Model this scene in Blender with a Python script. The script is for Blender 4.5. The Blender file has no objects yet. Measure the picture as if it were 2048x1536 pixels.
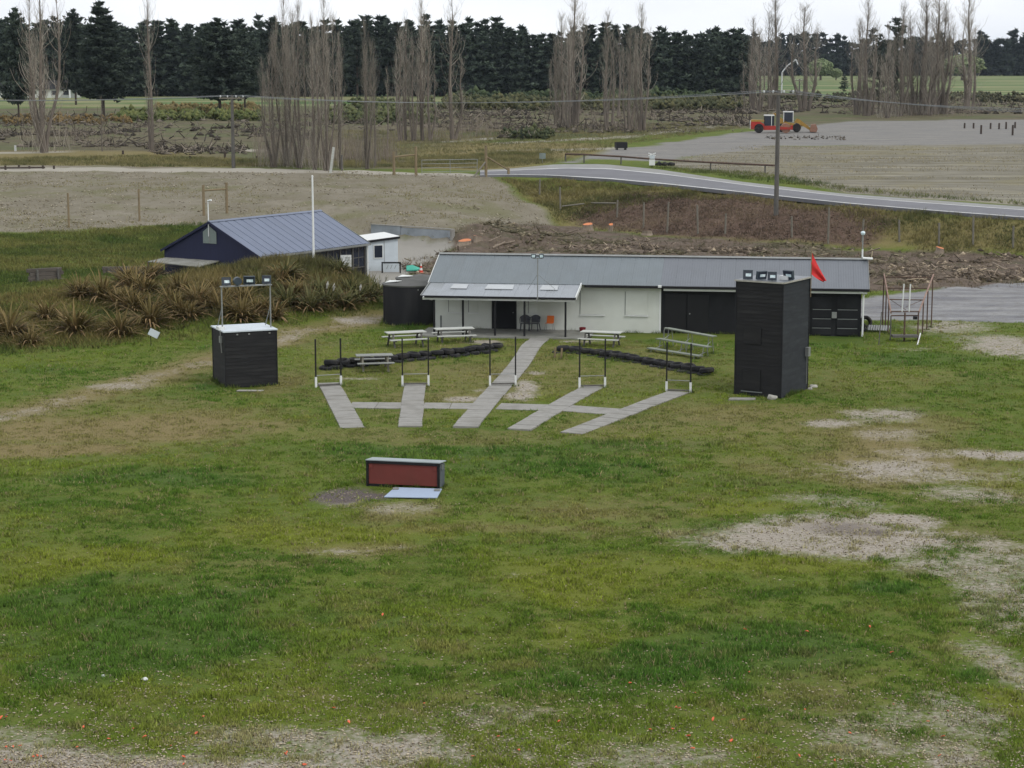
import bpy, bmesh, math, random
import numpy as np
from mathutils import Vector, Matrix

random.seed(11)
RNG = np.random.default_rng(11)
R = math.radians
scene = bpy.context.scene
COL = scene.collection

# ---------------------------------------------------------------- camera, sky, sun, exposure
FPX, CAMH, PITCH = 4000.0, 14.6, math.atan(648 / 4000.0)
cam_data = bpy.data.cameras.new('camera')
cam_data.sensor_width = 36.0
cam_data.lens = FPX / 2048.0 * 36.0
cam_data.clip_start = 0.5
cam_data.clip_end = 30000.0
cam = bpy.data.objects.new('camera', cam_data)
cam.location = (0, 0, CAMH)
cam.rotation_euler = (math.pi / 2 - PITCH, 0, 0)
COL.objects.link(cam)
scene.camera = cam

SUN_EL, SUN_ROT = R(48), R(130)
world = bpy.data.worlds.new('World')
scene.world = world
world.use_nodes = True
wn, wl = world.node_tree.nodes, world.node_tree.links
wn.clear()
w_out = wn.new('ShaderNodeOutputWorld')
w_bg = wn.new('ShaderNodeBackground')
w_sky = wn.new('ShaderNodeTexSky')
w_sky.sky_type = 'NISHITA'
w_sky.sun_disc = False
w_sky.sun_elevation = SUN_EL
w_sky.sun_rotation = SUN_ROT
w_sky.dust_density = 3.0
w_sky.altitude = 50
w_hs = wn.new('ShaderNodeHueSaturation')
w_hs.inputs['Saturation'].default_value = 0.55
wl.new(w_sky.outputs[0], w_hs.inputs['Color'])
w_tc = wn.new('ShaderNodeTexCoord')
w_map = wn.new('ShaderNodeMapping')
w_map.inputs['Scale'].default_value = (1.2, 1.2, 4.0)
wl.new(w_tc.outputs['Generated'], w_map.inputs['Vector'])
w_noise = wn.new('ShaderNodeTexNoise')
w_noise.inputs['Scale'].default_value = 1.6
w_noise.inputs['Detail'].default_value = 6
wl.new(w_map.outputs[0], w_noise.inputs['Vector'])
w_ramp = wn.new('ShaderNodeValToRGB')
w_ramp.color_ramp.elements[0].position = 0.30
w_ramp.color_ramp.elements[0].color = (6.9, 7.25, 7.9, 1)
w_ramp.color_ramp.elements[1].position = 0.62
w_ramp.color_ramp.elements[1].color = (10.6, 10.8, 11.0, 1)
wl.new(w_noise.outputs['Fac'], w_ramp.inputs['Fac'])
w_mix = wn.new('ShaderNodeMix')
w_mix.data_type = 'RGBA'
w_mix.inputs['Factor'].default_value = 0.86
wl.new(w_hs.outputs[0], w_mix.inputs['A'])
wl.new(w_ramp.outputs[0], w_mix.inputs['B'])
wl.new(w_mix.outputs['Result'], w_bg.inputs['Color'])
w_bg.inputs['Strength'].default_value = 0.105
wl.new(w_bg.outputs[0], w_out.inputs['Surface'])

sun_data = bpy.data.lights.new('sun', 'SUN')
sun_data.energy = 0.9
sun_data.angle = R(20)
sun_data.color = (1.0, 0.97, 0.92)
sun = bpy.data.objects.new('sun', sun_data)
sun.rotation_euler = (math.pi / 2 - SUN_EL, 0, math.pi - SUN_ROT)
COL.objects.link(sun)

vs = scene.view_settings
vs.view_transform = 'Standard'
vs.look = 'None'
vs.exposure = 0.33
vs.gamma = 1.0
vs.use_curve_mapping = False

# ---------------------------------------------------------------- photograph pixel -> place
CP, SP = math.cos(PITCH), math.sin(PITCH)

def ray(px, py):
    a, b = px - 1024.0, -(py - 768.0)
    return (a, FPX * CP + b * SP, -FPX * SP + b * CP)

def G(px, py, z=0.0):
    d = ray(px, py)
    t = (z - CAMH) / d[2]
    return Vector((d[0] * t, d[1] * t, z))

def D(px, py, Y):
    d = ray(px, py)
    t = Y / d[1]
    return Vector((d[0] * t, Y, CAMH + d[2] * t))

def project(X, Y, Z):
    dep = Y * CP - (Z - CAMH) * SP
    up = Y * SP + (Z - CAMH) * CP
    return 1024 + FPX * X / dep, 768 - FPX * up / dep

# ---------------------------------------------------------------- value noise
_T = RNG.random((257, 257))
_T[256] = _T[0]; _T[:, 256] = _T[:, 0]

def vnoise(x, y, s):
    x = np.asarray(x, float) / s + 1000.37
    y = np.asarray(y, float) / s + 1000.71
    xi, yi = np.floor(x).astype(int), np.floor(y).astype(int)
    fx, fy = x - xi, y - yi
    fx = fx * fx * (3 - 2 * fx); fy = fy * fy * (3 - 2 * fy)
    xi &= 255; yi &= 255
    return (_T[xi, yi] * (1 - fx) * (1 - fy) + _T[xi + 1, yi] * fx * (1 - fy)
            + _T[xi, yi + 1] * (1 - fx) * fy + _T[xi + 1, yi + 1] * fx * fy)

def fbm(x, y, s, o=4):
    t, a, n = 0, 1.0, 0
    for i in range(o):
        t = t + a * vnoise(x + i * 37.1, y - i * 17.3, s / 2 ** i); n += a; a *= .55
    return t / n

def sstep(a, b, x):
    t = np.clip((x - a) / (b - a), 0, 1)
    return t * t * (3 - 2 * t)

# ---------------------------------------------------------------- terrain height (control points)
ctrl = []
def cp(px, py, z): p = G(px, py, z); ctrl.append((p.x, p.y, z))
def cw(x, y, z): ctrl.append((x, y, z))
for yy in (10, 30, 50, 70, 85):
    for xx in (-90, -45, -20, 0, 20, 45, 90): cw(xx, yy, 0)
for a in [(870, 655), (1300, 668), (1727, 672), (1500, 600), (1100, 600), (900, 600), (1735, 590), (2048, 640), (2300, 640), (2048, 570),
          (2300, 570), (1000, 505), (1200, 505), (1500, 510), (1740, 540), (735, 545), (640, 500), (700, 500), (800, 560), (800, 600), (830, 520)]:
    cp(a[0], a[1], 0)
for a in [(2300, 525, 0), (2048, 515, 0), (1870, 508, 0), (1700, 500, .05), (1500, 488, 0), (1300, 474, 0), (1200, 464, 0), (1110, 452, 0)]: cp(*a)
NEAR_EDGE = [(960, 354, 3.15), (1020, 353, 3.1), (1105, 355, 3.05), (1222, 363, 3.0), (1339, 374, 2.95), (1500, 391, 2.85), (1698, 412, 2.6), (1888, 428, 2.4), (2048, 440, 2.3), (2300, 458, 2.1), (2600, 479, 1.9)]
FAR_EDGE = [(960, 343, 3.15), (1020, 340, 3.1), (1114, 331, 3.1), (1210, 331, 3.05), (1320, 342, 3.0), (1480, 366, 2.85), (1690, 391, 2.6), (1880, 405, 2.4), (2048, 417, 2.3), (2300, 435, 2.1), (2600, 456, 1.9)]
for a in NEAR_EDGE + FAR_EDGE: cp(*a)
for a in [(2300, 400, 2.3), (2048, 380, 2.6), (1700, 360, 2.9), (2048, 290, 3.5), (2048, 240, 3.6), (1500, 325, 3.1), (1560, 270, 3.4), (1240, 295, 3.3),
          (0, 335, 3.3), (250, 335, 3.3), (500, 338, 3.3), (750, 345, 3.3), (890, 348, 3.3), (965, 354, 3.2), (-300, 335, 3.3),
          (0, 470, 1.7), (150, 458, 1.7), (330, 447, 1.6), (-300, 480, 1.7), 
          (850, 400, 2.3), (600, 400, 2.3), (300, 400, 2.35), (100, 400, 2.4), (1000, 405, 1.9), (1040, 365, 2.7), (1070, 405, 1.2),
          (0, 600, 1.2), (-200, 610, 1.2), (200, 585, 1.5), (330, 566, 1.7), (430, 544, 1.95), (490, 527, 2.2), (560, 519, 2.5), (640, 524, 2.35), (690, 540, 1.9), (735, 582, .9), (765, 600, .2), (560, 590, 1.2), (450, 620, 1.0),
          (-200, 730, 0), (0, 715, 0), (200, 695, 0), (400, 678, 0), (600, 648, 0), (740, 626, .0), (60, 545, 1.3), (0, 510, 1.4), (200, 520, 1.2), (-200, 510, 1.4)]: cp(*a)
_wa, _wb = G(742, 481), G(903, 492)
for _t in (0, .25, .5, .75, 1.0):
    _p = _wa.lerp(_wb, _t); cw(_p.x - .05, _p.y - .5, 0); cw(_p.x, _p.y - 2.5, 0); cw(_p.x + .05, _p.y + .5, 1.2)
for x, y, z in [(-14.4, 124.5, .9), (-18, 124.4, .9), (-11, 130, .4), (-23.5, 127.5, .8), (-25, 133, .9), (-9, 126, .1)]: cw(x, y, z)
for yy in (260, 330, 450, 700, 1200, 2500):
    for k in (-1.2, -.5, -.2, .05, .2, .5, 1.2): cw(k * yy, yy, 3.2)
for x in (-9, -6, -3, -1): cw(x, 97.5 + .52 * (x + 9), .26)
for px in (860, 930, 990, 1049, 1100, 1150, 1200): cp(px, 675, 0); cp(px, 681, .03)
for x, y in [(2.4, 99.4), (4, 98.5), (6.2, 96.2), (9, 93.2)]: cw(x, y, .24)
for px, py in [(638, 752), (760, 740), (900, 722), (1000, 708), (1105, 718), (1200, 728), (1330, 752), (1430, 768)]: cp(px, py, 0)
ctrl = np.array(ctrl)
_n = len(ctrl)
_d = np.hypot(ctrl[:, None, 0] - ctrl[None, :, 0], ctrl[:, None, 1] - ctrl[None, :, 1])
_A = np.zeros((_n + 1, _n + 1)); _A[:_n, :_n] = -_d - 1e-3 * np.eye(_n); _A[:_n, _n] = 1; _A[_n, :_n] = 1
_w = np.linalg.solve(_A, np.append(ctrl[:, 2], 0))

def terrain(X, Y):
    X = np.atleast_1d(np.asarray(X, float)); Y = np.atleast_1d(np.asarray(Y, float))
    sh = X.shape; X = X.ravel(); Y = Y.ravel()
    out = np.empty_like(X)
    for i in range(0, len(X), 40000):
        x, y = X[i:i + 40000], Y[i:i + 40000]
        out[i:i + 40000] = -np.hypot(x[:, None] - ctrl[None, :, 0], y[:, None] - ctrl[None, :, 1]) @ _w[:_n] + _w[_n]
    far = sstep(280, 420, Y)
    out = out * (1 - far) + 3.2 * far
    near = 1 - sstep(84, 92, Y)
    out = out * (1 - near)
    return out.reshape(sh)

def micro(X, Y):
    """small bumps of the ground, left out where slabs and roads lie"""
    a = (fbm(X, Y, 6.0, 3) - .5) * .10 + (fbm(X, Y, 1.6, 2) - .5) * .09
    rough = sstep(108, 120, Y)
    a = a * (1 - rough) + rough * ((fbm(X, Y, 7., 4) - .5) * .30)
    flat = sstep(80, 83, Y) * (1 - sstep(103, 106, Y)) * (np.abs(X + .5) < 11)
    a = a * (1 - .75 * flat)
    e = np.hypot((X - 6) / 16., (Y - 107) / 6.)
    return a * sstep(.6, 1.1, e)

def zt(x, y):
    return float(terrain(x, y)[0] + micro(np.array([x]), np.array([y]))[0])

_ts = np.concatenate([np.arange(36, 320, .25), np.arange(320, 2500, 2.)])
def T(px, py):
    """where the line of sight first meets the ground"""
    d = ray(px, py)
    X = _ts * d[0] / d[1]; Z = CAMH + _ts * d[2] / d[1]
    below = np.nonzero(Z <= terrain(X, _ts))[0]
    i = below[0] if len(below) else len(_ts) - 1
    x, y = X[i], _ts[i]
    return Vector((x, y, zt(x, y)))

# ---------------------------------------------------------------- object helpers
def srgb(r, g, b):
    f = lambda c: c / 12.92 if c <= .04045 else ((c + .055) / 1.055) ** 2.4
    return (f(r / 255.), f(g / 255.), f(b / 255.))

def thing(name, label, cat, loc=(0, 0, 0), rz=0.0, group=None):
    o = bpy.data.objects.new(name, None)
    o.empty_display_size = .3
    o.location = loc; o.rotation_euler = (0, 0, rz)
    COL.objects.link(o)
    return tag(o, label, cat, group)

def tag(o, label, cat, group=None):
    o['label'] = label; o['category'] = cat
    if group: o['group'] = group
    return o

def kind(o, k, label=None):
    o['kind'] = k
    if label: o['label'] = label
    return o

def copy_tree(o, parent=None):
    c = o.copy(); COL.objects.link(c)
    if parent is not None: c.parent = parent
    for ch in o.children: copy_tree(ch, c)
    return c

ORD = ['first', 'second', 'third', 'fourth', 'fifth', 'sixth', 'seventh', 'eighth', 'ninth', 'tenth', 'eleventh', 'twelfth', 'thirteenth',
       'fourteenth', 'fifteenth', 'sixteenth', 'seventeenth', 'eighteenth', 'nineteenth', 'twentieth', 'twenty-first', 'twenty-second',
       'twenty-third', 'twenty-fourth', 'twenty-fifth', 'twenty-sixth', 'twenty-seventh', 'twenty-eighth', 'twenty-ninth', 'thirtieth', 'thirty-first', 'thirty-second', 'thirty-third', 'thirty-fourth', 'thirty-fifth', 'thirty-sixth', 'thirty-seventh', 'thirty-eighth', 'thirty-ninth', 'fortieth']

for _t, _o in (('forty', 'fiftieth'), ('fifty', 'sixtieth'), ('sixty', 'seventieth')):
    ORD += ['%s-%s' % (_t, w) for w in ORD[:9]] + [_o]

class MB:
    def __init__(s): s.v = []; s.f = []
    def add(s, vs, fs):
        o = len(s.v); s.v += [tuple(v) for v in vs]; s.f += [tuple(i + o for i in f) for f in fs]; return s
    def box(s, x0, x1, y0, y1, z0, z1, M=None):
        vs = [(x, y, z) for z in (z0, z1) for y in (y0, y1) for x in (x0, x1)]
        if M is not None: vs = [M @ Vector(v) for v in vs]
        return s.add(vs, [(0, 2, 3, 1), (4, 5, 7, 6), (0, 1, 5, 4), (2, 6, 7, 3), (0, 4, 6, 2), (1, 3, 7, 5)])
    def bar(s, p0, p1, w, h, up=(0, 0, 1)):
        p0, p1 = Vector(p0), Vector(p1); d = (p1 - p0).normalized()
        r = d.cross(Vector(up))
        if r.length < 1e-4: r = d.cross(Vector((1, 0, 0)))
        r.normalize(); u = r.cross(d)
        vs = [p + r * (a * w / 2) + u * (b * h / 2) for p in (p0, p1) for a, b in ((-1, -1), (1, -1), (1, 1), (-1, 1))]
        return s.add(vs, [(3, 2, 1, 0), (4, 5, 6, 7), (0, 1, 5, 4), (1, 2, 6, 5), (2, 3, 7, 6), (3, 0, 4, 7)])
    def tube(s, p0, p1, r0, r1=None, n=8, caps=True):
        r1 = r0 if r1 is None else r1
        p0, p1 = Vector(p0), Vector(p1); d = (p1 - p0).normalized()
        a = d.cross(Vector((0, 0, 1)))
        if a.length < 1e-3: a = Vector((1, 0, 0))
        a.normalize(); b = d.cross(a)
        vs = []
        for p, r in ((p0, r0), (p1, r1)):
            for i in range(n):
                t = 2 * math.pi * i / n; vs.append(p + a * (r * math.cos(t)) + b * (r * math.sin(t)))
        fs = [(i, i + n, (i + 1) % n + n, (i + 1) % n) for i in range(n)]
        if caps: fs += [tuple(range(n)), tuple(range(2 * n - 1, n - 1, -1))]
        return s.add(vs, fs)
    def path(s, pts, r, n=6):
        for a, b in zip(pts[:-1], pts[1:]): s.tube(a, b, r, n=n)
        return s
    def prism(s, poly, off):
        n = len(poly); off = Vector(off); a = [Vector(p) for p in poly]
        vs = a + [p + off for p in a]
        return s.add(vs, [tuple(range(n - 1, -1, -1)), tuple(range(n, 2 * n))] + [(i, (i + 1) % n, (i + 1) % n + n, i + n) for i in range(n)])
    def lathe(s, prof, n=20, c=(0, 0, 0)):
        o = Vector(c); vs = []
        for r, z in prof:
            for i in range(n):
                t = 2 * math.pi * i / n; vs.append(o + Vector((r * math.cos(t), r * math.sin(t), z)))
        fs = []
        for k in range(len(prof) - 1):
            for i in range(n):
                j = (i + 1) % n; fs.append((k * n + i, k * n + j, (k + 1) * n + j, (k + 1) * n + i))
        if prof[0][0] > 1e-6: fs.append(tuple(range(n - 1, -1, -1)))
        if prof[-1][0] > 1e-6: fs.append(tuple(range((len(prof) - 1) * n, len(prof) * n)))
        return s.add(vs, fs)
    def mesh(s, name, m, smooth=False):
        me = bpy.data.meshes.new(name); me.from_pydata(s.v, [], s.f)
        me.materials.append(m)
        bm = bmesh.new(); bm.from_mesh(me); bmesh.ops.recalc_face_normals(bm, faces=bm.faces)
        bm.to_mesh(me); bm.free()
        if smooth:
            me.polygons.foreach_set('use_smooth', [True] * len(me.polygons))
            try: me.set_sharp_from_angle(angle=R(40))
            except Exception: pass
        me.update()
        return me
    def build(s, name, m, parent=None, smooth=False, loc=None):
        return link(name, s.mesh(name, m, smooth), parent, loc)

def link(name, me, parent=None, loc=None, rot=None):
    o = bpy.data.objects.new(name, me); COL.objects.link(o)
    if parent is not None: o.parent = parent
    if loc is not None: o.location = loc
    if rot is not None: o.rotation_euler = rot
    return o

def tri_mesh(name, V, F, m, C=None):
    """fast mesh from arrays; F has 3 columns; C one colour per vertex"""
    me = bpy.data.meshes.new(name)
    V = np.ascontiguousarray(V, np.float32); F = np.ascontiguousarray(F, np.int32)
    me.vertices.add(len(V)); me.vertices.foreach_set('co', V.ravel())
    me.loops.add(F.size); me.loops.foreach_set('vertex_index', F.ravel())
    me.polygons.add(len(F)); me.polygons.foreach_set('loop_start', np.arange(0, F.size, 3, dtype=np.int32))
    me.update(calc_edges=True)
    if C is not None:
        at = me.color_attributes.new('Col', 'FLOAT_COLOR', 'POINT')
        cc = np.ones((len(V), 4), np.float32); cc[:, :3] = C
        at.data.foreach_set('color', cc.ravel())
    me.materials.append(m)
    return me

# ---------------------------------------------------------------- materials
def new_mat(name):
    m = bpy.data.materials.new(name); m.use_nodes = True
    nt = m.node_tree; b = nt.nodes['Principled BSDF']
    b.inputs['Specular IOR Level'].default_value = .3
    return m, nt, b

def mat(name, c, rough=.8, var=.18, scale=3.0, c2=None, bump=.15, bscale=None, metal=0.0, stretch=(1, 1, 1), spec=.3, dirt=None, dscale=.7, damt=.5):
    m, nt, b = new_mat(name)
    N, L = nt.nodes, nt.links
    tc = N.new('ShaderNodeTexCoord'); oi = N.new('ShaderNodeObjectInfo')
    ad = N.new('ShaderNodeVectorMath'); ad.operation = 'MULTIPLY_ADD'
    cx = N.new('ShaderNodeCombineXYZ')
    for i in range(3): L.new(oi.outputs['Random'], cx.inputs[i])
    L.new(cx.outputs[0], ad.inputs[0]); ad.inputs[1].default_value = (37, 51, 23); L.new(tc.outputs['Object'], ad.inputs[2])
    mp = N.new('ShaderNodeMapping'); mp.inputs['Scale'].default_value = stretch
    L.new(ad.outputs[0], mp.inputs['Vector'])
    no = N.new('ShaderNodeTexNoise'); no.inputs['Scale'].default_value = scale; no.inputs['Detail'].default_value = 5; no.inputs['Roughness'].default_value = .65
    L.new(mp.outputs[0], no.inputs['Vector'])
    rp = N.new('ShaderNodeValToRGB')
    lo = tuple(x * (1 - var) for x in c); hi = tuple(min(1, x * (1 + var)) for x in (c2 or c))
    rp.color_ramp.elements[0].position = .32; rp.color_ramp.elements[0].color = (*lo, 1)
    rp.color_ramp.elements[1].position = .68; rp.color_ramp.elements[1].color = (*hi, 1)
    L.new(no.outputs['Fac'], rp.inputs['Fac'])
    col = rp.outputs[0]
    if dirt is not None:
        n2 = N.new('ShaderNodeTexNoise'); n2.inputs['Scale'].default_value = dscale; n2.inputs['Detail'].default_value = 7
        L.new(mp.outputs[0], n2.inputs['Vector'])
        mr = N.new('ShaderNodeMapRange'); mr.inputs[1].default_value = .48; mr.inputs[2].default_value = .72; mr.inputs[4].default_value = damt
        L.new(n2.outputs['Fac'], mr.inputs[0])
        mx = N.new('ShaderNodeMix'); mx.data_type = 'RGBA'
        L.new(mr.outputs[0], mx.inputs['Factor']); L.new(col, mx.inputs['A']); mx.inputs['B'].default_value = (*dirt, 1)
        col = mx.outputs['Result']
    L.new(col, b.inputs['Base Color'])
    b.inputs['Roughness'].default_value = rough; b.inputs['Metallic'].default_value = metal
    b.inputs['Specular IOR Level'].default_value = spec
    if bump:
        bp = N.new('ShaderNodeBump'); bp.inputs['Strength'].default_value = bump; bp.inputs['Distance'].default_value = .02
        if bscale:
            n3 = N.new('ShaderNodeTexNoise'); n3.inputs['Scale'].default_value = bscale; n3.inputs['Detail'].default_value = 3
            L.new(mp.outputs[0], n3.inputs['Vector']); L.new(n3.outputs['Fac'], bp.inputs['Height'])
        else: L.new(no.outputs['Fac'], bp.inputs['Height'])
        L.new(bp.outputs[0], b.inputs['Normal'])
    return m

def attr_mat(name, rough=.85, trans=0.0, attr='Col', rnd=0.0, upn=0.0):
    m, nt, b = new_mat(name)
    N, L = nt.nodes, nt.links
    a = N.new('ShaderNodeAttribute'); a.attribute_name = attr
    col = a.outputs['Color']
    if rnd:
        oi = N.new('ShaderNodeObjectInfo'); hs = N.new('ShaderNodeHueSaturation')
        mr = N.new('ShaderNodeMapRange'); mr.inputs[3].default_value = 1 - rnd; mr.inputs[4].default_value = 1 + rnd
        L.new(oi.outputs['Random'], mr.inputs[0]); L.new(mr.outputs[0], hs.inputs['Value']); L.new(col, hs.inputs['Color'])
        col = hs.outputs[0]
    L.new(col, b.inputs['Base Color']); b.inputs['Roughness'].default_value = rough
    b.inputs['Specular IOR Level'].default_value = .15
    if upn:
        ge = N.new('ShaderNodeNewGeometry'); vm = N.new('ShaderNodeMix'); vm.data_type = 'VECTOR'; vm.inputs['Factor'].default_value = upn
        L.new(ge.outputs['Normal'], vm.inputs['A']); vm.inputs['B'].default_value = (0, 0, 1)
        nz = N.new('ShaderNodeVectorMath'); nz.operation = 'NORMALIZE'; L.new(vm.outputs['Result'], nz.inputs[0]); L.new(nz.outputs[0], b.inputs['Normal'])
    if trans:
        tr = N.new('ShaderNodeBsdfTranslucent'); L.new(col, tr.inputs['Color'])
        mx = N.new('ShaderNodeMixShader'); mx.inputs[0].default_value = trans
        L.new(b.outputs[0], mx.inputs[1]); L.new(tr.outputs[0], mx.inputs[2])
        L.new(mx.outputs[0], N['Material Output'].inputs['Surface'])
    return m

M = {}
M['concrete'] = mat('concrete', srgb(134, 132, 127), .9, .12, 2.5, dirt=srgb(104, 101, 92), dscale=.9, damt=.6, bump=.2, bscale=30)
M['concrete_old'] = mat('concrete_old', srgb(128, 128, 122), .9, .14, 3, dirt=srgb(92, 92, 80), dscale=1.2, damt=.6, bump=.2, bscale=30)
M['slab_wall'] = mat('slab_wall', srgb(138, 144, 150), .85, .12, 1.0, dirt=srgb(110, 116, 120), dscale=.6, damt=.8)
M['white_paint'] = mat('white_paint', srgb(196, 199, 192), .7, .04, 1.2, dirt=srgb(176, 177, 166), dscale=.5, damt=.45, bump=.05)
M['white_trim'] = mat('white_trim', srgb(206, 208, 206), .6, .04, 2)
M['black_paint'] = mat('black_paint', srgb(25, 26, 29), .8, .16, 1.6, dirt=srgb(44, 46, 47), dscale=.8, damt=.4)
M['black_board'] = mat('black_board', srgb(28, 28, 29), .8, .20, 2.0, dirt=srgb(46, 46, 45), dscale=.9, damt=.6, stretch=(.6, .6, 2.5), bump=.3, bscale=14)
M['black_gloss'] = mat('black_gloss', srgb(22, 22, 25), .5, .1, 2)
M['roof_a'] = mat('roof_a', srgb(104, 112, 116), .42, .06, .8, metal=.35, dirt=srgb(100, 106, 108), dscale=.35, damt=.6, bump=0, spec=.4)
M['roof_b'] = mat('roof_b', srgb(100, 104, 110), .42, .06, .8, metal=.35, dirt=srgb(98, 102, 106), dscale=.35, damt=.6, bump=0, spec=.4)
M['roof_v'] = mat('roof_v', srgb(140, 145, 150), .40, .06, .8, metal=.35, dirt=srgb(118, 122, 122), dscale=.5, damt=.6, bump=0, spec=.4)
M['roof_blue'] = mat('roof_blue', srgb(108, 116, 134), .45, .07, .8, metal=.3, dirt=srgb(96, 103, 118), dscale=.4, damt=.6, bump=0, spec=.4)
M['skylight'] = mat('skylight', srgb(166, 170, 172), .35, .06, 2, dirt=srgb(148, 150, 148))
M['navy'] = mat('navy', srgb(28, 32, 58), .6, .10, 2, stretch=(3, 3, .4))
M['grey_wall'] = mat('grey_wall', srgb(110, 114, 112), .85, .14, 2, dirt=srgb(80, 84, 80))
M['annex'] = mat('annex', srgb(188, 196, 202), .7, .05, 1.5, dirt=srgb(160, 166, 168))
M['tank'] = mat('tank', srgb(30, 30, 33), .8, .2, 1.5, stretch=(1, 1, .25), dirt=srgb(60, 60, 60), dscale=1.0, damt=.5)
M['tank_roof'] = mat('tank_roof', srgb(88, 88, 86), .9, .15, 2, dirt=srgb(70, 72, 66), dscale=1.0, damt=.6)
M['timber'] = mat('timber', srgb(112, 108, 98), .9, .22, 5, stretch=(1, 6, 6), dirt=srgb(82, 82, 70), bump=.3)
M['timber_post'] = mat('timber_post', srgb(124, 110, 86), .9, .22, 6, stretch=(6, 6, .8), dirt=srgb(96, 90, 74), bump=.3)
M['timber_grey'] = mat('timber_grey', srgb(92, 90, 86), .92, .25, 5, stretch=(6, 6, .7), dirt=srgb(66, 62, 58), bump=.3)
M['sleeper'] = mat('sleeper', srgb(88, 82, 76), .95, .25, 4, stretch=(.6, 5, 5), dirt=srgb(58, 54, 48), bump=.4)
M['table_white'] = mat('table_white', srgb(172, 174, 168), .8, .10, 4, stretch=(.7, 5, 5), dirt=srgb(136, 136, 124), dscale=2, damt=.6)
M['table_grey'] = mat('table_grey', srgb(132, 134, 130), .85, .14, 4, stretch=(.7, 5, 5), dirt=srgb(100, 102, 92), dscale=2, damt=.6)
M['galv'] = mat('galv', srgb(136, 138, 136), .5, .10, 4, metal=.4, dirt=srgb(108, 108, 100))
M['alloy'] = mat('alloy', srgb(118, 124, 112), .6, .12, 3, metal=.2, dirt=srgb(92, 100, 80))
M['rust'] = mat('rust', srgb(88, 70, 60), .85, .25, 5, dirt=srgb(60, 54, 52), dscale=2, damt=.7)
M['pink_steel'] = mat('pink_steel', srgb(140, 116, 104), .8, .18, 5, dirt=srgb(100, 82, 74), dscale=2)
M['rubber'] = mat('rubber', srgb(30, 30, 32), .85, .22, 6, dirt=srgb(66, 64, 58), dscale=2.5, damt=.75)
M['red_board'] = mat('red_board', srgb(108, 54, 49), .85, .10, 1.5, dirt=srgb(96, 52, 46), dscale=1.0, damt=.7)
M['blue_sheet'] = mat('blue_sheet', srgb(150, 164, 184), .5, .06, 1.5, dirt=srgb(128, 138, 150), dscale=1.5)
M['trap_roof'] = mat('trap_roof', srgb(144, 152, 154), .7, .08, 1.5, dirt=srgb(122, 130, 128), dscale=1.2)
M['trap_side'] = mat('trap_side', srgb(80, 86, 90), .8, .12, 2, dirt=srgb(62, 66, 66))
M['green_grey'] = mat('green_grey', srgb(112, 122, 118), .7, .08, 2)
M['lamp_body'] = mat('lamp_body', srgb(52, 62, 70), .5, .12, 4)
M['lamp_glass'] = mat('lamp_glass', srgb(168, 196, 204), .12, .12, 6, spec=.8, c2=srgb(220, 230, 232))
M['glass_dark'] = mat('glass_dark', srgb(38, 44, 56), .12, .12, 1.5, spec=.6, bump=0)
M['flag'] = mat('flag', srgb(196, 52, 52), .8, .12, 4)
M['orange_plastic'] = mat('orange_plastic', srgb(208, 104, 36), .5, .06, 4, bump=0)
M['grey_plastic'] = mat('grey_plastic', srgb(62, 64, 70), .55, .08, 4, bump=0)
M['white_plastic'] = mat('white_plastic', srgb(214, 216, 214), .5, .04, 4, bump=0)
M['dark_red'] = mat('dark_red', srgb(112, 26, 34), .5, .1, 4)
M['cone_red'] = mat('cone_red', srgb(188, 64, 44), .7, .1, 4)
M['teal'] = mat('teal', srgb(70, 160, 140), .7, .1, 3)
M['stone'] = mat('stone', srgb(156, 154, 146), .95, .2, 6, dirt=srgb(110, 108, 98), bump=.4)
M['bark'] = mat('bark', srgb(104, 96, 88), .95, .25, 2.5, stretch=(3, 3, .4), dirt=srgb(74, 70, 62), dscale=.8)
M['bark_dark'] = mat('bark_dark', srgb(66, 58, 52), .95, .25, 2.5, stretch=(3, 3, .4))
M['cut_wood'] = mat('cut_wood', srgb(196, 122, 82), .9, .15, 5, dirt=srgb(160, 110, 80))
M['log'] = mat('log', srgb(128, 116, 102), .95, .25, 4, stretch=(3, 3, .5), dirt=srgb(90, 80, 70))
M['machine_red'] = mat('machine_red', srgb(156, 46, 38), .5, .1, 2, dirt=srgb(120, 70, 56), dscale=1, damt=.8)
M['machine_yellow'] = mat('machine_yellow', srgb(154, 122, 56), .55, .1, 2, dirt=srgb(122, 100, 60), dscale=1.2, damt=.8)
M['steel_worn'] = mat('steel_worn', srgb(132, 100, 84), .7, .2, 3)
M['insulator'] = mat('insulator', srgb(196, 200, 200), .4, .05, 3)
M['wire'] = mat('wire', srgb(124, 128, 130), .6, .05, 3, bump=0)
M['asphalt'] = mat('asphalt', srgb(106, 106, 110), .92, .10, .5, dirt=srgb(92, 92, 96), dscale=.12, damt=.8, bump=.2, bscale=12)
M['shoulder'] = mat('shoulder', srgb(132, 132, 130), .95, .12, .8, dirt=srgb(126, 124, 116), dscale=.3, damt=.8, bump=.3, bscale=10)
M['road_paint'] = mat('road_paint', srgb(196, 196, 194), .8, .08, 1.5, dirt=srgb(150, 150, 148), dscale=.5, damt=.7)
M['clay'] = mat('clay', srgb(196, 82, 52), .7, .15, 20, c2=srgb(214, 110, 78), bump=0)
M['foliage_attr'] = attr_mat('foliage_attr', .8, .25)
M['needle'] = attr_mat('needle', .85, .12, rnd=.2)
M['twig'] = attr_mat('twig', .9, 0, rnd=.22)
M['debris'] = attr_mat('debris', .95)
M['grass_blade'] = attr_mat('grass_blade', .8, .12, upn=.75)
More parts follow.
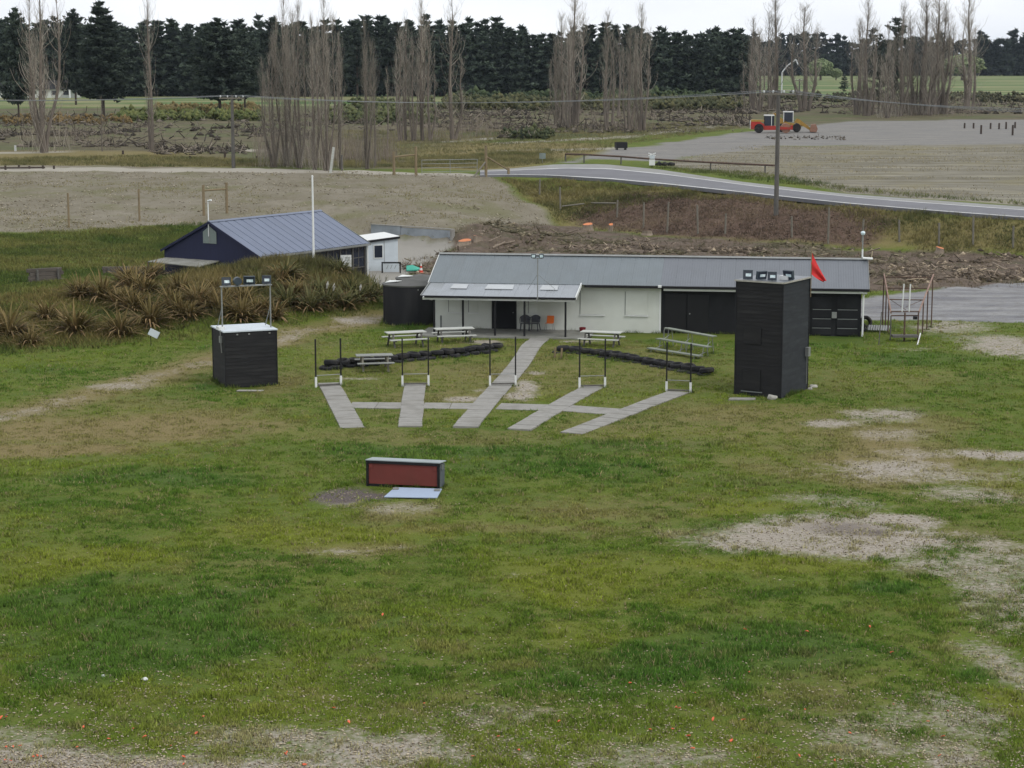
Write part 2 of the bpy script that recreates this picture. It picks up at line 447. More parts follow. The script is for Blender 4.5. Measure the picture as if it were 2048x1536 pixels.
# ================================================================ GROUND
def blob(lst, X, Y):
    out = np.zeros_like(X)
    wx = (fbm(X + 211, Y - 57, 4.5, 3) - .5); wy = (fbm(X - 133, Y + 91, 5.5, 3) - .5)
    X0, Y0 = X, Y
    for px, py, rx, ry, w in lst:
        c = G(px, py); d = c.y
        ax = rx * d / FPX
        ay = (G(px, py - ry).y - G(px, py + ry).y) / 2
        k = min(1.0, ay / 3.0)
        X = X0 + wx * min(ax * 1.5, 6.0); Y = Y0 + wy * ay * 1.7
        q = ((X - c.x) / ax) ** 2 + ((Y - c.y) / ay) ** 2
        out = np.maximum(out, w * np.exp(-np.minimum(q, 40) ** 1.3 * .9))
    return out

def poly_mask(pts, X, Y, soft):
    P = [T(*p) for p in pts]
    n = len(P); inside = np.zeros(X.shape, bool); dist = np.full(X.shape, 1e9)
    for i in range(n):
        a, b = P[i], P[(i + 1) % n]
        c = ((a.y > Y) != (b.y > Y)) & (X < (b.x - a.x) * (Y - a.y) / (b.y - a.y + 1e-12) + a.x)
        inside ^= c
        dx, dy = b.x - a.x, b.y - a.y
        t = np.clip(((X - a.x) * dx + (Y - a.y) * dy) / (dx * dx + dy * dy + 1e-9), 0, 1)
        dist = np.minimum(dist, np.hypot(X - a.x - t * dx, Y - a.y - t * dy))
    sd = np.where(inside, dist, -dist) + (fbm(X, Y, soft * 3, 3) - .5) * soft * 1.6
    return sstep(-soft, soft, sd)

BARE = [(1960, 1180, 110, 60, .62), (2010, 1330, 60, 90, .6), (1960, 1450, 90, 60, .58), (1820, 1130, 90, 25, .6), (1900, 950, 200, 18, .62), (1850, 905, 200, 14, .55), (1620, 1075, 265, 34, 1), (1460, 1085, 130, 20, .8), (1990, 1120, 90, 60, .6), (1900, 1420, 60, 60, .5), (1640, 1068, 215, 30, 1), (1800, 1045, 95, 20, .95), (1560, 1085, 120, 18, .9), (1620, 1000, 110, 14, .5), (1700, 1010, 90, 12, .5),
        (1930, 1140, 80, 40, .62), (2000, 1210, 70, 60, .62), (1960, 1300, 50, 40, .5), (1740, 1480, 130, 55, .5), (1920, 1520, 100, 50, .62), (1850, 1440, 120, 40, .45),
        (1680, 848, 62, 9, .8), (1760, 830, 80, 16, .7), (1800, 870, 120, 14, .55), (1780, 935, 170, 22, .75), (2010, 908, 90, 12, .95), (1940, 985, 140, 18, .55),
        (1900, 655, 110, 16, .7), (2000, 690, 90, 22, .75), (1850, 700, 60, 8, .4),
        (1062, 772, 26, 13, 1), (1045, 790, 36, 10, 1), (1075, 742, 22, 5, .8), (930, 796, 52, 6, .95), (965, 780, 30, 4, .6), (700, 757, 60, 3, .6),
        (965, 690, 38, 8, 1), (1175, 688, 45, 5, .85), (1040, 700, 10, 10, 0),
        (720, 640, 40, 5, .9), (250, 772, 70, 8, .6),
        (800, 1012, 110, 16, .55), (680, 1000, 60, 12, .6), (650, 1105, 110, 8, .5), (780, 1098, 70, 5, .5), (1030, 1150, 40, 6, .5), (1430, 1085, 80, 20, .5),
        (300, 1540, 500, 45, .85), (800, 1500, 330, 50, .72), (1000, 1430, 160, 30, .5), (60, 1490, 140, 40, .55), (560, 1470, 240, 30, .6), (1300, 1515, 300, 40, .5), (480, 1180, 120, 10, .2)]
DARKG = [(680, 985, 62, 17, 1.2), (735, 990, 45, 10, 1.1), (640, 992, 40, 10, .8), (1690, 1060, 90, 14, .55), (1740, 1066, 40, 7, .8)]
DRY = [(1000, 745, 520, 65, .56), (1500, 850, 420, 60, .6), (900, 870, 420, 25, .5), (1250, 1010, 260, 30, .48), (1000, 1060, 300, 14, .5), (500, 1130, 200, 14, .45), (250, 850, 400, 55, .9), (1750, 760, 300, 30, .4), (200, 865, 330, 35, 1), (80, 905, 220, 18, .9), (520, 850, 220, 25, .7), (800, 1020, 170, 32, .6), (1780, 900, 300, 75, .75), (700, 1105, 260, 18, .6), (1380, 830, 180, 30, .45),
       (620, 700, 90, 30, .4), (560, 760, 60, 25, .6), (1280, 1060, 200, 20, .4), (900, 1400, 300, 50, .4), (1700, 1400, 250, 90, .4), (1930, 1080, 150, 60, .5), (300, 800, 200, 25, .5), (1450, 960, 200, 30, .3)]
LUSH = [(900, 905, 300, 22, .8), (300, 955, 280, 22, .75), (1150, 935, 350, 30, .6), (260, 1270, 360, 90, 1), (700, 1240, 220, 40, .5), (500, 1200, 300, 35, .6), (1250, 1340, 350, 60, .75), (1580, 1290, 230, 60, .8), (1760, 1175, 70, 16, 1), (1600, 1185, 150, 14, .6),
        (1250, 890, 200, 18, .7), (1850, 720, 200, 18, .7), (1700, 690, 160, 18, .6), (450, 690, 80, 12, .8), (130, 735, 120, 10, .6), (410, 772, 30, 8, 1), (820, 655, 60, 8, .8), (1400, 690, 120, 12, .5), (1950, 1350, 60, 40, .6), (1380, 960, 250, 30, .4), (1680, 675, 60, 6, 1)]
YEL = [(1200, 1165, 260, 50, 1), (1480, 1130, 230, 22, 1), (620, 1075, 380, 35, .9), (100, 1130, 220, 40, .8), (2000, 1400, 60, 35, .9), (1500, 1020, 130, 14, .9), (1990, 960, 100, 25, .8), (1150, 1260, 200, 50, .6), (640, 1400, 160, 30, .5)]

P_GRAVEL = [(-400, 330), (250, 331), (500, 336), (975, 352), (1040, 400), (1108, 450), (1000, 478), (905, 490), (740, 480), (600, 450), (330, 450), (150, 462), (-400, 478)]
P_TRACK = [(-400, 333), (500, 337), (960, 349), (960, 353), (500, 345), (-400, 341)]
P_STRAW = [(1700, 388), (1540, 356), (1300, 328), (1500, 292), (2600, 286), (2600, 446), (2048, 412)]
P_LOT = [(1290, 292), (1500, 263), (1700, 243), (2600, 232), (2600, 288), (1550, 292), (1330, 322), (1180, 318), (1150, 328), (1120, 326), (1220, 300)]
P_SLASH = [(905, 492), (1108, 450), (1300, 474), (1700, 500), (2048, 515), (2600, 530), (2600, 585), (2048, 572), (1740, 585), (1300, 600), (870, 600), (800, 530)]
P_BANKBROWN = [(1250, 388), (1400, 388), (1560, 402), (1740, 424), (1780, 450), (1730, 494), (1500, 482), (1290, 468), (1180, 456), (1140, 436), (1180, 410)]
P_YARD = [(1700, 600), (1900, 578), (2048, 566), (2600, 566), (2600, 655), (2048, 648), (1900, 642), (1720, 640), (1600, 620)]
P_SHEDYARD = [(725, 565), (725, 474), (906, 489), (870, 515), (800, 560)]
P_SCRUB = [(-600, 222), (700, 212), (1050, 205), (1500, 194), (2600, 190), (2600, 222), (1500, 258), (1050, 278), (860, 285), (780, 335), (520, 336), (420, 300), (-600, 305)]

def masks(X, Y):
    m = {}
    near = (Y < 128)
    z = np.zeros_like(X)
    for k, l in (('bare', BARE), ('darkg', DARKG), ('dry', DRY), ('lush', LUSH), ('yel', YEL)):
        o = z.copy(); o[near] = blob(l, X[near], Y[near]); m[k] = o
    far = (Y > 112) & (Y < 700)
    for k, p, s in (('gravel', P_GRAVEL, 1.2), ('track', P_TRACK, .6), ('straw', P_STRAW, 2.0), ('lot', P_LOT, 2.0), ('slash', P_SLASH, 1.5), ('brown', P_BANKBROWN, 2.0),
                    ('yard', P_YARD, .7), ('shed', P_SHEDYARD, .6), ('scrub', P_SCRUB, 9.0)):
        o = z.copy(); o[far] = poly_mask(p, X[far], Y[far], s); m[k] = o
    tr = [G(*p) for p in ((-120, 850), (60, 822), (180, 788), (300, 755), (420, 720), (520, 692), (620, 664), (700, 645), (765, 630))]
    dd = np.full(X.shape, 1e9)
    for a, b_ in zip(tr[:-1], tr[1:]):
        dx, dy = b_.x - a.x, b_.y - a.y; t = np.clip(((X - a.x) * dx + (Y - a.y) * dy) / (dx * dx + dy * dy), 0, 1)
        dd = np.minimum(dd, np.hypot(X - a.x - t * dx, Y - a.y - t * dy))
    dd = dd + (fbm(X + 7, Y, 3, 3) - .5) * 1.6
    m['bare'] = np.maximum(m['bare'],   .62 * np.exp(-(dd / 1.3) ** 2) * (.05 + 1.15 * fbm(X, Y + 70, 3.5, 3)))
    m['dry'] = np.maximum(m['dry'], .8 * np.exp(-(dd / 2.2) ** 2))
    sel = (Y > 190) & (Y < 420)
    for p in ([(-100, 305), (130, 303), (130, 306), (-100, 309)], [(440, 300), (580, 299), (580, 302), (440, 303)], [(770, 322), (965, 317), (965, 320), (770, 326)], [(890, 281), (1000, 274), (1000, 277), (890, 285)], [(1000, 284), (1250, 272), (1480, 245), (1480, 248), (1250, 276), (1000, 288)], [(1000, 300), (1240, 294), (1240, 298), (1000, 303)]):
        o = z.copy(); o[sel] = poly_mask(p, X[sel], Y[sel], 1.6); m['track'] = np.maximum(m['track'], o * .9)
    o = z.copy(); o[sel] = poly_mask([(-300, 300), (500, 296), (900, 284), (1200, 285), (1240, 300), (1100, 330), (960, 342), (-300, 332)], X[sel], Y[sel], 4.0) * .75; m['dry'] = np.maximum(m['dry'], o)
    sel = (Y > 140) & (Y < 215); o = z.copy(); o[sel] = poly_mask([(1000, 356), (1340, 376), (1700, 414), (2300, 460), (2300, 525), (1700, 500), (1300, 474), (1110, 452)], X[sel], Y[sel], 1.5) * .7; m['dry'] = np.maximum(m['dry'], o)
    m['paddock'] = sstep(430, 520, Y)
    return m

def axis(segs):
    out = [segs[0][0]]
    for a, b, s in segs:
        n = max(1, int(round((b - a) / s))); out += list(a + (b - a) * (np.arange(n) + 1) / n)
    return np.array(out)
ys = axis([(-60, 30, 10), (30, 128, .42), (128, 215, .65), (215, 330, 1.6), (330, 700, 8), (700, 1700, 50), (1700, 9000, 600)])
xh = axis([(0, 34, .5), (34, 64, .9), (64, 130, 4), (130, 500, 25), (500, 5000, 400)])
xs = np.concatenate([-xh[:0:-1], xh])
GX, GY = np.meshgrid(xs, ys)
fx, fy = GX.ravel(), GY.ravel()
fz = terrain(fx, fy) + micro(fx, fy)
GM = masks(fx, fy)
_rp = [G(*p) for p in NEAR_EDGE] + [G(*p) for p in FAR_EDGE[::-1]]
_far = (fy > 120) & (fy < 260) & (np.abs(fx) < 90)
_in = np.zeros(_far.sum(), bool); _x, _y = fx[_far], fy[_far]; _dm = np.full(_in.shape, 1e9)
for _i in range(len(_rp)):
    _a, _b = _rp[_i], _rp[(_i + 1) % len(_rp)]
    _in ^= ((_a.y > _y) != (_b.y > _y)) & (_x < (_b.x - _a.x) * (_y - _a.y) / (_b.y - _a.y + 1e-12) + _a.x)
    _dx, _dy = _b.x - _a.x, _b.y - _a.y
    _t = np.clip(((_x - _a.x) * _dx + (_y - _a.y) * _dy) / (_dx * _dx + _dy * _dy + 1e-9), 0, 1)
    _dm = np.minimum(_dm, np.hypot(_x - _a.x - _t * _dx, _y - _a.y - _t * _dy))
_k = np.where(_in, 1.0, np.clip(1 - _dm / 1.5, 0, 1))
_zz = fz[_far]; fz[_far] = _zz - _k * (micro(_x, _y) + .06)
fz = fz + GM['gravel'] * (fbm(fx, fy, 1.7, 3) - .5) * .35
fz = fz + GM['slash'] * (fbm(fx, fy, 2.2, 3) - .4) * .5
me = bpy.data.meshes.new('ground')
nx, ny = len(xs), len(ys)
idx = np.arange(nx * ny).reshape(ny, nx)
quads = np.stack([idx[:-1, :-1], idx[:-1, 1:], idx[1:, 1:], idx[1:, :-1]], -1).reshape(-1, 4).astype(np.int32)
me.vertices.add(nx * ny); me.vertices.foreach_set('co', np.stack([fx, fy, fz], -1).astype(np.float32).ravel())
me.loops.add(quads.size); me.loops.foreach_set('vertex_index', quads.ravel())
me.polygons.add(len(quads)); me.polygons.foreach_set('loop_start', np.arange(0, quads.size, 4, dtype=np.int32))
me.update(calc_edges=True)
me.polygons.foreach_set('use_smooth', [True] * len(quads))
SETS = (('zone_a', ('bare', 'dry', 'lush', 'yel')), ('zone_b', ('gravel', 'slash', 'straw', 'lot')), ('zone_c', ('brown', 'yard', 'darkg', 'track')), ('zone_d', ('scrub', 'paddock', 'shed', 'shed')))
for nm, ks in SETS:
    at = me.color_attributes.new(nm, 'FLOAT_COLOR', 'POINT')
    at.data.foreach_set('color', np.stack([GM[k] for k in ks], -1).astype(np.float32).ravel())

def ground_material():
    m, nt, b = new_mat('ground')
    N, L = nt.nodes, nt.links
    geo = N.new('ShaderNodeNewGeometry')
    def noise(s, det=5, rough=.6, sc=(1, 1, 1), rz=0):
        mp = N.new('ShaderNodeMapping'); mp.inputs['Scale'].default_value = sc; mp.inputs['Rotation'].default_value = (0, 0, rz)
        L.new(geo.outputs['Position'], mp.inputs['Vector'])
        n = N.new('ShaderNodeTexNoise'); n.inputs['Scale'].default_value = s; n.inputs['Detail'].default_value = det; n.inputs['Roughness'].default_value = rough
        L.new(mp.outputs[0], n.inputs['Vector']); return n.outputs['Fac']
    def rng(src, a, b_, lo=0., hi=1.):
        r = N.new('ShaderNodeMapRange'); r.inputs[1].default_value = a; r.inputs[2].default_value = b_; r.inputs[3].default_value = lo; r.inputs[4].default_value = hi
        L.new(src, r.inputs[0]); return r.outputs[0]
    def math_(op, a, b_):
        n = N.new('ShaderNodeMath'); n.operation = op
        for i, v in enumerate((a, b_)):
            if isinstance(v, (int, float)): n.inputs[i].default_value = v
            else: L.new(v, n.inputs[i])
        return n.outputs[0]
    def mix(f, a, b_):
        n = N.new('ShaderNodeMix'); n.data_type = 'RGBA'
        for k, v in (('Factor', f), ('A', a), ('B', b_)):
            if isinstance(v, tuple): n.inputs[k].default_value = (*v, 1)
            elif isinstance(v, float): n.inputs[k].default_value = v
            else: L.new(v, n.inputs[k])
        return n.outputs['Result']
    Z = {}
    for nm, ks in SETS:
        a = N.new('ShaderNodeAttribute'); a.attribute_name = nm
        sp = N.new('ShaderNodeSeparateColor'); L.new(a.outputs['Color'], sp.inputs[0])
        for i, k in enumerate(ks[:3]): Z[k] = sp.outputs[i]
        Z[ks[3]] = a.outputs['Alpha']
    n_big, n_mid, n_fine, n_tiny = noise(.25, 6), noise(1.3, 6, .7), noise(6, 5, .7), noise(26, 4, .7)
    def edge(k, amp=.9, w=.28):
        # mask broken up by noise so its border is ragged
        s = math_('ADD', Z[k], math_('MULTIPLY', math_('SUBTRACT', math_('MULTIPLY', math_('ADD', n_mid, n_fine), .5), .5), amp))
        return rng(s, .5 - w, .5 + w)
    grass = mix(rng(n_big, .3, .7), srgb(68, 88, 28), srgb(92, 104, 38))
    grass = mix(rng(n_mid, .45, .8), grass, srgb(104, 102, 56))
    grass = mix(edge('yel'), grass, srgb(98, 104, 40))
    grass = mix(edge('lush'), grass, srgb(66, 86, 34))
    grass = mix(edge('dry'), grass, srgb(118, 106, 72))
    grass = mix(rng(n_fine, .5, .8, 0, .55), grass, srgb(40, 50, 20))
    grass = mix(rng(n_tiny, .52, .72, 0, .55), grass, srgb(48, 56, 24))
    grass = mix(rng(noise(15, 4, .7), .56, .74, 0, .4), grass, srgb(138, 132, 82))
    pad = mix(rng(noise(.012, 4, .6, (1, 3, 1)), .42, .58), srgb(74, 98, 56), srgb(122, 122, 88))
    col = mix(Z['paddock'], grass, pad)
    scrub = mix(rng(n_big, .3, .7), srgb(70, 66, 50), srgb(104, 97, 76))
    scrub = mix(rng(noise(.05, 4), .45, .65), scrub, srgb(80, 86, 54))
    col = mix(edge('scrub'), col, scrub)
    bare = mix(rng(n_fine, .3, .7), srgb(120, 112, 101), srgb(164, 157, 146))
    bare = mix(rng(n_tiny, .55, .75, 0, .6), bare, srgb(82, 78, 62))
    col = mix(edge('bare', 1.9, .22), col, bare)
    col = mix(edge('darkg', .8), col, mix(rng(n_tiny, .4, .65), srgb(66, 58, 57), srgb(112, 104, 100)))
    gr = mix(rng(n_big, .3, .7), srgb(104, 98, 83), srgb(126, 120, 107))
    gr = mix(rng(noise(1.1, 6, .75, (1, .35, 1), .25), .5, .72, 0, .75), gr, srgb(92, 87, 68))
    gr = mix(rng(noise(.18, 5, .6), .50, .66, 0, .7), gr, srgb(98, 97, 68))
    gr = mix(rng(n_fine, .56, .8, 0, .6), gr, srgb(160, 152, 134))
    col = mix(edge('gravel', .7), col, gr)
    col = mix(Z['track'], col, srgb(150, 145, 134))
    st = mix(rng(n_big, .3, .7), srgb(104, 100, 88), srgb(126, 122, 110))
    rows = noise(.30, 4, .6, (.10, 1.4, 1), R(-16))
    st = mix(rng(rows, .46, .62, 0, .55), st, srgb(88, 83, 66))
    st = mix(rng(rows, .44, .32, 0, .5), st, srgb(152, 146, 126))
    st = mix(rng(noise(.09, 4), .52, .66, 0, .75), st, srgb(116, 110, 84))
    col = mix(edge('straw', .4), col, st)
    lot = mix(rng(n_mid, .35, .7, 0, 1), srgb(100, 98, 94), srgb(128, 126, 121)); lot = mix(.6, lot, mix(rng(noise(.35, 5, .6, (.4, 1.6, 1)), .35, .65), srgb(108, 108, 108), srgb(134, 130, 124)))
    col = mix(edge('lot', .5), col, lot)
    sl = mix(rng(n_mid, .3, .7), srgb(76, 66, 57), srgb(112, 99, 88))
    sl = mix(rng(n_fine, .5, .75, 0, .8), sl, srgb(50, 45, 36))
    sl = mix(rng(n_big, .52, .62, 0, .7), sl, srgb(74, 74, 54))
    col = mix(edge('slash', .6), col, sl)
    col = mix(edge('brown', .8), col, mix(rng(n_mid, .3, .7), srgb(76, 60, 51), srgb(100, 84, 73)))
    yd = mix(rng(noise(.5, 5, .6, (.4, 1.5, 1)), .35, .65), srgb(104, 104, 108), srgb(140, 140, 140))
    yd = mix(rng(n_mid, .45, .75, 0, .6), yd, srgb(96, 92, 84))
    yd = mix(rng(n_fine, .5, .7, 0, .4), yd, srgb(150, 148, 144))
    col = mix(edge('yard', 1.1), col, yd)
    col = mix(edge('shed', .5), col, srgb(138, 135, 128))
    L.new(col, b.inputs['Base Color']); b.inputs['Roughness'].default_value = .95
    b.inputs['Specular IOR Level'].default_value = .1
    bp = N.new('ShaderNodeBump'); bp.inputs['Strength'].default_value = .55; bp.inputs['Distance'].default_value = .06
    L.new(math_('ADD', math_('MULTIPLY', n_fine, 1.0), math_('MULTIPLY', n_tiny, .35)), bp.inputs['Height'])
    L.new(bp.outputs[0], b.inputs['Normal'])
    return m
me.materials.append(ground_material())
ground = link('ground', me)
kind(ground, 'structure', 'grassy range field rising to gravel banks and paddocks')

# ---------------------------------------------------------------- road on the bank
def resample(pts, n):
    P = [G(*p) for p in pts]
    seg = [0]
    for a, b in zip(P[:-1], P[1:]): seg.append(seg[-1] + (b - a).length)
    out = []
    for k in range(n + 1):
        s = seg[-1] * k / n
        i = max(j for j in range(len(seg)) if seg[j] <= s + 1e-6); i = min(i, len(P) - 2)
        t = (s - seg[i]) / (seg[i + 1] - seg[i]); out.append(P[i].lerp(P[i + 1], t))
    return out
NR = 60
ne, fe = resample(NEAR_EDGE, NR), resample(FAR_EDGE, NR)
def strip(name, a0, a1, z, m, thick=.25):
    b = MB()
    for i in range(NR + 1):
        d = fe[i] - ne[i]
        for t in (a0, a1):
            p = ne[i] + d * t
            b.v.append((p.x, p.y, p.z + z))
        for t in (a0, a1):
            p = ne[i] + d * t
            b.v.append((p.x, p.y, p.z + z - thick))
    for i in range(NR):
        o = 4 * i
        b.f += [(o, o + 1, o + 5, o + 4), (o, o + 4, o + 6, o + 2), (o + 1, o + 3, o + 7, o + 5), (o + 2, o + 6, o + 7, o + 3)]
    return b.build(name, m)
rd = kind(strip('road', .03, .72, .17, M['asphalt'], .3), 'structure', 'grey sealed road on top of the bank')
sh = kind(strip('road_shoulder', .725, 1.0, .15, M['shoulder'], .3), 'structure', 'pale gravel shoulder beside the road')
for a0, a1 in ((.05, .085), (.665, .70)):
    o = strip('edge_line', a0, a1, .176, M['road_paint'], .004)
    o.parent = rd

# ---------------------------------------------------------------- concrete firing lanes
lanes = []      # (centre a, centre b, half width) for keeping grass away
def slab_mesh(w, l, t, name):
    b = MB(); e = .012
    top = [(-w / 2 + e, -l / 2 + e, t), (w / 2 - e, -l / 2 + e, t), (w / 2 - e, l / 2 - e, t), (-w / 2 + e, l / 2 - e, t)]
    mid = [(-w / 2, -l / 2, t - e), (w / 2, -l / 2, t - e), (w / 2, l / 2, t - e), (-w / 2, l / 2, t - e)]
    bot = [(x, y, -.12) for x, y, _ in mid]
    b.add(top + mid + bot, [(0, 1, 2, 3)] + [(i, i + 4, (i + 1) % 4 + 4, (i + 1) % 4) for i in range(4)] + [(i + 4, i + 8, (i + 1) % 4 + 8, (i + 1) % 4 + 4) for i in range(4)])
    return b.mesh(name, M['concrete'])
def lane(far, near, width, label, l=.92, gap=.05, z=.05):
    a, b = G(*far), G(*near)
    L_ = (b - a).length; n = max(1, int(round(L_ / (l + gap)))); l = L_ / n - gap
    d = (b - a).normalized(); rz = math.atan2(-d.x, d.y)
    o = bpy.data.objects.new('concrete_path', None); o.location = a; o.rotation_euler = (0, 0, rz); COL.objects.link(o)
    kind(o, 'structure', label)
    me = slab_mesh(width, l, .04, 'slab')
    for k in range(n):
        q = a + d * ((k + .5) * (l + gap)); q2 = a + d * ((k + 1.0) * (l + gap)); q1 = a + d * (k * (l + gap))
        zc, sl_ = float(terrain(q.x, q.y)[0]), math.atan2(float(terrain(q2.x, q2.y)[0] - terrain(q1.x, q1.y)[0]), l + gap)
        s = link('slab', me, o, (random.uniform(-.012, .012), (k + .5) * (l + gap), zc + z - .04 + random.uniform(-.006, .006)), (sl_ + R(random.uniform(-.25, .25)), R(random.uniform(-.3, .3)), R(random.uniform(-.4, .4))))
    lanes.append((a, b, width / 2))
    return o
lane((657, 766), (705, 857), .97, 'concrete firing path nearest the short black hut')
lane((830, 768), (820, 854), .97, 'second concrete firing path from the left')
lane((1082, 676), (930, 855), 1.02, 'long concrete path running from the veranda to the range')
lane((1187, 772), (1038, 860), .97, 'fourth concrete firing path from the left')
lane((1358, 784), (1143, 868), .97, 'concrete firing path nearest the tall black tower')
def cross(p, q, label):
    a, b = G(*p), G(*q); d = (b - a).normalized()
    lane_len = (b - a).length
    o = bpy.data.objects.new('concrete_crosswalk', None); o.location = a; o.rotation_euler = (0, 0, math.atan2(d.y, d.x)); COL.objects.link(o)
    kind(o, 'structure', label)
    n = max(1, int(round(lane_len / 1.5))); l = lane_len / n - .02
    me = slab_mesh(l, 1.45, .035, 'slab')
    for k in range(n): link('slab', me, o, ((k + .5) * (l + .02), 0, -.004 + random.uniform(-.004, .003)))
    lanes.append((a, b, .74))
cross((700, 811), (806, 812), 'short concrete link between the first and second firing paths')
cross((846, 812), (956, 813), 'short concrete link between the second and middle firing paths')
cross((996, 813), (1099, 816), 'short concrete link between the middle and fourth firing paths')
cross((1132, 817), (1238, 825), 'short concrete link between the fourth and last firing paths')
# ================================================================ CLUBHOUSE
def roof_sheet(w, L_, name, m, ribs=4, h=.03):
    """one sheet of ribbed roofing, lying in x (across) and y (down the slope)"""
    b = MB(); xs_ = [0]; zs_ = [0]; p = w / ribs
    for k in range(ribs):
        x0 = k * p
        for dx, dz in ((.02, h), (.055, h), (.075, 0)): xs_.append(x0 + dx); zs_.append(dz)
    xs_.append(w - .004); zs_.append(0)
    n = len(xs_)
    for y in (0, L_):
        for x, z in zip(xs_, zs_): b.v.append((x, y, z))
    for y in (0, L_):
        for x, z in zip(xs_, zs_): b.v.append((x, y, z - .012))
    for i in range(n - 1):
        b.f += [(i, i + 1, n + i + 1, n + i), (2 * n + i, 3 * n + i, 3 * n + i + 1, 2 * n + i + 1), (i, 2 * n + i, 2 * n + i + 1, i + 1), (n + i, n + i + 1, 3 * n + i + 1, 3 * n + i)]
    b.f += [(0, n, 3 * n, 2 * n), (n - 1, 3 * n - 1 - 0, 4 * n - 1, 2 * n - 1)]
    b.f[-1] = (n - 1, 3 * n - 1, 4 * n - 1, 2 * n - 1)
    return b.mesh(name, m)

CA = math.atan2(-3.2, 22.85); C0 = Vector((-4.25, 109.0, 0)); CU = Vector((math.cos(CA), math.sin(CA), 0)); CV = Vector((-math.sin(CA), math.cos(CA), 0))
def cu(px, v, z=1.0):
    lo, hi = -5., 40.
    for _ in range(40):
        mid = (lo + hi) / 2; p = C0 + CU * mid + CV * v
        if project(p.x, p.y, z)[0] < px: lo = mid
        else: hi = mid
    return lo
club = thing('clubhouse', 'long low clubhouse, white walls at the left and black cladding at the right', 'building', C0, CA)
LEN, SPL, DEP, EZ, RZ_, RY = 23.07, cu(1320, 0), 6.4, 2.62, 3.85, 3.2
b = MB(); b.box(0, SPL, 0, .14, 0, 2.66); b.prism([(0, .14, 0), (0, DEP, 0), (0, DEP, 2.66), (0, RY, 3.74), (0, .14, 2.66)], (.14, 0, 0)); b.box(.14, SPL, DEP - .14, DEP, 0, 2.66)
b.build('wall', M['white_paint'], club)
b = MB(); b.box(SPL + .003, LEN, .02, .14, 0, 2.66); b.prism([(LEN - .14, .14, 0), (LEN - .14, DEP, 0), (LEN - .14, DEP, 2.66), (LEN - .14, RY, 3.74), (LEN - .14, .14, 2.66)], (.14, 0, 0)); b.box(SPL, LEN - .14, DEP - .14, DEP, 0, 2.66)
o = b.build('wall', M['black_paint'], club); o['label'] = 'black clad end wall'
MB().box(SPL - .05, SPL + .05, -.02, -.001, 0, 2.5).build('corner_trim', M['white_trim'], club)
MB().box(-.02, .07, -.018, -.001, 0, 2.6).build('corner_trim', M['white_trim'], club)
roof = bpy.data.objects.new('roof', None); COL.objects.link(roof); roof.parent = club
ang = math.atan2(RZ_ - EZ, RY + .4); SL = math.hypot(RZ_ - EZ, RY + .4)
sa, sb = roof_sheet(.79, SL, 'roof_sheet', M['roof_a'], 6, .008), roof_sheet(.79, SL, 'roof_sheet', M['roof_b'], 6, .008)
nsh = int((LEN + .5) / .79) + 1
for k in range(nsh):
    x = -.25 + k * .79
    link('roof_sheet', sa if x < SPL - .3 else sb, roof, (x, -.4, EZ), (ang, 0, 0))
    link('roof_sheet', sa if x < SPL - .3 else sb, roof, (x + .79, 2 * RY + .4, EZ), (ang, 0, math.pi))
XE = -.25 + nsh * .79
b = MB(); b.prism([(-.28, RY - .18, RZ_ + .00), (-.28, RY, RZ_ + .06), (-.28, RY + .18, RZ_ + .0), (-.28, RY, RZ_ + .075)], (XE + .28, 0, 0)); b.build('ridge_cap', M['galv'], roof)
b = MB()
b.bar((-.27, -.42, EZ - .06), (-.27, RY, RZ_ - .06), .03, .17); b.bar((-.27, 2 * RY + .42, EZ - .06), (-.27, RY, RZ_ - .06), .03, .17); b.build('barge_board', M['white_trim'], club)
b = MB()
b.bar((XE + .02, -.42, EZ - .06), (XE + .02, RY, RZ_ - .06), .03, .17); b.bar((XE + .02, 2 * RY + .42, EZ - .06), (XE + .02, RY, RZ_ - .06), .03, .17); b.build('barge_board', M['galv'], club)
VX1 = cu(1157, -1.5, 2.4)
b = MB(); b.box(VX1 + .2, XE, -.54, -.42, EZ - .13, EZ + .0); b.build('gutter', M['black_gloss'], club)
b = MB(); b.box(SPL + .2, XE - .1, -.40, -.34, EZ - .26, EZ - .135); b.build('soffit_board', M['white_trim'], club)
# veranda
ver = bpy.data.objects.new('veranda_roof', None); COL.objects.link(ver); ver.parent = club
VZ0, VZ1, VY0, VY1 = 2.22, 2.60, -3.1, -.36
va = math.atan2(VZ1 - VZ0, VY1 - VY0); vl = math.hypot(VZ1 - VZ0, VY1 - VY0)
nv = 10; vw = (VX1 + .15) / nv; vs_ = roof_sheet(vw, vl, 'roof_sheet', M['roof_v'], 6, .01)
for k in range(nv): link('roof_sheet', vs_, ver, (-.15 + k * vw, VY0, VZ0 + (.004 if k % 2 else 0)), (va, 0, 0))
for p0, p1 in ((903, 936), (972, 1028), (1081, 1117)):
    x0, x1 = cu(p0, -1.2, 2.5), cu(p1, -1.2, 2.5)
    t0, t1 = .52, .86
    b = MB(); y0, y1 = VY0 + (VY1 - VY0) * t0, VY0 + (VY1 - VY0) * t1; z0, z1 = VZ0 + (VZ1 - VZ0) * t0 + .03, VZ0 + (VZ1 - VZ0) * t1 + .03
    b.prism([(x0, y0, z0), (x1, y0, z0), (x1 - .05, y1, z1), (x0 + .05, y1, z1)], (0, 0, .025)); b.build('skylight', M['skylight'], ver)
b = MB(); b.box(-.2, VX1 + .05, VY0 - .12, VY0 - .01, VZ0 - .10, VZ0 + .01); b.build('gutter', M['black_gloss'], club)
b = MB(); b.box(-.1, VX1 - .02, VY0 + .03, VY0 + .07, VZ0 - .22, VZ0 - .02); b.build('fascia', M['white_trim'], club)
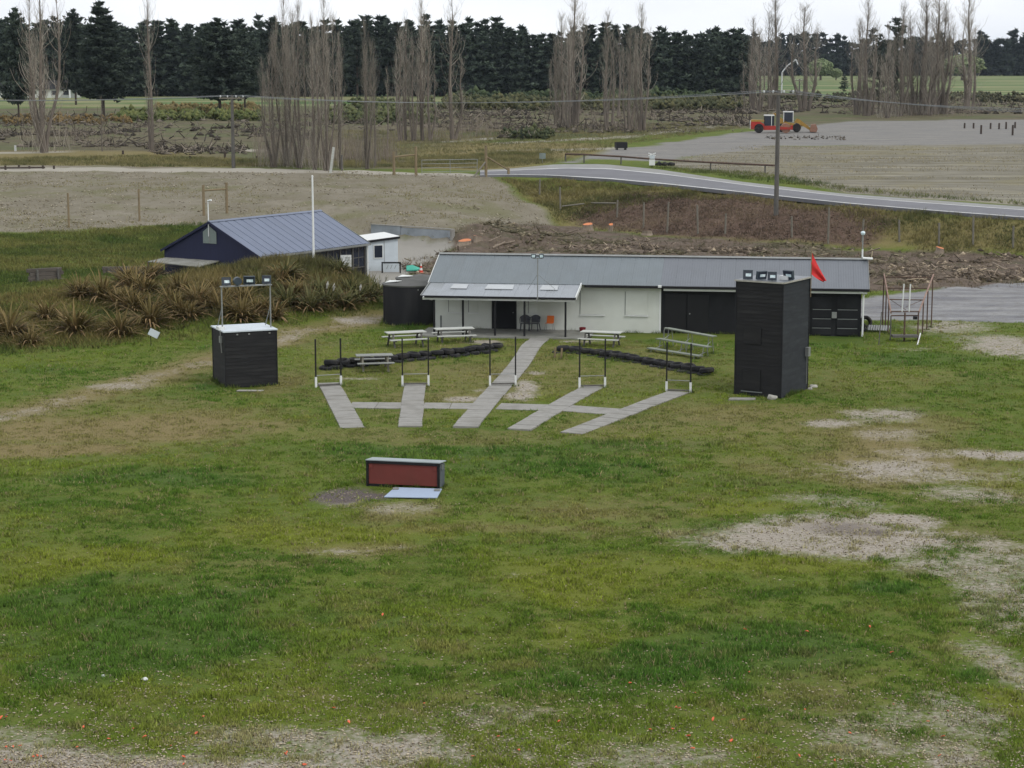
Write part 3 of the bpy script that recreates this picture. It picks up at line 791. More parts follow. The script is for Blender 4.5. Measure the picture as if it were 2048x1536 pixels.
b = MB(); b.bar((VX1 + .03, VY0 - .1, VZ0 - .02), (VX1 + .03, VY1, VZ1 + .02), .05, .2); b.build('barge_board', M['white_trim'], club)
b = MB(); b.bar((-.18, VY0 - .1, VZ0 - .02), (-.18, VY1, VZ1 + .02), .04, .12); b.build('barge_board', M['galv'], club)
for px in (868.5, 926, 990, 1049, 1131):
    x = cu(px, -2.8, 1.0); b = MB(); b.box(x - .05, x + .05, -2.85, -2.75, .09, VZ0 - .03); b.build('post', M['black_gloss'], club)
b = MB(); b.box(-.1, VX1 - .05, -2.84, -2.76, VZ0 - .16, VZ0 - .035); b.build('beam', M['white_trim'], club)
# door
dx0, dx1 = cu(986, 0), cu(1031, 0)
d = MB().box(dx0, dx1, -.05, -.002, .10, 2.06).build('door', M['black_paint'], club)
b = MB(); b.box(dx0 - .06, dx0 - .002, -.07, -.002, .09, 2.12); b.box(dx1 + .002, dx1 + .06, -.07, -.002, .09, 2.12); b.box(dx0, dx1, -.07, -.002, 2.065, 2.12); b.build('door_frame', M['black_gloss'], d)
MB().tube((dx1 - .12, -.055, 1.0), (dx1 - .12, -.12, 1.0), .03).build('door_handle', M['galv'], d)
# shutters: white panels with a grey strip standing in for a thin shadow edge, and a sill
for p0, p1, zt0 in ((898, 922, 2.0), (938, 956, 2.0), (1161, 1208, 2.25), (1251, 1295, 2.25), (1058, 1075, 2.0)):
    x0, x1 = cu(p0, 0), cu(p1, 0)
    s = MB().box(x0, x1, -.03, -.001, .98, zt0).build('shutter', M['white_paint'], club)
    MB().box(x0 - .03, x1 + .05, -.075, -.001, .90, .955).build('sill', M['white_trim'], s)
    MB().box(x0 - .035, x0 - .008, -.022, -.001, .96, zt0).build('shadow_strip', M['grey_wall'], s)
# black end: boarded doors and rails
for p0, p1 in ((1330, 1372), (1375, 1417)):
    x0, x1 = cu(p0, 0), cu(p1, 0)
    d = MB().box(x0, x1, -.03, .019, .12, 2.12).build('barn_door', M['black_gloss'], club)
    if p0 > 1340: MB().tube((x0 + .12, -.031, 1.1), (x0 + .12, -.09, 1.1), .04).build('padlock', M['galv'], d)
MB().box(cu(1370, 0) - .6, cu(1370, 0) + .75, -.06, .018, 2.2, 2.27).build('door_track', M['black_board'], club)
for p0, p1 in ((1624, 1663), (1674, 1716)):
    x0, x1 = cu(p0, 0), cu(p1, 0)
    for k, (z0, z1) in enumerate(((.1, .48), (.52, .98), (1.02, 1.48), (1.52, 2.1))):
        pn = MB().box(x0, x1, -.035, .019, z0, z1).build('door_panel', M['black_paint'], club)
        if k < 3: MB().box(x0 + .03, x1 - .03, -.055, -.036, z1 - .05, z1 - .012).build('rail', M['grey_wall'], pn)
x0 = cu(1668, 0); MB().box(x0 - .12, x0 + .14, -.09, .018, 1.0, 1.32).build('latch_box', M['galv'], club)
b = MB(); b.box(cu(1430, 0), cu(1620, 0), -.05, -.003 + .02, 0, .10); b.build('base_board', M['black_board'], club)
# downpipe
b = MB(); xd = LEN + .06; b.path([(xd - .2, -.46, EZ - .14), (xd + .02, -.40, EZ - .22), (xd + .04, -.12, EZ - .34), (xd + .04, -.10, .05)], .05, 8); b.build('downpipe', M['white_plastic'], club)
b = MB(); xd = cu(1135, -2.8); b.path([(cu(847, -3.1, 2.2), VY0 - .13, VZ0 - .06), (cu(853, -3.0, 2.1), VY0 + .1, VZ0 - .16), (cu(864, -2.9, 2.1), VY0 + .3, VZ0 - .24)], .05, 8); b.build('downpipe', M['white_plastic'], club)
MB().box(SPL - .08, SPL + .1, -.70, -.55, EZ - .06, EZ + .06).build('camera_housing', M['white_plastic'], club)
# lamp mast on the veranda edge
lm = bpy.data.objects.new('lamp_mast', None); COL.objects.link(lm); lm.parent = club
xm = cu(1075.5, -3.2, 3.0); ztop = D(1075, 516, (C0 + CU * xm + CV * -3.2).y).z
MB().tube((xm, -3.25, VZ0 - .25), (xm, -3.25, ztop), .03).build('pole', M['galv'], lm)
MB().bar((xm - .27, -3.25, ztop - .02), (xm + .27, -3.25, ztop - .02), .03, .03).build('crossbar', M['galv'], lm)
b = MB(); b.tube((xm, -3.22, ztop - .85), (xm - .75, -1.5, 2.45), .011, n=5); b.tube((xm, -3.22, ztop - .85), (xm + .75, -1.5, 2.45), .011, n=5); b.build('stay_wire', M['galv'], lm)
for sx in (-1, 1):
    h = MB().box(xm + sx * .21 - .12, xm + sx * .21 + .12, -3.36, -3.28, ztop + .01, ztop + .22).build('floodlight', M['lamp_body'], lm)
b = MB()
for sx in (-1, 1): b.box(xm + sx * .21 - .085, xm + sx * .21 + .085, -3.372, -3.361, ztop + .045, ztop + .18)
b.build('lamp_lens', M['lamp_glass'], lm)
# pole with camera at the far gable, vent pipe
xg = LEN + .1; pg = C0 + CU * xg + CV * RY
zc = D(1726, 466, pg.y).z
b = MB(); b.tube((xg, RY, 3.4), (xg, RY, zc - .15), .035); b.build('aerial_pole', M['galv'], club)
b = MB(); b.lathe([(.0, -.13), (.09, -.10), (.13, 0), (.10, .08), (0, .11)], 12, (xg, RY, zc)); b.build('camera_dome', M['lamp_glass'], club, True)
b = MB(); b.tube((xg + .02, RY - .2, RZ_ + .08), (xg + .55, RY - .2, RZ_ + .05), .07); b.tube((xg, RY - .02, RZ_ + .1), (xg, RY - .02, RZ_ + .55), .045); b.build('vent_pipe', M['white_plastic'], club)
# veranda floor
vf = bpy.data.objects.new('veranda_floor', MB().box(-.35, VX1 + .7, -3.25, -.002, -.15, .09).mesh('veranda_floor', M['concrete_old'])); COL.objects.link(vf); vf.location = C0; vf.rotation_euler = (0, 0, CA)
kind(vf, 'structure', 'grey concrete veranda floor in front of the white wall')

def cpos(px, v, z=0.0):
    return C0 + CU * cu(px, v, .4) + CV * v + Vector((0, 0, z))

# ---------------------------------------------------------------- chairs
def arm_chair(label, loc, rz):
    t = thing('plastic_armchair', label, 'chair', loc, rz, 'dark plastic chairs on the veranda')
    MB().prism([(-.24, -.24, .40), (.24, -.24, .40), (.20, .22, .38), (-.20, .22, .38)], (0, 0, .03)).build('seat', M['grey_plastic'], t)
    b = MB(); n = 7
    pts = [(-.24 + .48 * i / (n - 1), .21 + .10 * (1 - abs(i - 3) / 3.) * .4, .84 - .10 * (abs(i - 3) / 3.) ** 2) for i in range(n)]
    for i in range(n - 1):
        a, c = pts[i], pts[i + 1]
        b.prism([(a[0], .22, .43), (c[0], .22, .43), (c[0], c[1] + .05, c[2]), (a[0], a[1] + .05, a[2])], (0, .02, 0))
    b.build('backrest', M['grey_plastic'], t)
    for sx in (-1, 1):
        MB().path([(sx * .26, -.22, .42), (sx * .27, -.2, .62), (sx * .28, .1, .64), (sx * .25, .26, .72)], .022).build('armrest', M['grey_plastic'], t)
        MB().tube((sx * .22, -.22, .41), (sx * .26, -.27, 0), .03, .022).build('leg', M['grey_plastic'], t)
        MB().tube((sx * .2, .2, .40), (sx * .25, .30, 0), .03, .022).build('leg', M['grey_plastic'], t)
arm_chair('dark grey plastic armchair beside the black door, nearer the door', cpos(1050, -.6, .09), CA + .1)
arm_chair('dark grey plastic armchair next to the orange chair', cpos(1069, -.55, .09), CA - .15)
t = thing('school_chair', 'orange plastic chair with thin metal legs against the white wall', 'chair', cpos(1099, -.55, .09), CA - .1)
MB().prism([(-.2, -.2, .43), (.2, -.2, .43), (.19, .18, .41), (-.19, .18, .41)], (0, 0, .02)).build('seat', M['orange_plastic'], t)
MB().prism([(-.2, .17, .43), (.2, .17, .43), (.19, .28, .80), (-.19, .28, .80)], (0, .02, 0)).build('backrest', M['orange_plastic'], t)
for sx in (-1, 1):
    MB().tube((sx * .18, -.17, .42), (sx * .24, -.25, 0), .012, n=6).build('leg', M['galv'], t)
    MB().tube((sx * .18, .15, .41), (sx * .24, .24, 0), .012, n=6).build('leg', M['galv'], t)
p = cpos(1165, -.5); b = MB(); b.lathe([(.14, 0), (.17, .25), (.18, .34), (.165, .34), (.15, .05)], 14); o = b.build('bucket', M['dark_red'], None, True, (p.x, p.y, zt(p.x, p.y))); tag(o, 'dark red bucket by the white wall behind a picnic table', 'bucket')
p = cpos(882, -.4); o = MB().box(-.05, .05, -.05, .05, 0, .72).build('bollard', M['grey_wall'], None, False, (p.x, p.y, .09)); tag(o, 'short grey post against the white wall at the left end of the veranda', 'post')

# ---------------------------------------------------------------- water tanks
def tank(loc, r, h, rise, label):
    t = thing('water_tank', label, 'water tank', loc, 0, 'black water tanks beside the clubhouse')
    b = MB(); b.lathe([(r, 0), (r * 1.0, h)], 40); b.build('shell', M['tank'], t, True)
    b = MB(); b.lathe([(r + .05, h - .05), (r + .06, h + .03), (r * .5, h + rise * .6), (.25, h + rise), (0, h + rise)], 40); lid = b.build('lid', M['tank_roof'], t, True)
    b = MB(); b.prism([(-r * .92, -r * .2, h + .075), (-r * .45, -r * .45, h + rise * .58 + .03), (-r * .3, -r * .3, h + rise * .62 + .03), (-r * .75, .05, h + .16)], (0, 0, .03)); b.build('patch_sheet', M['white_trim'], lid)
    for a in range(0, 360, 90):
        ca, sa_ = math.cos(R(a + 20)), math.sin(R(a + 20)); MB().bar((ca * r * 1.005, sa_ * r * 1.005, .02), (ca * r * 1.005, sa_ * r * 1.005, h - .06), .05, .03).build('seam', M['tank'], t)
    MB().tube((.5, -r * .88, h - .18), (.5, -r * .88 - .12, h - .2), .05).build('inlet', M['galv'], t)
tank((-5.72, 112.3, -.05), 1.56, 2.2, .26, 'round black water tank against the left end of the clubhouse')
tank((-5.35, 116.9, -.05), 1.45, 2.02, .2, 'round water tank mostly hidden behind the nearer black tank')

# ================================================================ HUTS
def boards(parent, x0, x1, y, z0, z1, step, m, face):
    """lapped weatherboards on one face; face gives the placing of the local board (rotation, location)"""
    n = int(round((z1 - z0) / step)); step = (z1 - z0) / n; w = x1 - x0
    b = MB(); b.prism([(0, 0, 0), (0, -.026, 0), (0, -.010, step + .01), (0, 0, step + .01)], (w, 0, 0))
    me = b.mesh('board', m)
    for k in range(n):
        o = link('board', me, parent); o.matrix_local = face @ Matrix.Translation((x0, y + random.uniform(-.002, .002), z0 + k * step))

def floodlight(parent, loc, rz, tilt, w=.36, h=.32, dpt=.10):
    f = bpy.data.objects.new('floodlight', None); COL.objects.link(f); f.parent = parent; f.location = loc; f.rotation_euler = (R(tilt), 0, R(rz))
    b = MB(); e = .035
    b.box(-w / 2, w / 2, 0, dpt, 0, h); b.box(-w / 2, w / 2, -.03, -.001, 0, e); b.box(-w / 2, w / 2, -.03, -.001, h - e, h); b.box(-w / 2, -w / 2 + e, -.03, -.001, e, h - e); b.box(w / 2 - e, w / 2, -.03, -.001, e, h - e)
    b.build('housing', M['lamp_body'], f)
    b = MB(); b.box(-w / 2 + e, w / 2 - e, -.012, -.002, h * .12, h - e); b.build('glass', M['glass_dark'], f)
    b = MB(); b.box(-w * .22, w * .34, -.022, -.013, h * .30, h * .62); b.build('reflector', M['lamp_glass'], f)
    b = MB(); b.box(-.03, .03, .02, .06, -.06, 0); b.build('bracket', M['galv'], f)
    return f

# low hut: near corner, long front to the right
def solve_corner(near, right, left_dir_len, W):
    pass
H0 = G(451, 776); HA = math.atan2(.9, 2.15)
low = thing('trap_hut', 'short black weatherboard hut with a white top and four floodlights on a frame', 'hut', H0, HA)
LW, LD, LH = 2.42, 2.2, 2.55
MB().box(.03, LW - .03, .03, LD - .03, -.05, LH - .04).build('wall', M['black_paint'], low)
boards(low, 0, LW, .028, 0, LH - .06, .17, M['black_board'], Matrix.Identity(4))
boards(low, 0, LD, .028, 0, LH - .06, .17, M['black_board'], Matrix.Translation((0, LD, 0)) @ Matrix.Rotation(-math.pi / 2, 4, 'Z'))
for x, y in ((-.012, -.012), (LW - .02, -.012), (-.012, LD - .03)):
    MB().box(x, x + .05, y, y + .05, 0, LH - .05).build('corner_trim', M['black_paint'], low)
MB().box(-.05, LW + .05, -.05, LD + .05, LH - .035, LH + .02).build('roof', M['annex'], low)
for x in (.55, 1.1, 2.05): MB().box(x, x + .08, -.04, -.005, LH - .18, LH - .12).build('bolt_plate', M['galv'], low)
MB().box(-.13, .16, .45, .95, LH + .02, LH + .16).build('control_box', M['white_trim'], low)
MB().box(-.10, -.002, .35, .6, LH - .55, LH - .25).build('switch_box', M['galv'], low)
MB().path([(-.08, .4, LH + .02), (-.08, .38, LH - .3), (-.05, .34, LH - 1.0)], .025).build('conduit', M['galv'], low)
fr = bpy.data.objects.new('light_frame', None); COL.objects.link(fr); fr.parent = low
FXa, FXb, FY, FH = .08, LW - .08, .62, LH + 1.95
for x in (FXa, FXb):
    MB().tube((x, FY, LH), (x, FY, FH), .035).build('upright', M['galv'], fr)
    MB().tube((x - .02, FY + .85, LH), (x, FY + .05, LH + 1.0), .022).build('brace', M['galv'], fr)
MB().box(FXa - .06, FXb + .06, FY - .12, FY + .12, FH, FH + .045).build('shelf', M['galv'], fr)
for k, (x, rz, ti, w) in enumerate(((.30, -8, -6, .40), (1.36, -20, 4, .52), (2.16, -26, -4, .40))):
    f = floodlight(low, (x, FY - .04, FH + .07), rz, ti, w, .38)
b = MB(); b.tube((.80, FY - .22, FH + .26), (.84, FY + .16, FH + .24), .16, .19, 14); b.tube((.79, FY - .24, FH + .26), (.80, FY - .20, FH + .26), .175, .175, 14); b.box(.76, .84, FY - .03, FY + .03, FH + .04, FH + .12); b.build('siren', M['lamp_body'], low, True)
t = G(500, 781); o = MB().prism([(-.6, -.12, 0), (.5, -.16, 0), (.62, .1, 0), (-.5, .16, 0)], (0, 0, .03)).build('paving_piece', M['stone'], None, False, (t.x, t.y - .1, t.z)); tag(o, 'thin pale stone slab in the grass before the short black hut', 'slab')

# tall tower
T0 = G(1562, 797); TLv = Vector((-1.9, 1.18)); TLv.normalize(); TA = math.atan2(-TLv.y, -TLv.x)
TW, TD, TH = 2.25, 2.85, 5.08
tower = thing('trap_tower', 'tall black weatherboard tower with floodlights on top and a red flag', 'tower', T0 + Vector((TLv.x, TLv.y, 0)) * TW, TA)
MB().box(.03, TW - .03, .03, TD - .03, -.05, TH - .05).build('wall', M['black_paint'], tower)
boards(tower, 0, TW, .028, 0, TH - .07, .175, M['black_board'], Matrix.Identity(4))
M['black_board_lit'] = mat('black_board_lit', srgb(38, 41, 45), .75, .18, 2.0, dirt=srgb(56, 60, 62), dscale=.9, damt=.5, stretch=(1, 1, 2.5), bump=.3, bscale=14)  # lighter board copy: brighter light on the right face put into the colour
boards(tower, 0, TD, .028, 0, TH - .07, .175, M['black_board_lit'], Matrix.Translation((TW, 0, 0)) @ Matrix.Rotation(math.pi / 2, 4, 'Z'))
for x, y in ((-.015, -.015), (TW - .035, -.015), (TW - .035, TD - .03)): MB().box(x, x + .05, y, y + .05, 0, TH - .06).build('corner_trim', M['black_paint'], tower)
MB().box(-.05, TW + .05, -.05, TD + .05, TH - .045, TH + .01).build('roof', M['roof_b'], tower)
MB().box(-.06, TW + .06, -.075, -.052, TH - .05, TH + .02).build('roof_edge', M['stone'], tower)
MB().box(TW + .052, TW + .075, -.07, TD + .06, TH - .05, TH + .02).build('roof_edge', M['stone'], tower)
for z0, z1 in ((.25, 1.15), (2.3, 3.0)):
    h = MB().box(.42, 1.25, -.045, -.003, z0, z1).build('hatch', M['black_board'], tower)
    MB().box(.40, 1.27, -.05, -.004, z1 + .004, z1 + .03).build('hatch_trim', M['black_board'], h)
MB().box(.33, 1.34, -.05, -.003, .16, .20).build('hatch_sill', M['grey_wall'], tower)
for x, y, rz, ti, w, h in ((.42, .28, 22, -4, .42, .40), (.95, .55, 62, 10, .5, .36), (1.55, .35, 24, -3, .40, .38), (2.0, 1.1, -12, 12, .5, .40)):
    floodlight(tower, (x, y, TH + .03), rz, ti, w, h)
MB().box(1.6, 2.0, 1.0, 1.4, TH + .01, TH + .18).build('junction_box', M['white_trim'], tower)
# flag on its staff
fl = bpy.data.objects.new('flag', None); COL.objects.link(fl); fl.parent = tower
fx0, fy0 = TW + .06, TD - .02
MB().tube((fx0, fy0, TH - .9), (fx0, fy0, TH + 1.25), .022).build('staff', M['timber_post'], fl)
b = MB(); nu, nv_ = 10, 8
for i in range(nu + 1):
    for j in range(nv_ + 1):
        u, v = i / nu, j / nv_
        # hanging pennant: hoist on the staff, fly drooping away to the lower right
        top = Vector((.0, 0, 1.02)); bot = Vector((-.02, 0, .0 + .05)); tip = Vector((.62, .12, -.28)); tip2 = Vector((.50, .10, -.34))
        a = top.lerp(bot, v); c = tip.lerp(tip2, v)
        q = a.lerp(c, u); q.z -= .04 * math.sin(math.pi * u)
        q.x += .03 * math.sin(v * 7 + u * 2) * u; q.y += .08 * math.sin(u * 4 + v * 9) * (.3 + u) * (1 - .3 * u)
        w_ = Matrix.Rotation(-TA, 4, 'Z') @ Vector((q.x * 1.08, q.y, 0))
        b.v.append((fx0 + w_.x, fy0 + w_.y, TH + .10 + q.z))
for i in range(nu):
    for j in range(nv_): a = i * (nv_ + 1) + j; b.f.append((a, a + 1, a + nv_ + 2, a + nv_ + 1))
b.build('cloth', M['flag'], fl, True)
MB().box(TW + .002, TW + .16, TD - .35, TD - .1, 1.55, 1.95).build('meter_box', M['galv'], tower)
MB().box(TW + .03, TW + .06, TD - .25, TD - .22, .3, 1.55).build('conduit', M['galv'], tower)
p = G(1484, 799); o = MB().prism([(-.62, -.25, 0), (.55, -.22, 0), (.62, .22, 0), (-.5, .26, 0)], (0, 0, .05)).build('step_slab', M['concrete'], None, False, (p.x, p.y, 0)); tag(o, 'flat concrete step slab at the foot of the tall black tower', 'slab')
def rock(name, label, loc, s, m='stone', seed=1, cat='rock', group=None):
    rr = random.Random(seed); bm = bmesh.new(); bmesh.ops.create_icosphere(bm, subdivisions=2, radius=1)
    for v in bm.verts:
        n = v.co.normalized(); k = .75 + .35 * rr.random() * (.5 + .5 * math.sin(n.x * 5 + seed)); v.co = Vector((n.x * s[0] * k, n.y * s[1] * k, n.z * s[2] * k))
    me = bpy.data.meshes.new(name); bm.to_mesh(me); bm.free(); me.materials.append(M[m])
    return tag(link(name, me, None, (loc.x, loc.y, loc.z + s[2] * .5)), label, cat, group)
rock('rock', 'pale rock at the front corner of the tall black tower', G(1543, 799), (.26, .18, .16), seed=3)
rock('rock', 'small pale rock pile piece behind the tall black tower', G(1627, 776), (.22, .2, .12), seed=5)
rock('rock', 'small grey rock beside the rear corner of the tall tower', G(1620, 780), (.14, .12, .10), seed=6)

# ================================================================ TRAP HOUSE
q0, q1 = G(735, 972), G(880, 977)
dv = (q1 - q0); TWd = dv.length
trap = thing('trap_house', 'low trap house with a dark red front board and pale flat roof', 'trap house', q0, math.atan2(dv.y, dv.x) - .06)
td, th = .78, .92
b = MB(); b.prism([(0, .02, -.1), (0, td, -.1), (0, td, th - .14), (0, .02, th - .06)], (.06, 0, 0)); b.prism([(TWd - .06, .02, -.1), (TWd - .06, td, -.1), (TWd - .06, td, th - .14), (TWd - .06, .02, th - .06)], (.06, 0, 0)); b.box(.06, TWd - .06, td - .06, td, -.1, th - .14); b.build('wall', M['trap_side'], trap)
b = MB(); b.prism([(-.05, -.06, th), (TWd + .05, -.06, th), (TWd + .05, td + .05, th - .09), (-.05, td + .05, th - .09)], (0, 0, .03)); b.build('roof', M['trap_roof'], trap)
b = MB(); b.box(-.04, TWd + .04, -.055, .015, th - .10, th - .008); b.build('lintel', M['black_gloss'], trap)
for x in (-.03, TWd - .05): MB().box(x, x + .08, -.05, .018, -.1, th - .102).build('front_post', M['black_gloss'], trap)
MB().box(.055, TWd - .055, -.015, .02, .10, th - .104).build('front_board', M['red_board'], trap)
MB().box(.055, TWd * .34, -.02, .018, -.06, .095).build('slot', M['black_gloss'], trap)
for x in (.07, TWd - .2): MB().box(x, x + .13, -.035, -.016, th - .28, th - .12).build('corner_block', M['red_board'], trap)
MB().box(TWd + .002, TWd + .05, .3, .42, th - .28, th - .12).build('hasp', M['galv'], trap)
a = [G(790, 976, .12), G(884, 979, .12), G(874, 998), G(768, 996)]
b = MB(); b.prism([Vector((v.x, v.y - .08 if i < 2 else v.y, v.z + .02)) for i, v in enumerate(a)], (0, 0, .025))
ms = b.build('metal_sheet', M['blue_sheet']); tag(ms, 'pale blue metal sheet sloping to the grass before the trap house', 'metal sheet')
for k, (i, j) in enumerate(((0, 3), (1, 2))):
    c = a[i].lerp(a[j], .25); c2 = a[i].lerp(a[j], .18); s = 1 if k == 0 else -1
    MB().prism([(c.x + s * .02, c.y - .1, c.z + .048), (c.x + s * .22, c.y - .08, c.z + .048), (c.x + s * .22, c.y + .08, c.z + .07), (c.x + s * .02, c.y + .08, c.z + .07)], (0, 0, .02)).build('hinge', M['galv'], ms)

# ================================================================ STATION POSTS
def gate(pl, pr, label):
    a, c = G(*pl), G(*pr); d = c - a; Wg = d.length
    t = thing('shooting_stand', label, 'shooting stand', a, math.atan2(d.y, d.x), 'shooting stands at the far ends of the firing paths')
    for x in (0, Wg):
        p = MB().box(x - .03, x + .03, -.03, .03, .46, 2.18 + random.uniform(-.03, .05)).build('post', M['black_gloss'], t)
        MB().box(x - .045, x + .045, -.045, .045, -.1, .458).build('sleeve', M['white_trim'], p)
    MB().tube((.03, 0, .52), (Wg - .03, 0, .52), .018).build('upper_rail', M['galv'], t)
    MB().box(.05, Wg - .05, -.04, .04, .05, .11).build('foot_board', M['timber_grey'], t)
for (pl, pr), n in zip((((632, 774), (682, 771)), ((805, 771), (857, 770)), ((980, 771), (1031, 770)), ((1159, 775), (1210, 774)), ((1333, 783), (1381, 785))),
                       ('leftmost pair of black and white stand posts, nearest the short hut', 'second pair of black and white stand posts from the left', 'middle pair of black and white stand posts, straddling the long path', 'fourth pair of black and white stand posts from the left', 'rightmost pair of black and white stand posts, nearest the tall tower')):
    gate(pl, pr, n)

# ================================================================ PICNIC TABLES
def picnic(px, py, rz, L_, top, leg, label):
    p = T(px, py)
    t = thing('picnic_table', label, 'picnic table', (p.x, p.y, p.z - .01), R(rz), 'picnic tables on the lawn')
    pw = .14
    me = MB().box(-L_ / 2, L_ / 2, -pw / 2 + .005, pw / 2 - .005, 0, .04).mesh('plank', top)
    for k in range(5): link('plank', me, t, (random.uniform(-.01, .01), (k - 2) * pw, .72))
    for s in (-1, 1):
        bn = bpy.data.objects.new('bench', None); COL.objects.link(bn); bn.parent = t; bn.location = (0, s * .70, .42)
        for k in (-.5, .5): link('plank', me, bn, (random.uniform(-.01, .01), k * pw, 0))
    for x in (-L_ / 2 + .28, L_ / 2 - .28):
        for s in (-1, 1): MB().bar((x, s * .26, .72), (x, s * .66, 0), .045, .09, (1, 0, 0)).build('leg', leg, t)
        MB().box(x + .024, x + .065, -.78, .78, .34, .42).build('bench_support', leg, t)
        MB().box(x + .024, x + .065, -.34, .34, .64, .72).build('top_support', leg, t)
        MB().bar((x * .98, 0, .66), (x * .35, 0, .70), .04, .07).build('brace', leg, t)
picnic(811, 693, 20, 2.05, M['table_white'], M['timber_grey'], 'white-topped picnic table in front of the black water tank')
picnic(908, 685, 14, 2.05, M['table_white'], M['timber_grey'], 'white-topped picnic table at the left end of the veranda')
picnic(749, 741, 10, 1.75, M['table_grey'], M['timber'], 'weathered grey picnic table standing against the low tyre wall')
picnic(1203, 692, -17, 2.1, M['table_white'], M['timber_grey'], 'white picnic table in front of the shuttered white wall')

# ================================================================ BLEACHER
rows_ = [((1298, 696), (1401, 712), .40), ((1316, 677), (1419, 694), .76), ((1333, 656), (1429, 673), 1.12)]
B0 = G(1298, 696, .4); B0.z = 0
bl = thing('bleacher', 'three-tier metal bench seating between the clubhouse and the tyre wall', 'bench seating', B0)
for k, (pa, pb, z) in enumerate(rows_):
    a, c = G(*pa, z) - B0, G(*pb, z) - B0; d_ = (c - a).normalized(); nrm = Vector((-d_.y, d_.x, 0))
    MB().bar(a, c, .34, .05).build('seat', M['alloy'], bl)
    for t_ in (.08, .5, .92):
        q = a.lerp(c, t_); g = zt(q.x + B0.x, q.y + B0.y) - .06
        for s_ in (-1, 1): MB().tube(q + nrm * (.1 * s_) - Vector((0, 0, .027)), Vector((q.x, q.y, g)) + nrm * (.22 * s_), .02, n=6).build('leg', M['galv'], bl)
        if k < 2:
            a2, c2 = G(*rows_[k + 1][0], rows_[k + 1][2]) - B0, G(*rows_[k + 1][1], rows_[k + 1][2]) - B0
            MB().tube(q - Vector((0, 0, .05)), a2.lerp(c2, t_) - Vector((0, 0, .3)), .018, n=6).build('tie_bar', M['galv'], bl)
    if k == 2: MB().path([a + Vector((0, 0, .028)), a + Vector((-.06, 0, .0)), a + Vector((-.12, 0, -.12)), a + Vector((-.13, 0, -.5))], .03).build('bent_end', M['galv'], bl)

# ================================================================ TYRE WALLS
def tyre_mesh():
    prof = []
    for i in range(11):
        a = math.pi * 2 * i / 10 - math.pi
        prof.append((.245 + .085 * math.cos(a) + (.015 if abs(a) < .9 else 0), .10 * math.sin(a)))
    b = MB(); n = 22; vs_ = []
    for r, z in prof[:-1]:
        for i in range(n): t = 2 * math.pi * i / n; b.v.append((r * math.cos(t), r * math.sin(t), z))
    m_ = len(prof) - 1
    for k in range(m_):
        for i in range(n):
            j = (i + 1) % n; k2 = (k + 1) % m_; b.f.append((k * n + i, k * n + j, k2 * n + j, k2 * n + i))
    return b.mesh('tyre', M['rubber'], True)
TYRE = tyre_mesh()
def tyre(loc, rot, label, group, s=1.0):
    o = link('tyre', TYRE, None, loc, rot); o.scale = (s, s, s * random.uniform(1.1, 1.4)); tag(o, label, 'tyre', group); return o
def tyre_row(pts, side, base):
    P = [G(*p) for p in pts]; seg = [0]
    for a, c in zip(P[:-1], P[1:]): seg.append(seg[-1] + (c - a).length)
    def at(s):
        i = min(max(j for j in range(len(seg)) if seg[j] <= s + 1e-9), len(P) - 2); return P[i].lerp(P[i + 1], (s - seg[i]) / (seg[i + 1] - seg[i]))
    n = int(seg[-1] / .66)
    for lay in (0, 1):
        k = 0; s = .3 + lay * .3; cnt = 0
        while s < seg[-1] - .1:
            p = at(s); cnt += 1
            z = .09 + lay * .22
            tyre((p.x + random.uniform(-.05, .05), p.y + .26 * lay + random.uniform(-.06, .06), z), (R(random.uniform(-4, 10)), R(random.uniform(-7, 7)), random.uniform(0, 6)),
                 'black tyre in the %s course of the %s tyre wall, %s from its left end' % (('lower', 'upper')[lay], side, ORD[cnt - 1]), 'tyres of the low retaining walls', random.uniform(.95, 1.08))
            s += .64 + random.uniform(-.03, .06)
tyre_row([(640, 742), (700, 736), (770, 730), (840, 722), (920, 714), (1002, 703)], 'left', 0)
tyre_row([(1106, 710), (1150, 712), (1205, 719), (1270, 730), (1340, 743), (1425, 757)], 'right', 0)
tyre(G(1732, 655) + Vector((0, 0, .30)), (R(65), R(10), R(20)), 'loose tyre leaning at the right end of the clubhouse', 'loose tyres by the clubhouse', 1.1)
tyre(G(1727, 664) + Vector((-.1, .35, .1)), (R(5), R(6), 0), 'loose tyre lying flat at the right end of the clubhouse', 'loose tyres by the clubhouse', 1.05)
for px, nm in ((1109, 'short pale stake at the near end of the right tyre wall, nearer the path'), (1122, 'pale stake standing in front of the right tyre wall')):
    p = T(px, 712); o = MB().box(-.04, .04, -.03, .03, -.1, .55).build('stake', M['timber_post'], None, False, (p.x, p.y - .42, 0)); o.rotation_euler = (R(3), R(2), .4); tag(o, nm, 'stake')

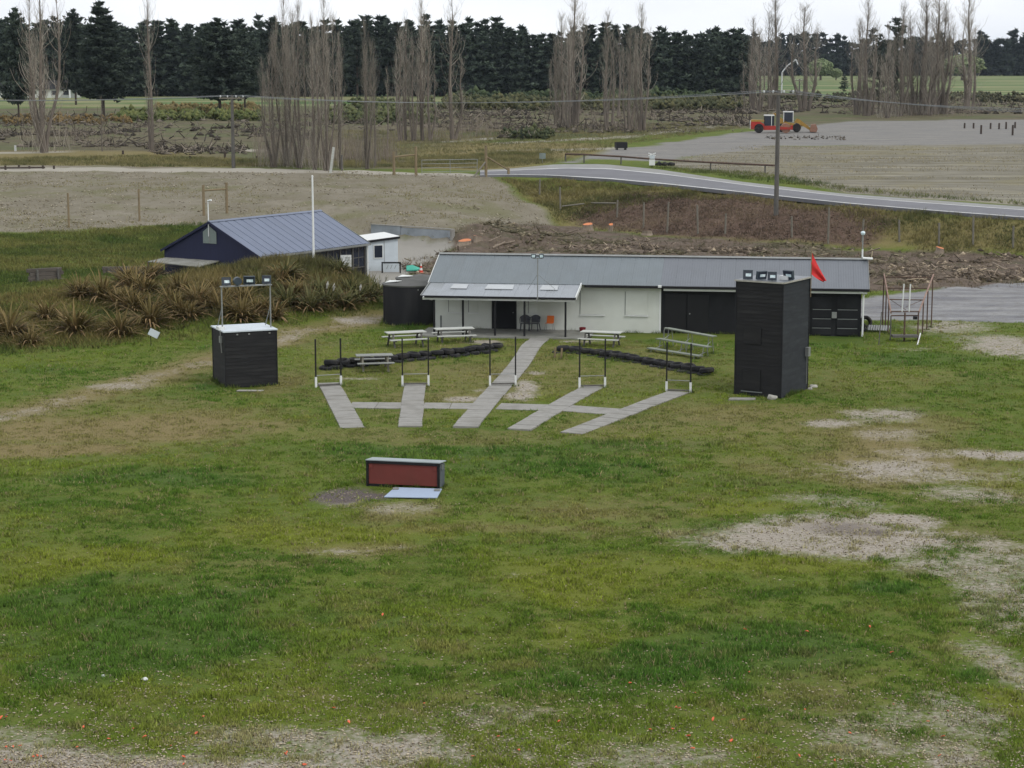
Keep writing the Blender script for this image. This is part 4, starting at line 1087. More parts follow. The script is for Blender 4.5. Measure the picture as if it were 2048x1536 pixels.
# ================================================================ RUSTY FRAME (target thrower cage)
fa = G(1783, 686); fb = G(1838, 690)
def cage():
    t = thing('steel_cage', 'rusty open steel frame with two white uprights beside the yard', 'frame', (18.9, 104.6, 0), R(-9))
    W1, W2, Dp = 1.50, 2.42, 2.6
    # back posts, mid posts, front posts
    def pt(px, py, Y): p = D(px, py, Y); q = Matrix.Rotation(R(9), 4, 'Z') @ (p - Vector((18.9, 104.6, 0))); return q
    Yb, Yf, Ym = 109.6, 104.2, 107.0
    for (px, yt, yb, Y, m) in ((1768, 549, 655, Yb, 'rust'), (1773, 575, 653, Yb - 1, 'rust'), (1778, 600, 656, Ym, 'rust'), (1866, 549, 642, Yb, 'rust'), (1856, 582, 650, Yb - 1, 'rust'), (1847, 602, 660, Ym, 'rust'), (1782, 632, 682, Yf, 'timber_grey'), (1837, 625, 690, Yf, 'rust')):
        a = pt(px, yt, Y); MB().tube((a.x, a.y, -.15), (a.x, a.y, a.z), .035).build('post', M[m], t)
    for p0, p1 in (((1768, 548, Yb), (1782, 626, Yf)), ((1867, 549, Yb), (1838, 624, Yf))):
        a, c = pt(*p0), pt(*p1); MB().tube(a, c, .045).build('sloping_rail', M['pink_steel'], t)
    for p0, p1 in (((1768, 554, Yb), (1866, 555, Yb)), ((1773, 576, Yb - 1), (1856, 577, Yb - 1)), ((1779, 599, Ym), (1847, 600, Ym)), ((1782, 623, Yf), (1838, 623, Yf)), ((1782, 631, Yf), (1838, 631, Yf))):
        a, c = pt(*p0), pt(*p1); MB().tube(a, c, .032).build('crossbar', M['rust'], t)
    for p0, p1 in (((1782, 600, Ym), (1812, 620, Yf)), ((1845, 600, Ym), (1812, 614, Yf))):
        a, c = pt(*p0), pt(*p1); MB().tube(a, c, .015).build('brace', M['rust'], t)
    for x0, x1 in ((1808, 1804), (1821, 1818)):
        a, c = pt(x0, 568, Yf), pt(x1, 624, Yf); MB().tube(c, a, .035).build('white_upright', M['white_trim'], t)
    a = pt(1810, 625, Yf); MB().tube((a.x, a.y, -.05), a, .045).build('centre_post', M['rust'], t)
    a, c = pt(1784, 668, Yf), pt(1836, 668, Yf); a.z = c.z = .28; MB().bar(a, c, .5, .12).build('base_tray', M['timber_grey'], t)
    a = pt(1830, 634, Yf); MB().box(a.x - .1, a.x + .12, a.y - .1, a.y + .1, a.z - .12, a.z + .04).build('winch', M['black_gloss'], t)
cage()
def leaning(p0, p1, r, m, name, label, cat):
    c = MB().tube((0, 0, 0), Vector(p1) - Vector(p0), r, n=7).build(name, M[m], None, False, p0); return tag(c, label, cat)
a = G(1757, 692); leaning((a.x, a.y, -.1), (a.x + .15, a.y + .2, 1.75), .03, 'timber_grey', 'leaning_pole', 'thin grey pole leaning beside the tyre pile and steel frame', 'pole')
a = G(1834, 690); leaning((a.x, a.y - .1, .03), (a.x + .9, a.y + 3.6, .12), .035, 'white_plastic', 'pale_pipe', 'pale pipe lying in the grass along the steel frame', 'pipe')
b = MB()
for k in range(9): b.prism([(k * .13, 0, 0), (k * .13 + .065, 0, .035), (k * .13 + .13, 0, 0)], (0, .75, 0))
cs = b.build('corrugated_sheet', M['galv'], None, False, (G(1733, 664).x, G(1733, 664).y - .1, .12)); cs.rotation_euler = (R(14), 0, R(-15)); tag(cs, 'short corrugated iron sheet by the right end of the clubhouse', 'iron sheet')
# ================================================================ BLUE SHED
S0 = Vector((-15.9, 125.0, 0)); SA = math.atan2(.839, .545)
shed = thing('shed', 'blue-roofed shed with a navy gable half hidden behind the flax bank', 'shed', S0, SA)
SLn, SWd, SE, SRz = 11.2, 7.9, 2.5, 4.42
MB().prism([(0, 0, -.3), (0, SWd, -.3), (0, SWd, SE), (0, SWd / 2, SRz - .06), (0, 0, SE)], (.12, 0, 0)).build('gable_wall', M['navy'], shed)
MB().prism([(SLn - .12, 0, -.3), (SLn - .12, SWd, -.3), (SLn - .12, SWd, SE), (SLn - .12, SWd / 2, SRz - .06), (SLn - .12, 0, SE)], (.12, 0, 0)).build('gable_wall', M['grey_wall'], shed)
MB().box(.12, 5.6, .0, .1, -.3, SE).build('side_wall', M['grey_wall'], shed)
MB().box(5.6, SLn - .12, .12, .2, -.3, SE).build('side_wall', M['black_paint'], shed)
MB().box(.12, SLn - .12, SWd - .1, SWd, -.3, SE).build('back_wall', M['grey_wall'], shed)
for k in range(5): x = 5.62 + k * 1.35; MB().box(x, x + .10, .0, .115, -.3, SE - .02).build('stud', M['timber_grey'], shed)
for k in range(4):
    x = 5.62 + k * 1.35
    f = MB().box(x + .14, x + 1.3, .06, .115, .9, 2.2).build('window', M['glass_dark'], shed)
    b = MB(); b.box(x + .12, x + 1.33, .04, .058, .84, .9); b.box(x + .12, x + 1.33, .04, .058, 2.2, 2.26); b.box(x + .68, x + .74, .04, .058, .9, 2.2); b.box(x + .12, x + 1.33, .04, .058, 1.5, 1.55)
    b.build('window_frame', M['timber_grey'], f)
srf = bpy.data.objects.new('roof', None); COL.objects.link(srf); srf.parent = shed
sang = math.atan2(SRz - SE, SWd / 2); ssl = math.hypot(SRz - SE + .1, SWd / 2 + .2)
bs = roof_sheet(.76, ssl, 'roof_sheet', M['roof_blue'], 3, .035)
n = int(SLn / .76) + 1
for k in range(n):
    link('roof_sheet', bs, srf, (-.1 + k * .76, -.2, SE - .07), (sang, 0, 0))
    link('roof_sheet', bs, srf, (-.1 + (k + 1) * .76, SWd + .2, SE - .07), (sang, 0, math.pi))
SXE = -.1 + n * .76
MB().prism([(-.13, SWd / 2 - .16, SRz + .01), (-.13, SWd / 2, SRz + .09), (-.13, SWd / 2 + .16, SRz + .01), (-.13, SWd / 2, SRz + .11)], (SXE + .16, 0, 0)).build('ridge_cap', M['roof_blue'], srf)
for x, m_ in ((-.13, 'navy'), (SXE + .03, 'galv')):
    MB().bar((x, -.22, SE - .1), (x, SWd / 2, SRz - .02), .04, .14).build('barge_board', M[m_], shed)
    MB().bar((x, SWd + .22, SE - .1), (x, SWd / 2, SRz - .02), .04, .14).build('barge_board', M[m_], shed)
MB().box(-.1, SXE, -.32, -.2, SE - .20, SE - .09).build('gutter', M['galv'], shed)
vp = MB().prism([(-.06, SWd / 2 - .55, SRz - 1.35), (-.06, SWd / 2 + .55, SRz - 1.35), (-.06, SWd / 2 + .55, SRz - .62), (-.06, SWd / 2, SRz - .25), (-.06, SWd / 2 - .55, SRz - .62)], (.055, 0, 0)).build('gable_vent', M['green_grey'], shed)
MB().box(-.085, -.062, SWd / 2 - .03, SWd / 2 + .03, SRz - 1.34, SRz - .3).build('vent_strip', M['galv'], vp)
b = MB(); b.tube((-.06, SWd / 2 + .06, SRz - .9), (-.06, SWd / 2 + .06, SRz + 1.35), .035); b.tube((-.06, SWd / 2 + .06, SRz + 1.35), (-.1, SWd / 2 - .25, SRz + 1.42), .06); b.build('vent_pipe', M['white_plastic'], shed)
p = D(734, 540, 134.6); b = MB(); b.tube((SLn - .05, -.12, -.2), (SLn - .05, -.12, SE - .2), .05); b.build('downpipe', M['white_plastic'], shed)
# sign on the shed side
sx = 8.2; sp = S0 + Matrix.Rotation(SA, 4, 'Z') @ Vector((sx, -.45, 0))
p = D(692, 522, 132.0)
sg = thing('notice_board', 'white notice board with small dark print in front of the blue shed', 'sign', (p.x, p.y, 0), R(14))
pz = p.z; MB().box(-.36, .36, -.02, .02, pz - .40, pz + .40).build('board', M['white_trim'], sg)
for x in (-.3, .3): MB().box(x - .03, x + .03, .021, .08, -.1, pz + .36).build('post', M['timber_grey'], sg)
for k, (x0, x1, zz) in enumerate(((-.08, .26, .22), (-.08, .24, .13), (-.08, .28, .04), (-.26, .2, -.16), (-.2, .26, -.25))):
    MB().box(x0, x1, -.026, -.021, pz + zz, pz + zz + .035).build('print_line', M['grey_wall'], sg)
MB().lathe([(.09, 0), (.09, .006)], 12).build('emblem', M['black_gloss'], sg); sg.children[-1].location = (-.21, -.021, pz + .12); sg.children[-1].rotation_euler = (R(90), 0, 0)
# annex
A0 = G(737, 543); a1 = G(797, 541); d = a1 - A0; AW = d.length
an = thing('annex', 'small white cabin with one dark window at the end of the blue shed', 'cabin', A0, math.atan2(d.y, d.x) + .05)
MB().prism([(0, 0, -.1), (AW, 0, -.1), (AW, 0, 2.32), (0, 0, 2.12)], (0, 3.4, 0)).build('wall', M['annex'], an)
MB().prism([(-.1, -.12, 2.13), (AW + .12, -.12, 2.36), (AW + .12, 3.6, 2.36), (-.1, 3.6, 2.13)], (0, 0, .06)).build('roof', M['white_trim'], an)
MB().prism([(-.1, -.15, 2.02), (AW + .12, -.15, 2.25), (AW + .12, -.15, 2.41), (-.1, -.15, 2.18)], (0, .025, 0)).build('fascia', M['black_gloss'], an)
w = MB().box(AW * .2, AW * .47, -.03, -.001, .95, 1.8).build('window', M['glass_dark'], an)
b = MB(); x0, x1 = AW * .2, AW * .47
for q in ((x0 - .06, x0, .9, 1.86), (x1, x1 + .06, .9, 1.86), (x0, x1, .89, .949), (x0, x1, 1.801, 1.86)): b.box(q[0], q[1], -.045, -.001, q[2], q[3])
b.build('window_frame', M['white_trim'], w)
MB().box(AW * .53, AW * .535 + .02, -.02, -.001, 0, 2.1).build('panel_joint', M['galv'], an)
p = G(764, 545); rf = thing('rail_fence', 'short dark rail fence with pale scribbled panel before the white cabin', 'fence', (p.x, p.y - .5, 0), R(3))
MB().box(0, .1, 0, .1, -.1, .78).build('post', M['black_gloss'], rf); MB().box(.102, 1.25, .01, .07, .68, .78).build('rail', M['black_gloss'], rf)
MB().box(1.252, 1.34, 0, .1, -.1, .78).build('post', M['black_gloss'], rf); MB().box(.14, 1.22, .03, .05, .08, .66).build('panel', M['annex'], rf)
for x in (.35, .62, .9): MB().bar((x, .024, .3), (x + .12, .024, .58), .03, .01, (0, 1, 0)).build('scribble', M['grey_wall'], rf)
# low roof by the gable
cs_ = [G(296, 524, 1.9), G(398, 535, 1.9), G(448, 521, 1.95), G(346, 513, 1.95)]
lr = thing('lean_to', 'low flat-roofed shelter in front of the navy gable', 'shelter', (cs_[0].x, cs_[0].y, 0), 0)
o0 = Vector((cs_[0].x, cs_[0].y, 0))
nn = 6
for k in range(nn):
    p0, p1 = cs_[0].lerp(cs_[1], k / nn), cs_[0].lerp(cs_[1], (k + .97) / nn); q1, q0 = cs_[3].lerp(cs_[2], (k + .97) / nn), cs_[3].lerp(cs_[2], k / nn)
    MB().prism([p0 - o0, p1 - o0, q1 - o0, q0 - o0], (0, 0, .05 + .01 * (k % 2))).build('roof_sheet', M['timber_pale'] if 'timber_pale' in M else M['concrete_old'], lr)
for c in cs_: MB().box(c.x - o0.x - .05, c.x - o0.x + .05, c.y - o0.y - .05, c.y - o0.y + .05, -.2, c.z - .002).build('post', M['timber_grey'], lr)
# sleepers
def sleepers(p0, p1, n, label, h=.22):
    a, c = T(*p0), T(*p1); d = c - a; L_ = math.hypot(d.x, d.y)
    t = thing('sleeper_wall', label, 'retaining wall', (a.x, a.y, min(a.z, c.z)), math.atan2(d.y, d.x), 'sleeper walls on the bank')
    tl = math.atan2(c.z - a.z, L_)
    for k in range(n):
        M_ = Matrix.Rotation(-tl * .6, 4, 'Y')
        MB().box(random.uniform(-.2, .1), L_ + random.uniform(-.3, .1), k * .05, .22 + k * .05, -.05 + k * h, -.05 + (k + 1) * h - .015, M_).build('sleeper', M['sleeper'], t)
    for x in (.4, L_ - .5): MB().box(x - .06, x + .06, -.13, -.02, -.3, n * h - .1).build('post', M['timber_grey'], t)
sleepers((62, 566), (132, 562), 4, 'short grey timber sleeper wall at the left among the grass')
sleepers((205, 549), (332, 551), 4, 'longer grey timber sleeper wall behind the flax')
# flagpole
p = D(627.5, 532, 124.0); pz = D(627.5, 353, 124.0).z
fp = thing('flagpole', 'bare white pole standing in front of the blue shed roof', 'pole', (p.x, p.y, 0))
b = MB(); b.tube((0, 0, zt(p.x, p.y) - .3), (0, 0, pz), .075, .055, 10); b.build('mast', M['white_plastic'], fp, True)
MB().lathe([(.07, 0), (.07, .04), (0, .08)], 10, (0, 0, pz)).build('cap', M['white_plastic'], fp)
# concrete wall
a, m1, c = G(742, 481), G(797, 485.5), G(903, 492)
for (p, q, lb) in ((a, m1, 0), (m1, c, 1)):
    pass
cw_ = thing('concrete_wall', 'grey concrete panel retaining wall at the foot of the gravel bank', 'retaining wall', a, math.atan2(c.y - a.y, c.x - a.x))
Lc = (c - a).length; s1 = (m1 - a).length
MB().box(0, s1 - .02, 0, .2, -.3, 1.30).build('panel', M['slab_wall'], cw_); MB().box(s1 + .02, Lc, 0, .2, -.3, 1.22).build('panel', M['slab_wall'], cw_)
MB().box(-.05, Lc + .03, -.04, .24, 1.305, 1.36).build('capping', M['concrete'], cw_)
MB().box(Lc - .05, Lc + .12, -.12, .3, -.3, 1.30).build('end_post', M['concrete'], cw_)
# cone, tarp, small sign
p = G(842, 546); cn = thing('traffic_cone', 'red and white traffic cone behind the water tanks', 'traffic cone', (p.x, p.y, 0))
MB().box(-.19, .19, -.19, .19, 0, .04).build('base', M['cone_red'], cn)
b = MB(); b.lathe([(.15, .04), (.115, .2)], 14); b.build('body', M['cone_red'], cn, True); MB().lathe([(.115, .2), (.085, .36)], 14).build('band', M['white_trim'], cn, True); MB().lathe([(.085, .36), (.06, .5)], 14).build('body', M['cone_red'], cn, True); MB().lathe([(.06, .5), (.035, .66), (0, .66)], 14).build('tip', M['white_trim'], cn, True)
p = G(826, 543); b = MB(); b.prism([(-.45, -.3, 0), (.35, -.35, .05), (.45, .25, .1), (-.1, .35, .3), (-.5, .3, .25)], (.03, 0, .08)); o = b.build('tarp', M['teal'], None, False, (p.x, p.y, .05)); tag(o, 'small crumpled teal tarp behind the water tanks', 'tarp')
p = T(302, 690); sg = thing('stake_sign', 'small tilted white sign on a dark stake below the flax', 'sign', (p.x, p.y, p.z), R(8))
MB().tube((0, 0, -.2), (0, 0, .95), .018).build('stake', M['black_gloss'], sg)
o = MB().box(-.12, .42, -.035, -.02, .42, .78, Matrix.Rotation(R(28), 4, 'Y')).build('plate', M['annex'], sg); o.location = (-.25, 0, .15)

# ================================================================ POSTS, FENCES, GATES
def post(px, yb, yt, r, m, label, cat='post', name='fence_post', tilt=0, group=None, square=False, dy=0):
    p = T(px, yb); z = D(px, yt, p.y).z; h = max(.3, z - p.z)
    b = MB()
    if square: b.box(-r, r, -r, r, -.2, h)
    else: b.tube((0, 0, -.25), (tilt * h, 0, h), r, r * .92, 9)
    o = b.build(name, M[m], None, not square, (p.x, p.y, p.z)); tag(o, label, cat, group); return p, h
for i, (px, yb, yt) in enumerate(((138, 454, 386), (279, 440, 378))):
    post(px, yb, yt, .085, 'timber_post', 'lone wooden post on the gravel bank, %s from the left' % ORD[i], group='wooden posts on the gravel bank')
def hframe(x0, yb0, yt0, x1, yb1, yt1, yr0, yr1, label, r=.12, name='post_and_rail_fence', braces=()):
    a, c = T(x0, yb0), T(x1, yb1); c = Vector((D(x1, yb1, a.y + (c.y - a.y) * .5)).to_tuple()) if abs(c.y - a.y) > 4 else c
    a.z = zt(a.x, a.y); c.z = zt(c.x, c.y)
    t = thing(name, label, 'fence', a, 0)
    ha, hc = D(x0, yt0, a.y).z, D(x1, yt1, c.y).z; d = c - a
    MB().tube((0, 0, -.3), (0, 0, ha - a.z), r, r * .95, 10).build('post', M['timber_post'], t, True)
    MB().tube((d.x, d.y, d.z - .3), (d.x, d.y, hc - a.z), r, r * .95, 10).build('post', M['timber_post'], t, True)
    z0, z1 = D(x0, yr0, a.y).z - a.z, D(x1, yr1, c.y).z - a.z
    MB().tube((0, 0, z0), (d.x, d.y, z1), r * .6, n=8).build('rail', M['timber_post'], t, True)
    return t, a
hframe(408, 432, 370, 454, 428, 365, 381, 378, 'two tall wooden posts joined by a rail on the gravel bank above the shed', .12)
hframe(788, 350, 303, 832, 349, 293, 314, 309, 'wooden gate posts joined by a rail on top of the gravel bank', .14)
t, a = hframe(972, 353, 291, 1017, 351, 335, 313, 340, 'tall braced corner post at the end of the gravel bank', .14, 'corner_strainer')
c = D(944, 356, a.y - 1.2); z0 = D(970, 324, a.y).z - a.z
MB().tube((c.x - a.x, c.y - a.y, c.z - a.z - .1), (-.05, -.1, z0), .09, n=8).build('brace', M['timber'], t, True)
p = T(661, 346); b = MB(); h = D(667, 294, p.y).z - p.z; b.box(-.13, .13, -.06, .06, -.2, h); o = b.build('leaning_board', M['table_white'], None, False, (p.x, p.y, p.z)); o.rotation_euler = (0, R(8), 0); tag(o, 'tall pale leaning board at the foot of the bare poplars', 'board')
post(684, 343, 310, .1, 'timber_grey', 'short dark post right of the pale leaning board')
# wire gate on the bank
p, q = T(838, 350), T(962, 351); q = D(962, 351, p.y + 2); gt = thing('field_gate', 'thin grey metal field gate on top of the gravel bank', 'gate', p, math.atan2(q.y - p.y, q.x - p.x)); L_ = math.hypot(q.x - p.x, q.y - p.y)
for x in (.3, L_ / 2, L_ - .4): MB().tube((x, 0, 0), (x, 0, 1.5), .03).build('stile', M['galv'], gt)
for z in (.3, .7, 1.1, 1.48): MB().tube((.3, 0, z), (L_ - .4, 0, z), .022).build('bar', M['galv'], gt)
# posts on the road bank
for i, (px, yb, yt) in enumerate(((1079, 392, 358), (1121, 421, 374), (1234, 436, 400), (1287, 455, 405), (1334, 466, 404), (1396, 468, 410), (1450, 468, 427), (1584, 476, 433), (1656, 487, 415), (1724, 484, 438), (1799, 486, 440), (1878, 494, 446), (1946, 492, 434), (2026, 498, 452))):
    post(px, yb, yt, .085, 'timber', 'weathered fence post below the road, %s from the left' % ORD[i], tilt=random.uniform(-.05, .05), group='fence posts on the bank below the road')
for k, (p0, p1, lb) in enumerate((((1124, 419), (1168, 411), 'broken fence rail lying on the bank, left of two'), ((1182, 413), (1234, 424), 'broken fence rail lying on the bank, right of two'))):
    a, c = T(*p0), T(*p1); c = Vector((c.x, a.y + (c.y - a.y) * .4, 0)); c.z = zt(c.x, c.y) + .25
    o = MB().tube((0, 0, .25), (c.x - a.x, c.y - a.y, c.z - a.z), .07, n=7).build('fence_rail', M['timber'], None, True, a); tag(o, lb, 'rail')
# pipe rail across the road
A = T(1130, 322); Bv = T(1545, 349)
prf = thing('pipe_rail', 'long low dark rail on short posts along the far side of the road', 'fence', A, 0)
prev = None
pp = [(1131, 308, 322), (1168, 309, 326), (1242, 313, 329), (1302, 318, 331), (1421, 325, 341), (1530, 330, 348)]
pts = []
for px, yr, yb in pp:
    p = T(px, yb); z = D(px, yr, p.y).z; pts.append(Vector((p.x, p.y, z)) - A)
    MB().tube((p.x - A.x, p.y - A.y, p.z - A.z - .2), (p.x - A.x, p.y - A.y, z - A.z), .08).build('post', M['timber_grey'], prf)
p = T(1548, 350); pts.append(Vector((p.x, p.y, D(1548, 331, p.y).z)) - A)
for a, c in zip(pts[:-1], pts[1:]): MB().tube(a, c, .10, n=8).build('rail', M['rust'], prf, True)
p = T(1304, 333); s = thing('white_marker', 'white board with a crossed top beside the long rail', 'sign', p, 0)
MB().box(-.32, .32, -.05, .05, .1, .75).build('lower_board', M['white_trim'], s); MB().box(-.28, .28, -.05, .05, .82, 1.2).build('upper_board', M['annex'], s)
MB().bar((-.4, 0, 1.15), (.4, 0, 1.45), .08, .1).build('arm', M['white_trim'], s); MB().bar((.4, .08, 1.15), (-.4, .08, 1.45), .08, .1).build('arm', M['white_trim'], s); MB().box(-.05, .05, .051, .12, -.1, 1.3).build('stake', M['timber_grey'], s)
for k, px in enumerate((1318, 1330, 1341)): rock('rubbish_sack', 'dark sack on the verge beside the white marker, %s from the left' % ORD[k], T(px, 331), (.5, .35, .32), 'rubber', 20 + k, 'sack', 'dark sacks beside the rail')
p = T(1085, 327); s = thing('road_sign', 'small pale green plate on a post at the road bend', 'sign', p, R(10)); MB().box(-.36, .36, -.02, .02, .5, 1.15).build('plate', M['green_grey'], s); MB().tube((0, .05, -.2), (0, .05, 1.1), .03).build('post', M['galv'], s)
p = T(1242, 299); s = thing('black_bin', 'black open box standing alone on the gravel lot', 'bin', p, R(15)); b = MB(); b.box(-.75, .75, -.4, -.35, .25, 1.0); b.box(-.75, .75, .35, .4, .25, 1.0); b.box(-.75, -.7, -.35, .35, .25, 1.0); b.box(.7, .75, -.35, .35, .25, 1.0); b.box(-.7, .7, -.35, .35, .25, .3); b.build('body', M['black_gloss'], s)
for x in (-.65, .5): MB().box(x, x + .15, -.3, .3, 0, .249).build('foot', M['black_gloss'], s)
# far right posts
for i, (px, yt, yb) in enumerate(((1929, 246, 257), (1947, 246, 257), (1962, 250, 268), (1981, 246, 257), (1998, 246, 258), (2012, 244, 258), (2025, 250, 271), (2030, 244, 256))):
    post(px, yb, yt, .16, 'bark_dark', 'dark stub post on the far gravel lot, %s from the left' % ORD[i], group='dark stub posts on the far lot')
for i, (px, yt, yb) in enumerate(((11, 331, 340), (38, 330, 337), (59, 332, 338), (86, 331, 337), (108, 333, 337))):
    post(px, yb, yt, .12, 'bark_dark', 'small dark post at the edge of the gravel bank, %s from the left edge' % ORD[i], group='small dark posts on the bank edge')
a, c = D(0, 336, T(11, 339).y), D(90, 335, T(11, 339).y); o = MB().tube(a - a, c - a, .09, n=7).build('low_rail', M['bark_dark'], None, True, a); tag(o, 'low dark rail at the far left edge of the gravel bank', 'rail')
for i, (px, yt, yb) in enumerate(((31, 291, 303), (246, 301, 309), (380, 312, 318), (450, 304, 316), (514, 312, 320))):
    post(px, yb, yt, .14, 'bark_dark' if i else 'white_trim', ('pale marker post at the far left under the poplars' if i == 0 else 'short dark stub beyond the gravel bank, %s from the left' % ORD[i - 1]))

# ================================================================ POWER POLES AND WIRES
def pole(px, yb, yt, rz, label):
    p = T(px, yb); top = D(px, yt, p.y).z - p.z
    t = thing('power_pole', label, 'power pole', p, rz)
    b = MB(); b.tube((0, 0, -.5), (0, 0, top), .21, .15, 12); b.build('mast', M['timber_grey'], t, True)
    c = MB().box(-1.35, 1.35, -.16, -.04 - .0, top - .42, top - .26); cb = c.build('crossarm', M['timber'], t)
    for x in (-1.2, -.45, .45, 1.2): MB().lathe([(.03, -.26), (.07, -.2), (.09, -.12), (.05, -.04), (0, -.02)], 8, (x, -.1, top)).build('insulator', M['insulator'], cb, True)
    return Matrix.Translation(p) @ Matrix.Rotation(rz, 4, 'Z'), top
mr, tr = pole(1552, 432, 180, R(-8), 'tall wooden power pole on the road bank behind the clubhouse')
ml, tl_ = pole(467, 336, 190, R(-4), 'wooden power pole on the gravel bank at the left')
mf, tf = pole(1598, 214, 158, 0, 'distant thin power pole behind the parked machines')
def wire(a, c, sag, label):
    b = MB(); pts = []
    for i in range(25):
        t = i / 24; p = a.lerp(c, t); p = p.copy(); p.z -= sag * 4 * t * (1 - t); pts.append(p - a)
    b.path(pts, .018, 5); o = b.build('overhead_wire', M['wire'], None, False, a); tag(o, label, 'wire', 'overhead power wires')
for k, x in enumerate((-1.2, .45, 1.2)):
    wl_, wr_ = ml @ Vector((x, -.1, tl_ - .03)), mr @ Vector((x, -.1, tr - .03))
    wire(wl_, wr_, .9, 'overhead wire between the two power poles, %s of three' % ('left', 'middle', 'right')[k])
    wire(wl_, D(-160, 196 + k * 1.2, wl_.y + 18), .35, 'overhead wire from the left pole to the left edge, %s of three' % ('left', 'middle', 'right')[k])
    wire(wr_, D(2260, 218 + 5 * k, wr_.y - 12), .5, 'overhead wire from the right pole to the right edge, %s of three' % ('left', 'middle', 'right')[k])

# ================================================================ MACHINES
def wheel(parent, x, y, z, r, w, m='rubber', hub='machine_red'):
    wb = bpy.data.objects.new('wheel', None); COL.objects.link(wb); wb.parent = parent; wb.location = (x, y, z); wb.rotation_euler = (R(90), 0, 0)
    MB().lathe([(r * .55, -w / 2), (r * .9, -w / 2), (r, -w * .3), (r, w * .3), (r * .9, w / 2), (r * .55, w / 2)], 20).build('tyre', M[m], wb, True)
    MB().lathe([(0, -w * .42), (r * .5, -w * .45), (r * .54, -w * .3), (r * .54, w * .3), (r * .5, w * .45), (0, w * .42)], 16).build('rim', M[hub], wb, True)
p = T(1508, 266); dp = p.y
roller = thing('road_roller', 'red road roller with a dark cab parked on the gravel lot', 'road roller', p, R(-4))
for y in (-.75, .75): wheel(roller, .72, y, .72, .72, .5)
MB().prism([(-.55, -.85, .55), (1.55, -.85, .6), (1.55, -.85, 1.35), (.9, -.85, 1.75), (-.5, -.85, 1.75), (-.6, -.85, 1.2)], (0, 1.7, 0)).build('engine_body', M['machine_red'], roller)
MB().prism([(-.55, -.8, 1.76), (1.5, -.8, 1.76), (1.5, -.8, 2.0), (-.3, -.8, 2.05), (-.55, -.8, 1.95)], (0, 1.6, 0)).build('hood', M['machine_yellow'], roller)
MB().box(-.62, -.56, -.7, .7, .6, 1.9).build('grille', M['white_trim'], roller)
cb = MB().box(1.56, 3.0, -.75, .75, 1.15, 2.65).build('cab', M['glass_dark'], roller)
MB().box(1.5, 3.08, -.82, .82, 2.655, 2.8).build('cab_roof', M['white_trim'], cb)
for x in (1.54, 2.62, 2.98):
    for y in (-.8, .75): MB().box(x, x + .08, y, y + .05, 1.1, 2.654).build('pillar', M['white_trim'] if x > 2 and x < 2.9 else M['black_gloss'], cb)
MB().prism([(1.5, -.8, .45), (4.5, -.8, .5), (4.5, -.8, .95), (3.1, -.8, 1.1), (1.5, -.8, 1.1)], (0, 1.6, 0)).build('chassis', M['machine_red'], roller)
for y in (-1.08, .95): MB().box(3.4, 5.9, y, y + .13, .55, .95).build('drum_frame', M['machine_red'], roller)
b = MB(); b.lathe([(.0, -.92), (.74, -.92), (.75, -.9), (.75, .9), (.74, .92), (0, .92)], 26); o = b.build('drum', M['steel_worn'], roller, True); o.location = (4.9, 0, .75); o.rotation_euler = (R(90), 0, 0)
MB().box(5.72, 5.95, -.95, .95, .5, 1.2).build('front_beam', M['machine_red'], roller)
p = D(1560, 262, dp + 5); p.z = zt(p.x, p.y)
dig = thing('wheel_loader', 'yellow loader with a raised arm and rusty bucket behind the power pole', 'loader', p, R(-6))
for x in (.2, 2.6):
    for y in (-.85, .85): wheel(dig, x, y, .68, .68, .5, 'rubber', 'machine_yellow')
MB().prism([(-.6, -.7, .6), (3.2, -.7, .6), (3.2, -.7, 1.2), (1.2, -.7, 1.5), (.0, -.7, 2.3), (-.6, -.7, 2.3)], (0, 1.4, 0)).build('body', M['machine_yellow'], dig)
cb = MB().box(.5, 2.0, -.7, .7, 1.6, 3.1).build('cab', M['glass_dark'], dig); MB().box(.42, 2.1, -.78, .78, 3.105, 3.25).build('cab_roof', M['white_trim'], cb)
for x in (.48, 1.95):
    for y in (-.74, .70): MB().box(x, x + .1, y, y + .05, 1.55, 3.104).build('pillar', M['white_trim'], cb)
for y in (-.55, .4): MB().prism([(2.2, y, 1.5), (2.6, y, 2.1), (3.0, y, 2.0), (4.9, y, .55), (4.7, y, .25), (2.9, y, 1.35)], (0, .15, 0)).build('arm', M['machine_yellow'], dig)
MB().tube((2.9, -.05, 1.0), (4.3, -.05, 1.1), .10).build('ram', M['steel_worn'], dig)
MB().prism([(4.7, -1.1, .05), (5.7, -1.1, .0), (5.9, -1.1, .5), (5.6, -1.1, 1.25), (4.9, -1.1, 1.2), (4.75, -1.1, .6)], (0, 2.2, 0)).build('bucket', M['steel_worn'], dig)
MB().path([(-.4, 0, 2.3), (-.9, 0, 2.9), (-1.5, 0, 1.6)], .14, 8).build('rear_boom', M['machine_yellow'], dig)
p = T(1563, 195); s = thing('bent_pipe', 'tall bent pale irrigation pipe standing in the far paddock', 'pipe', p, 0); b = MB(); z0 = D(1564, 145, p.y).z - p.z; q = D(1592, 119, p.y) - p; b.path([(0, 0, 0), (0, 0, z0), (q.x * .4, 0, z0 + (q.z - z0) * .55), (q.x, 0, q.z), (q.x + .6, 0, q.z - 1.5)], .2, 8); b.build('pipe', M['insulator'], s)  # plain bent pipe, carries no lamp

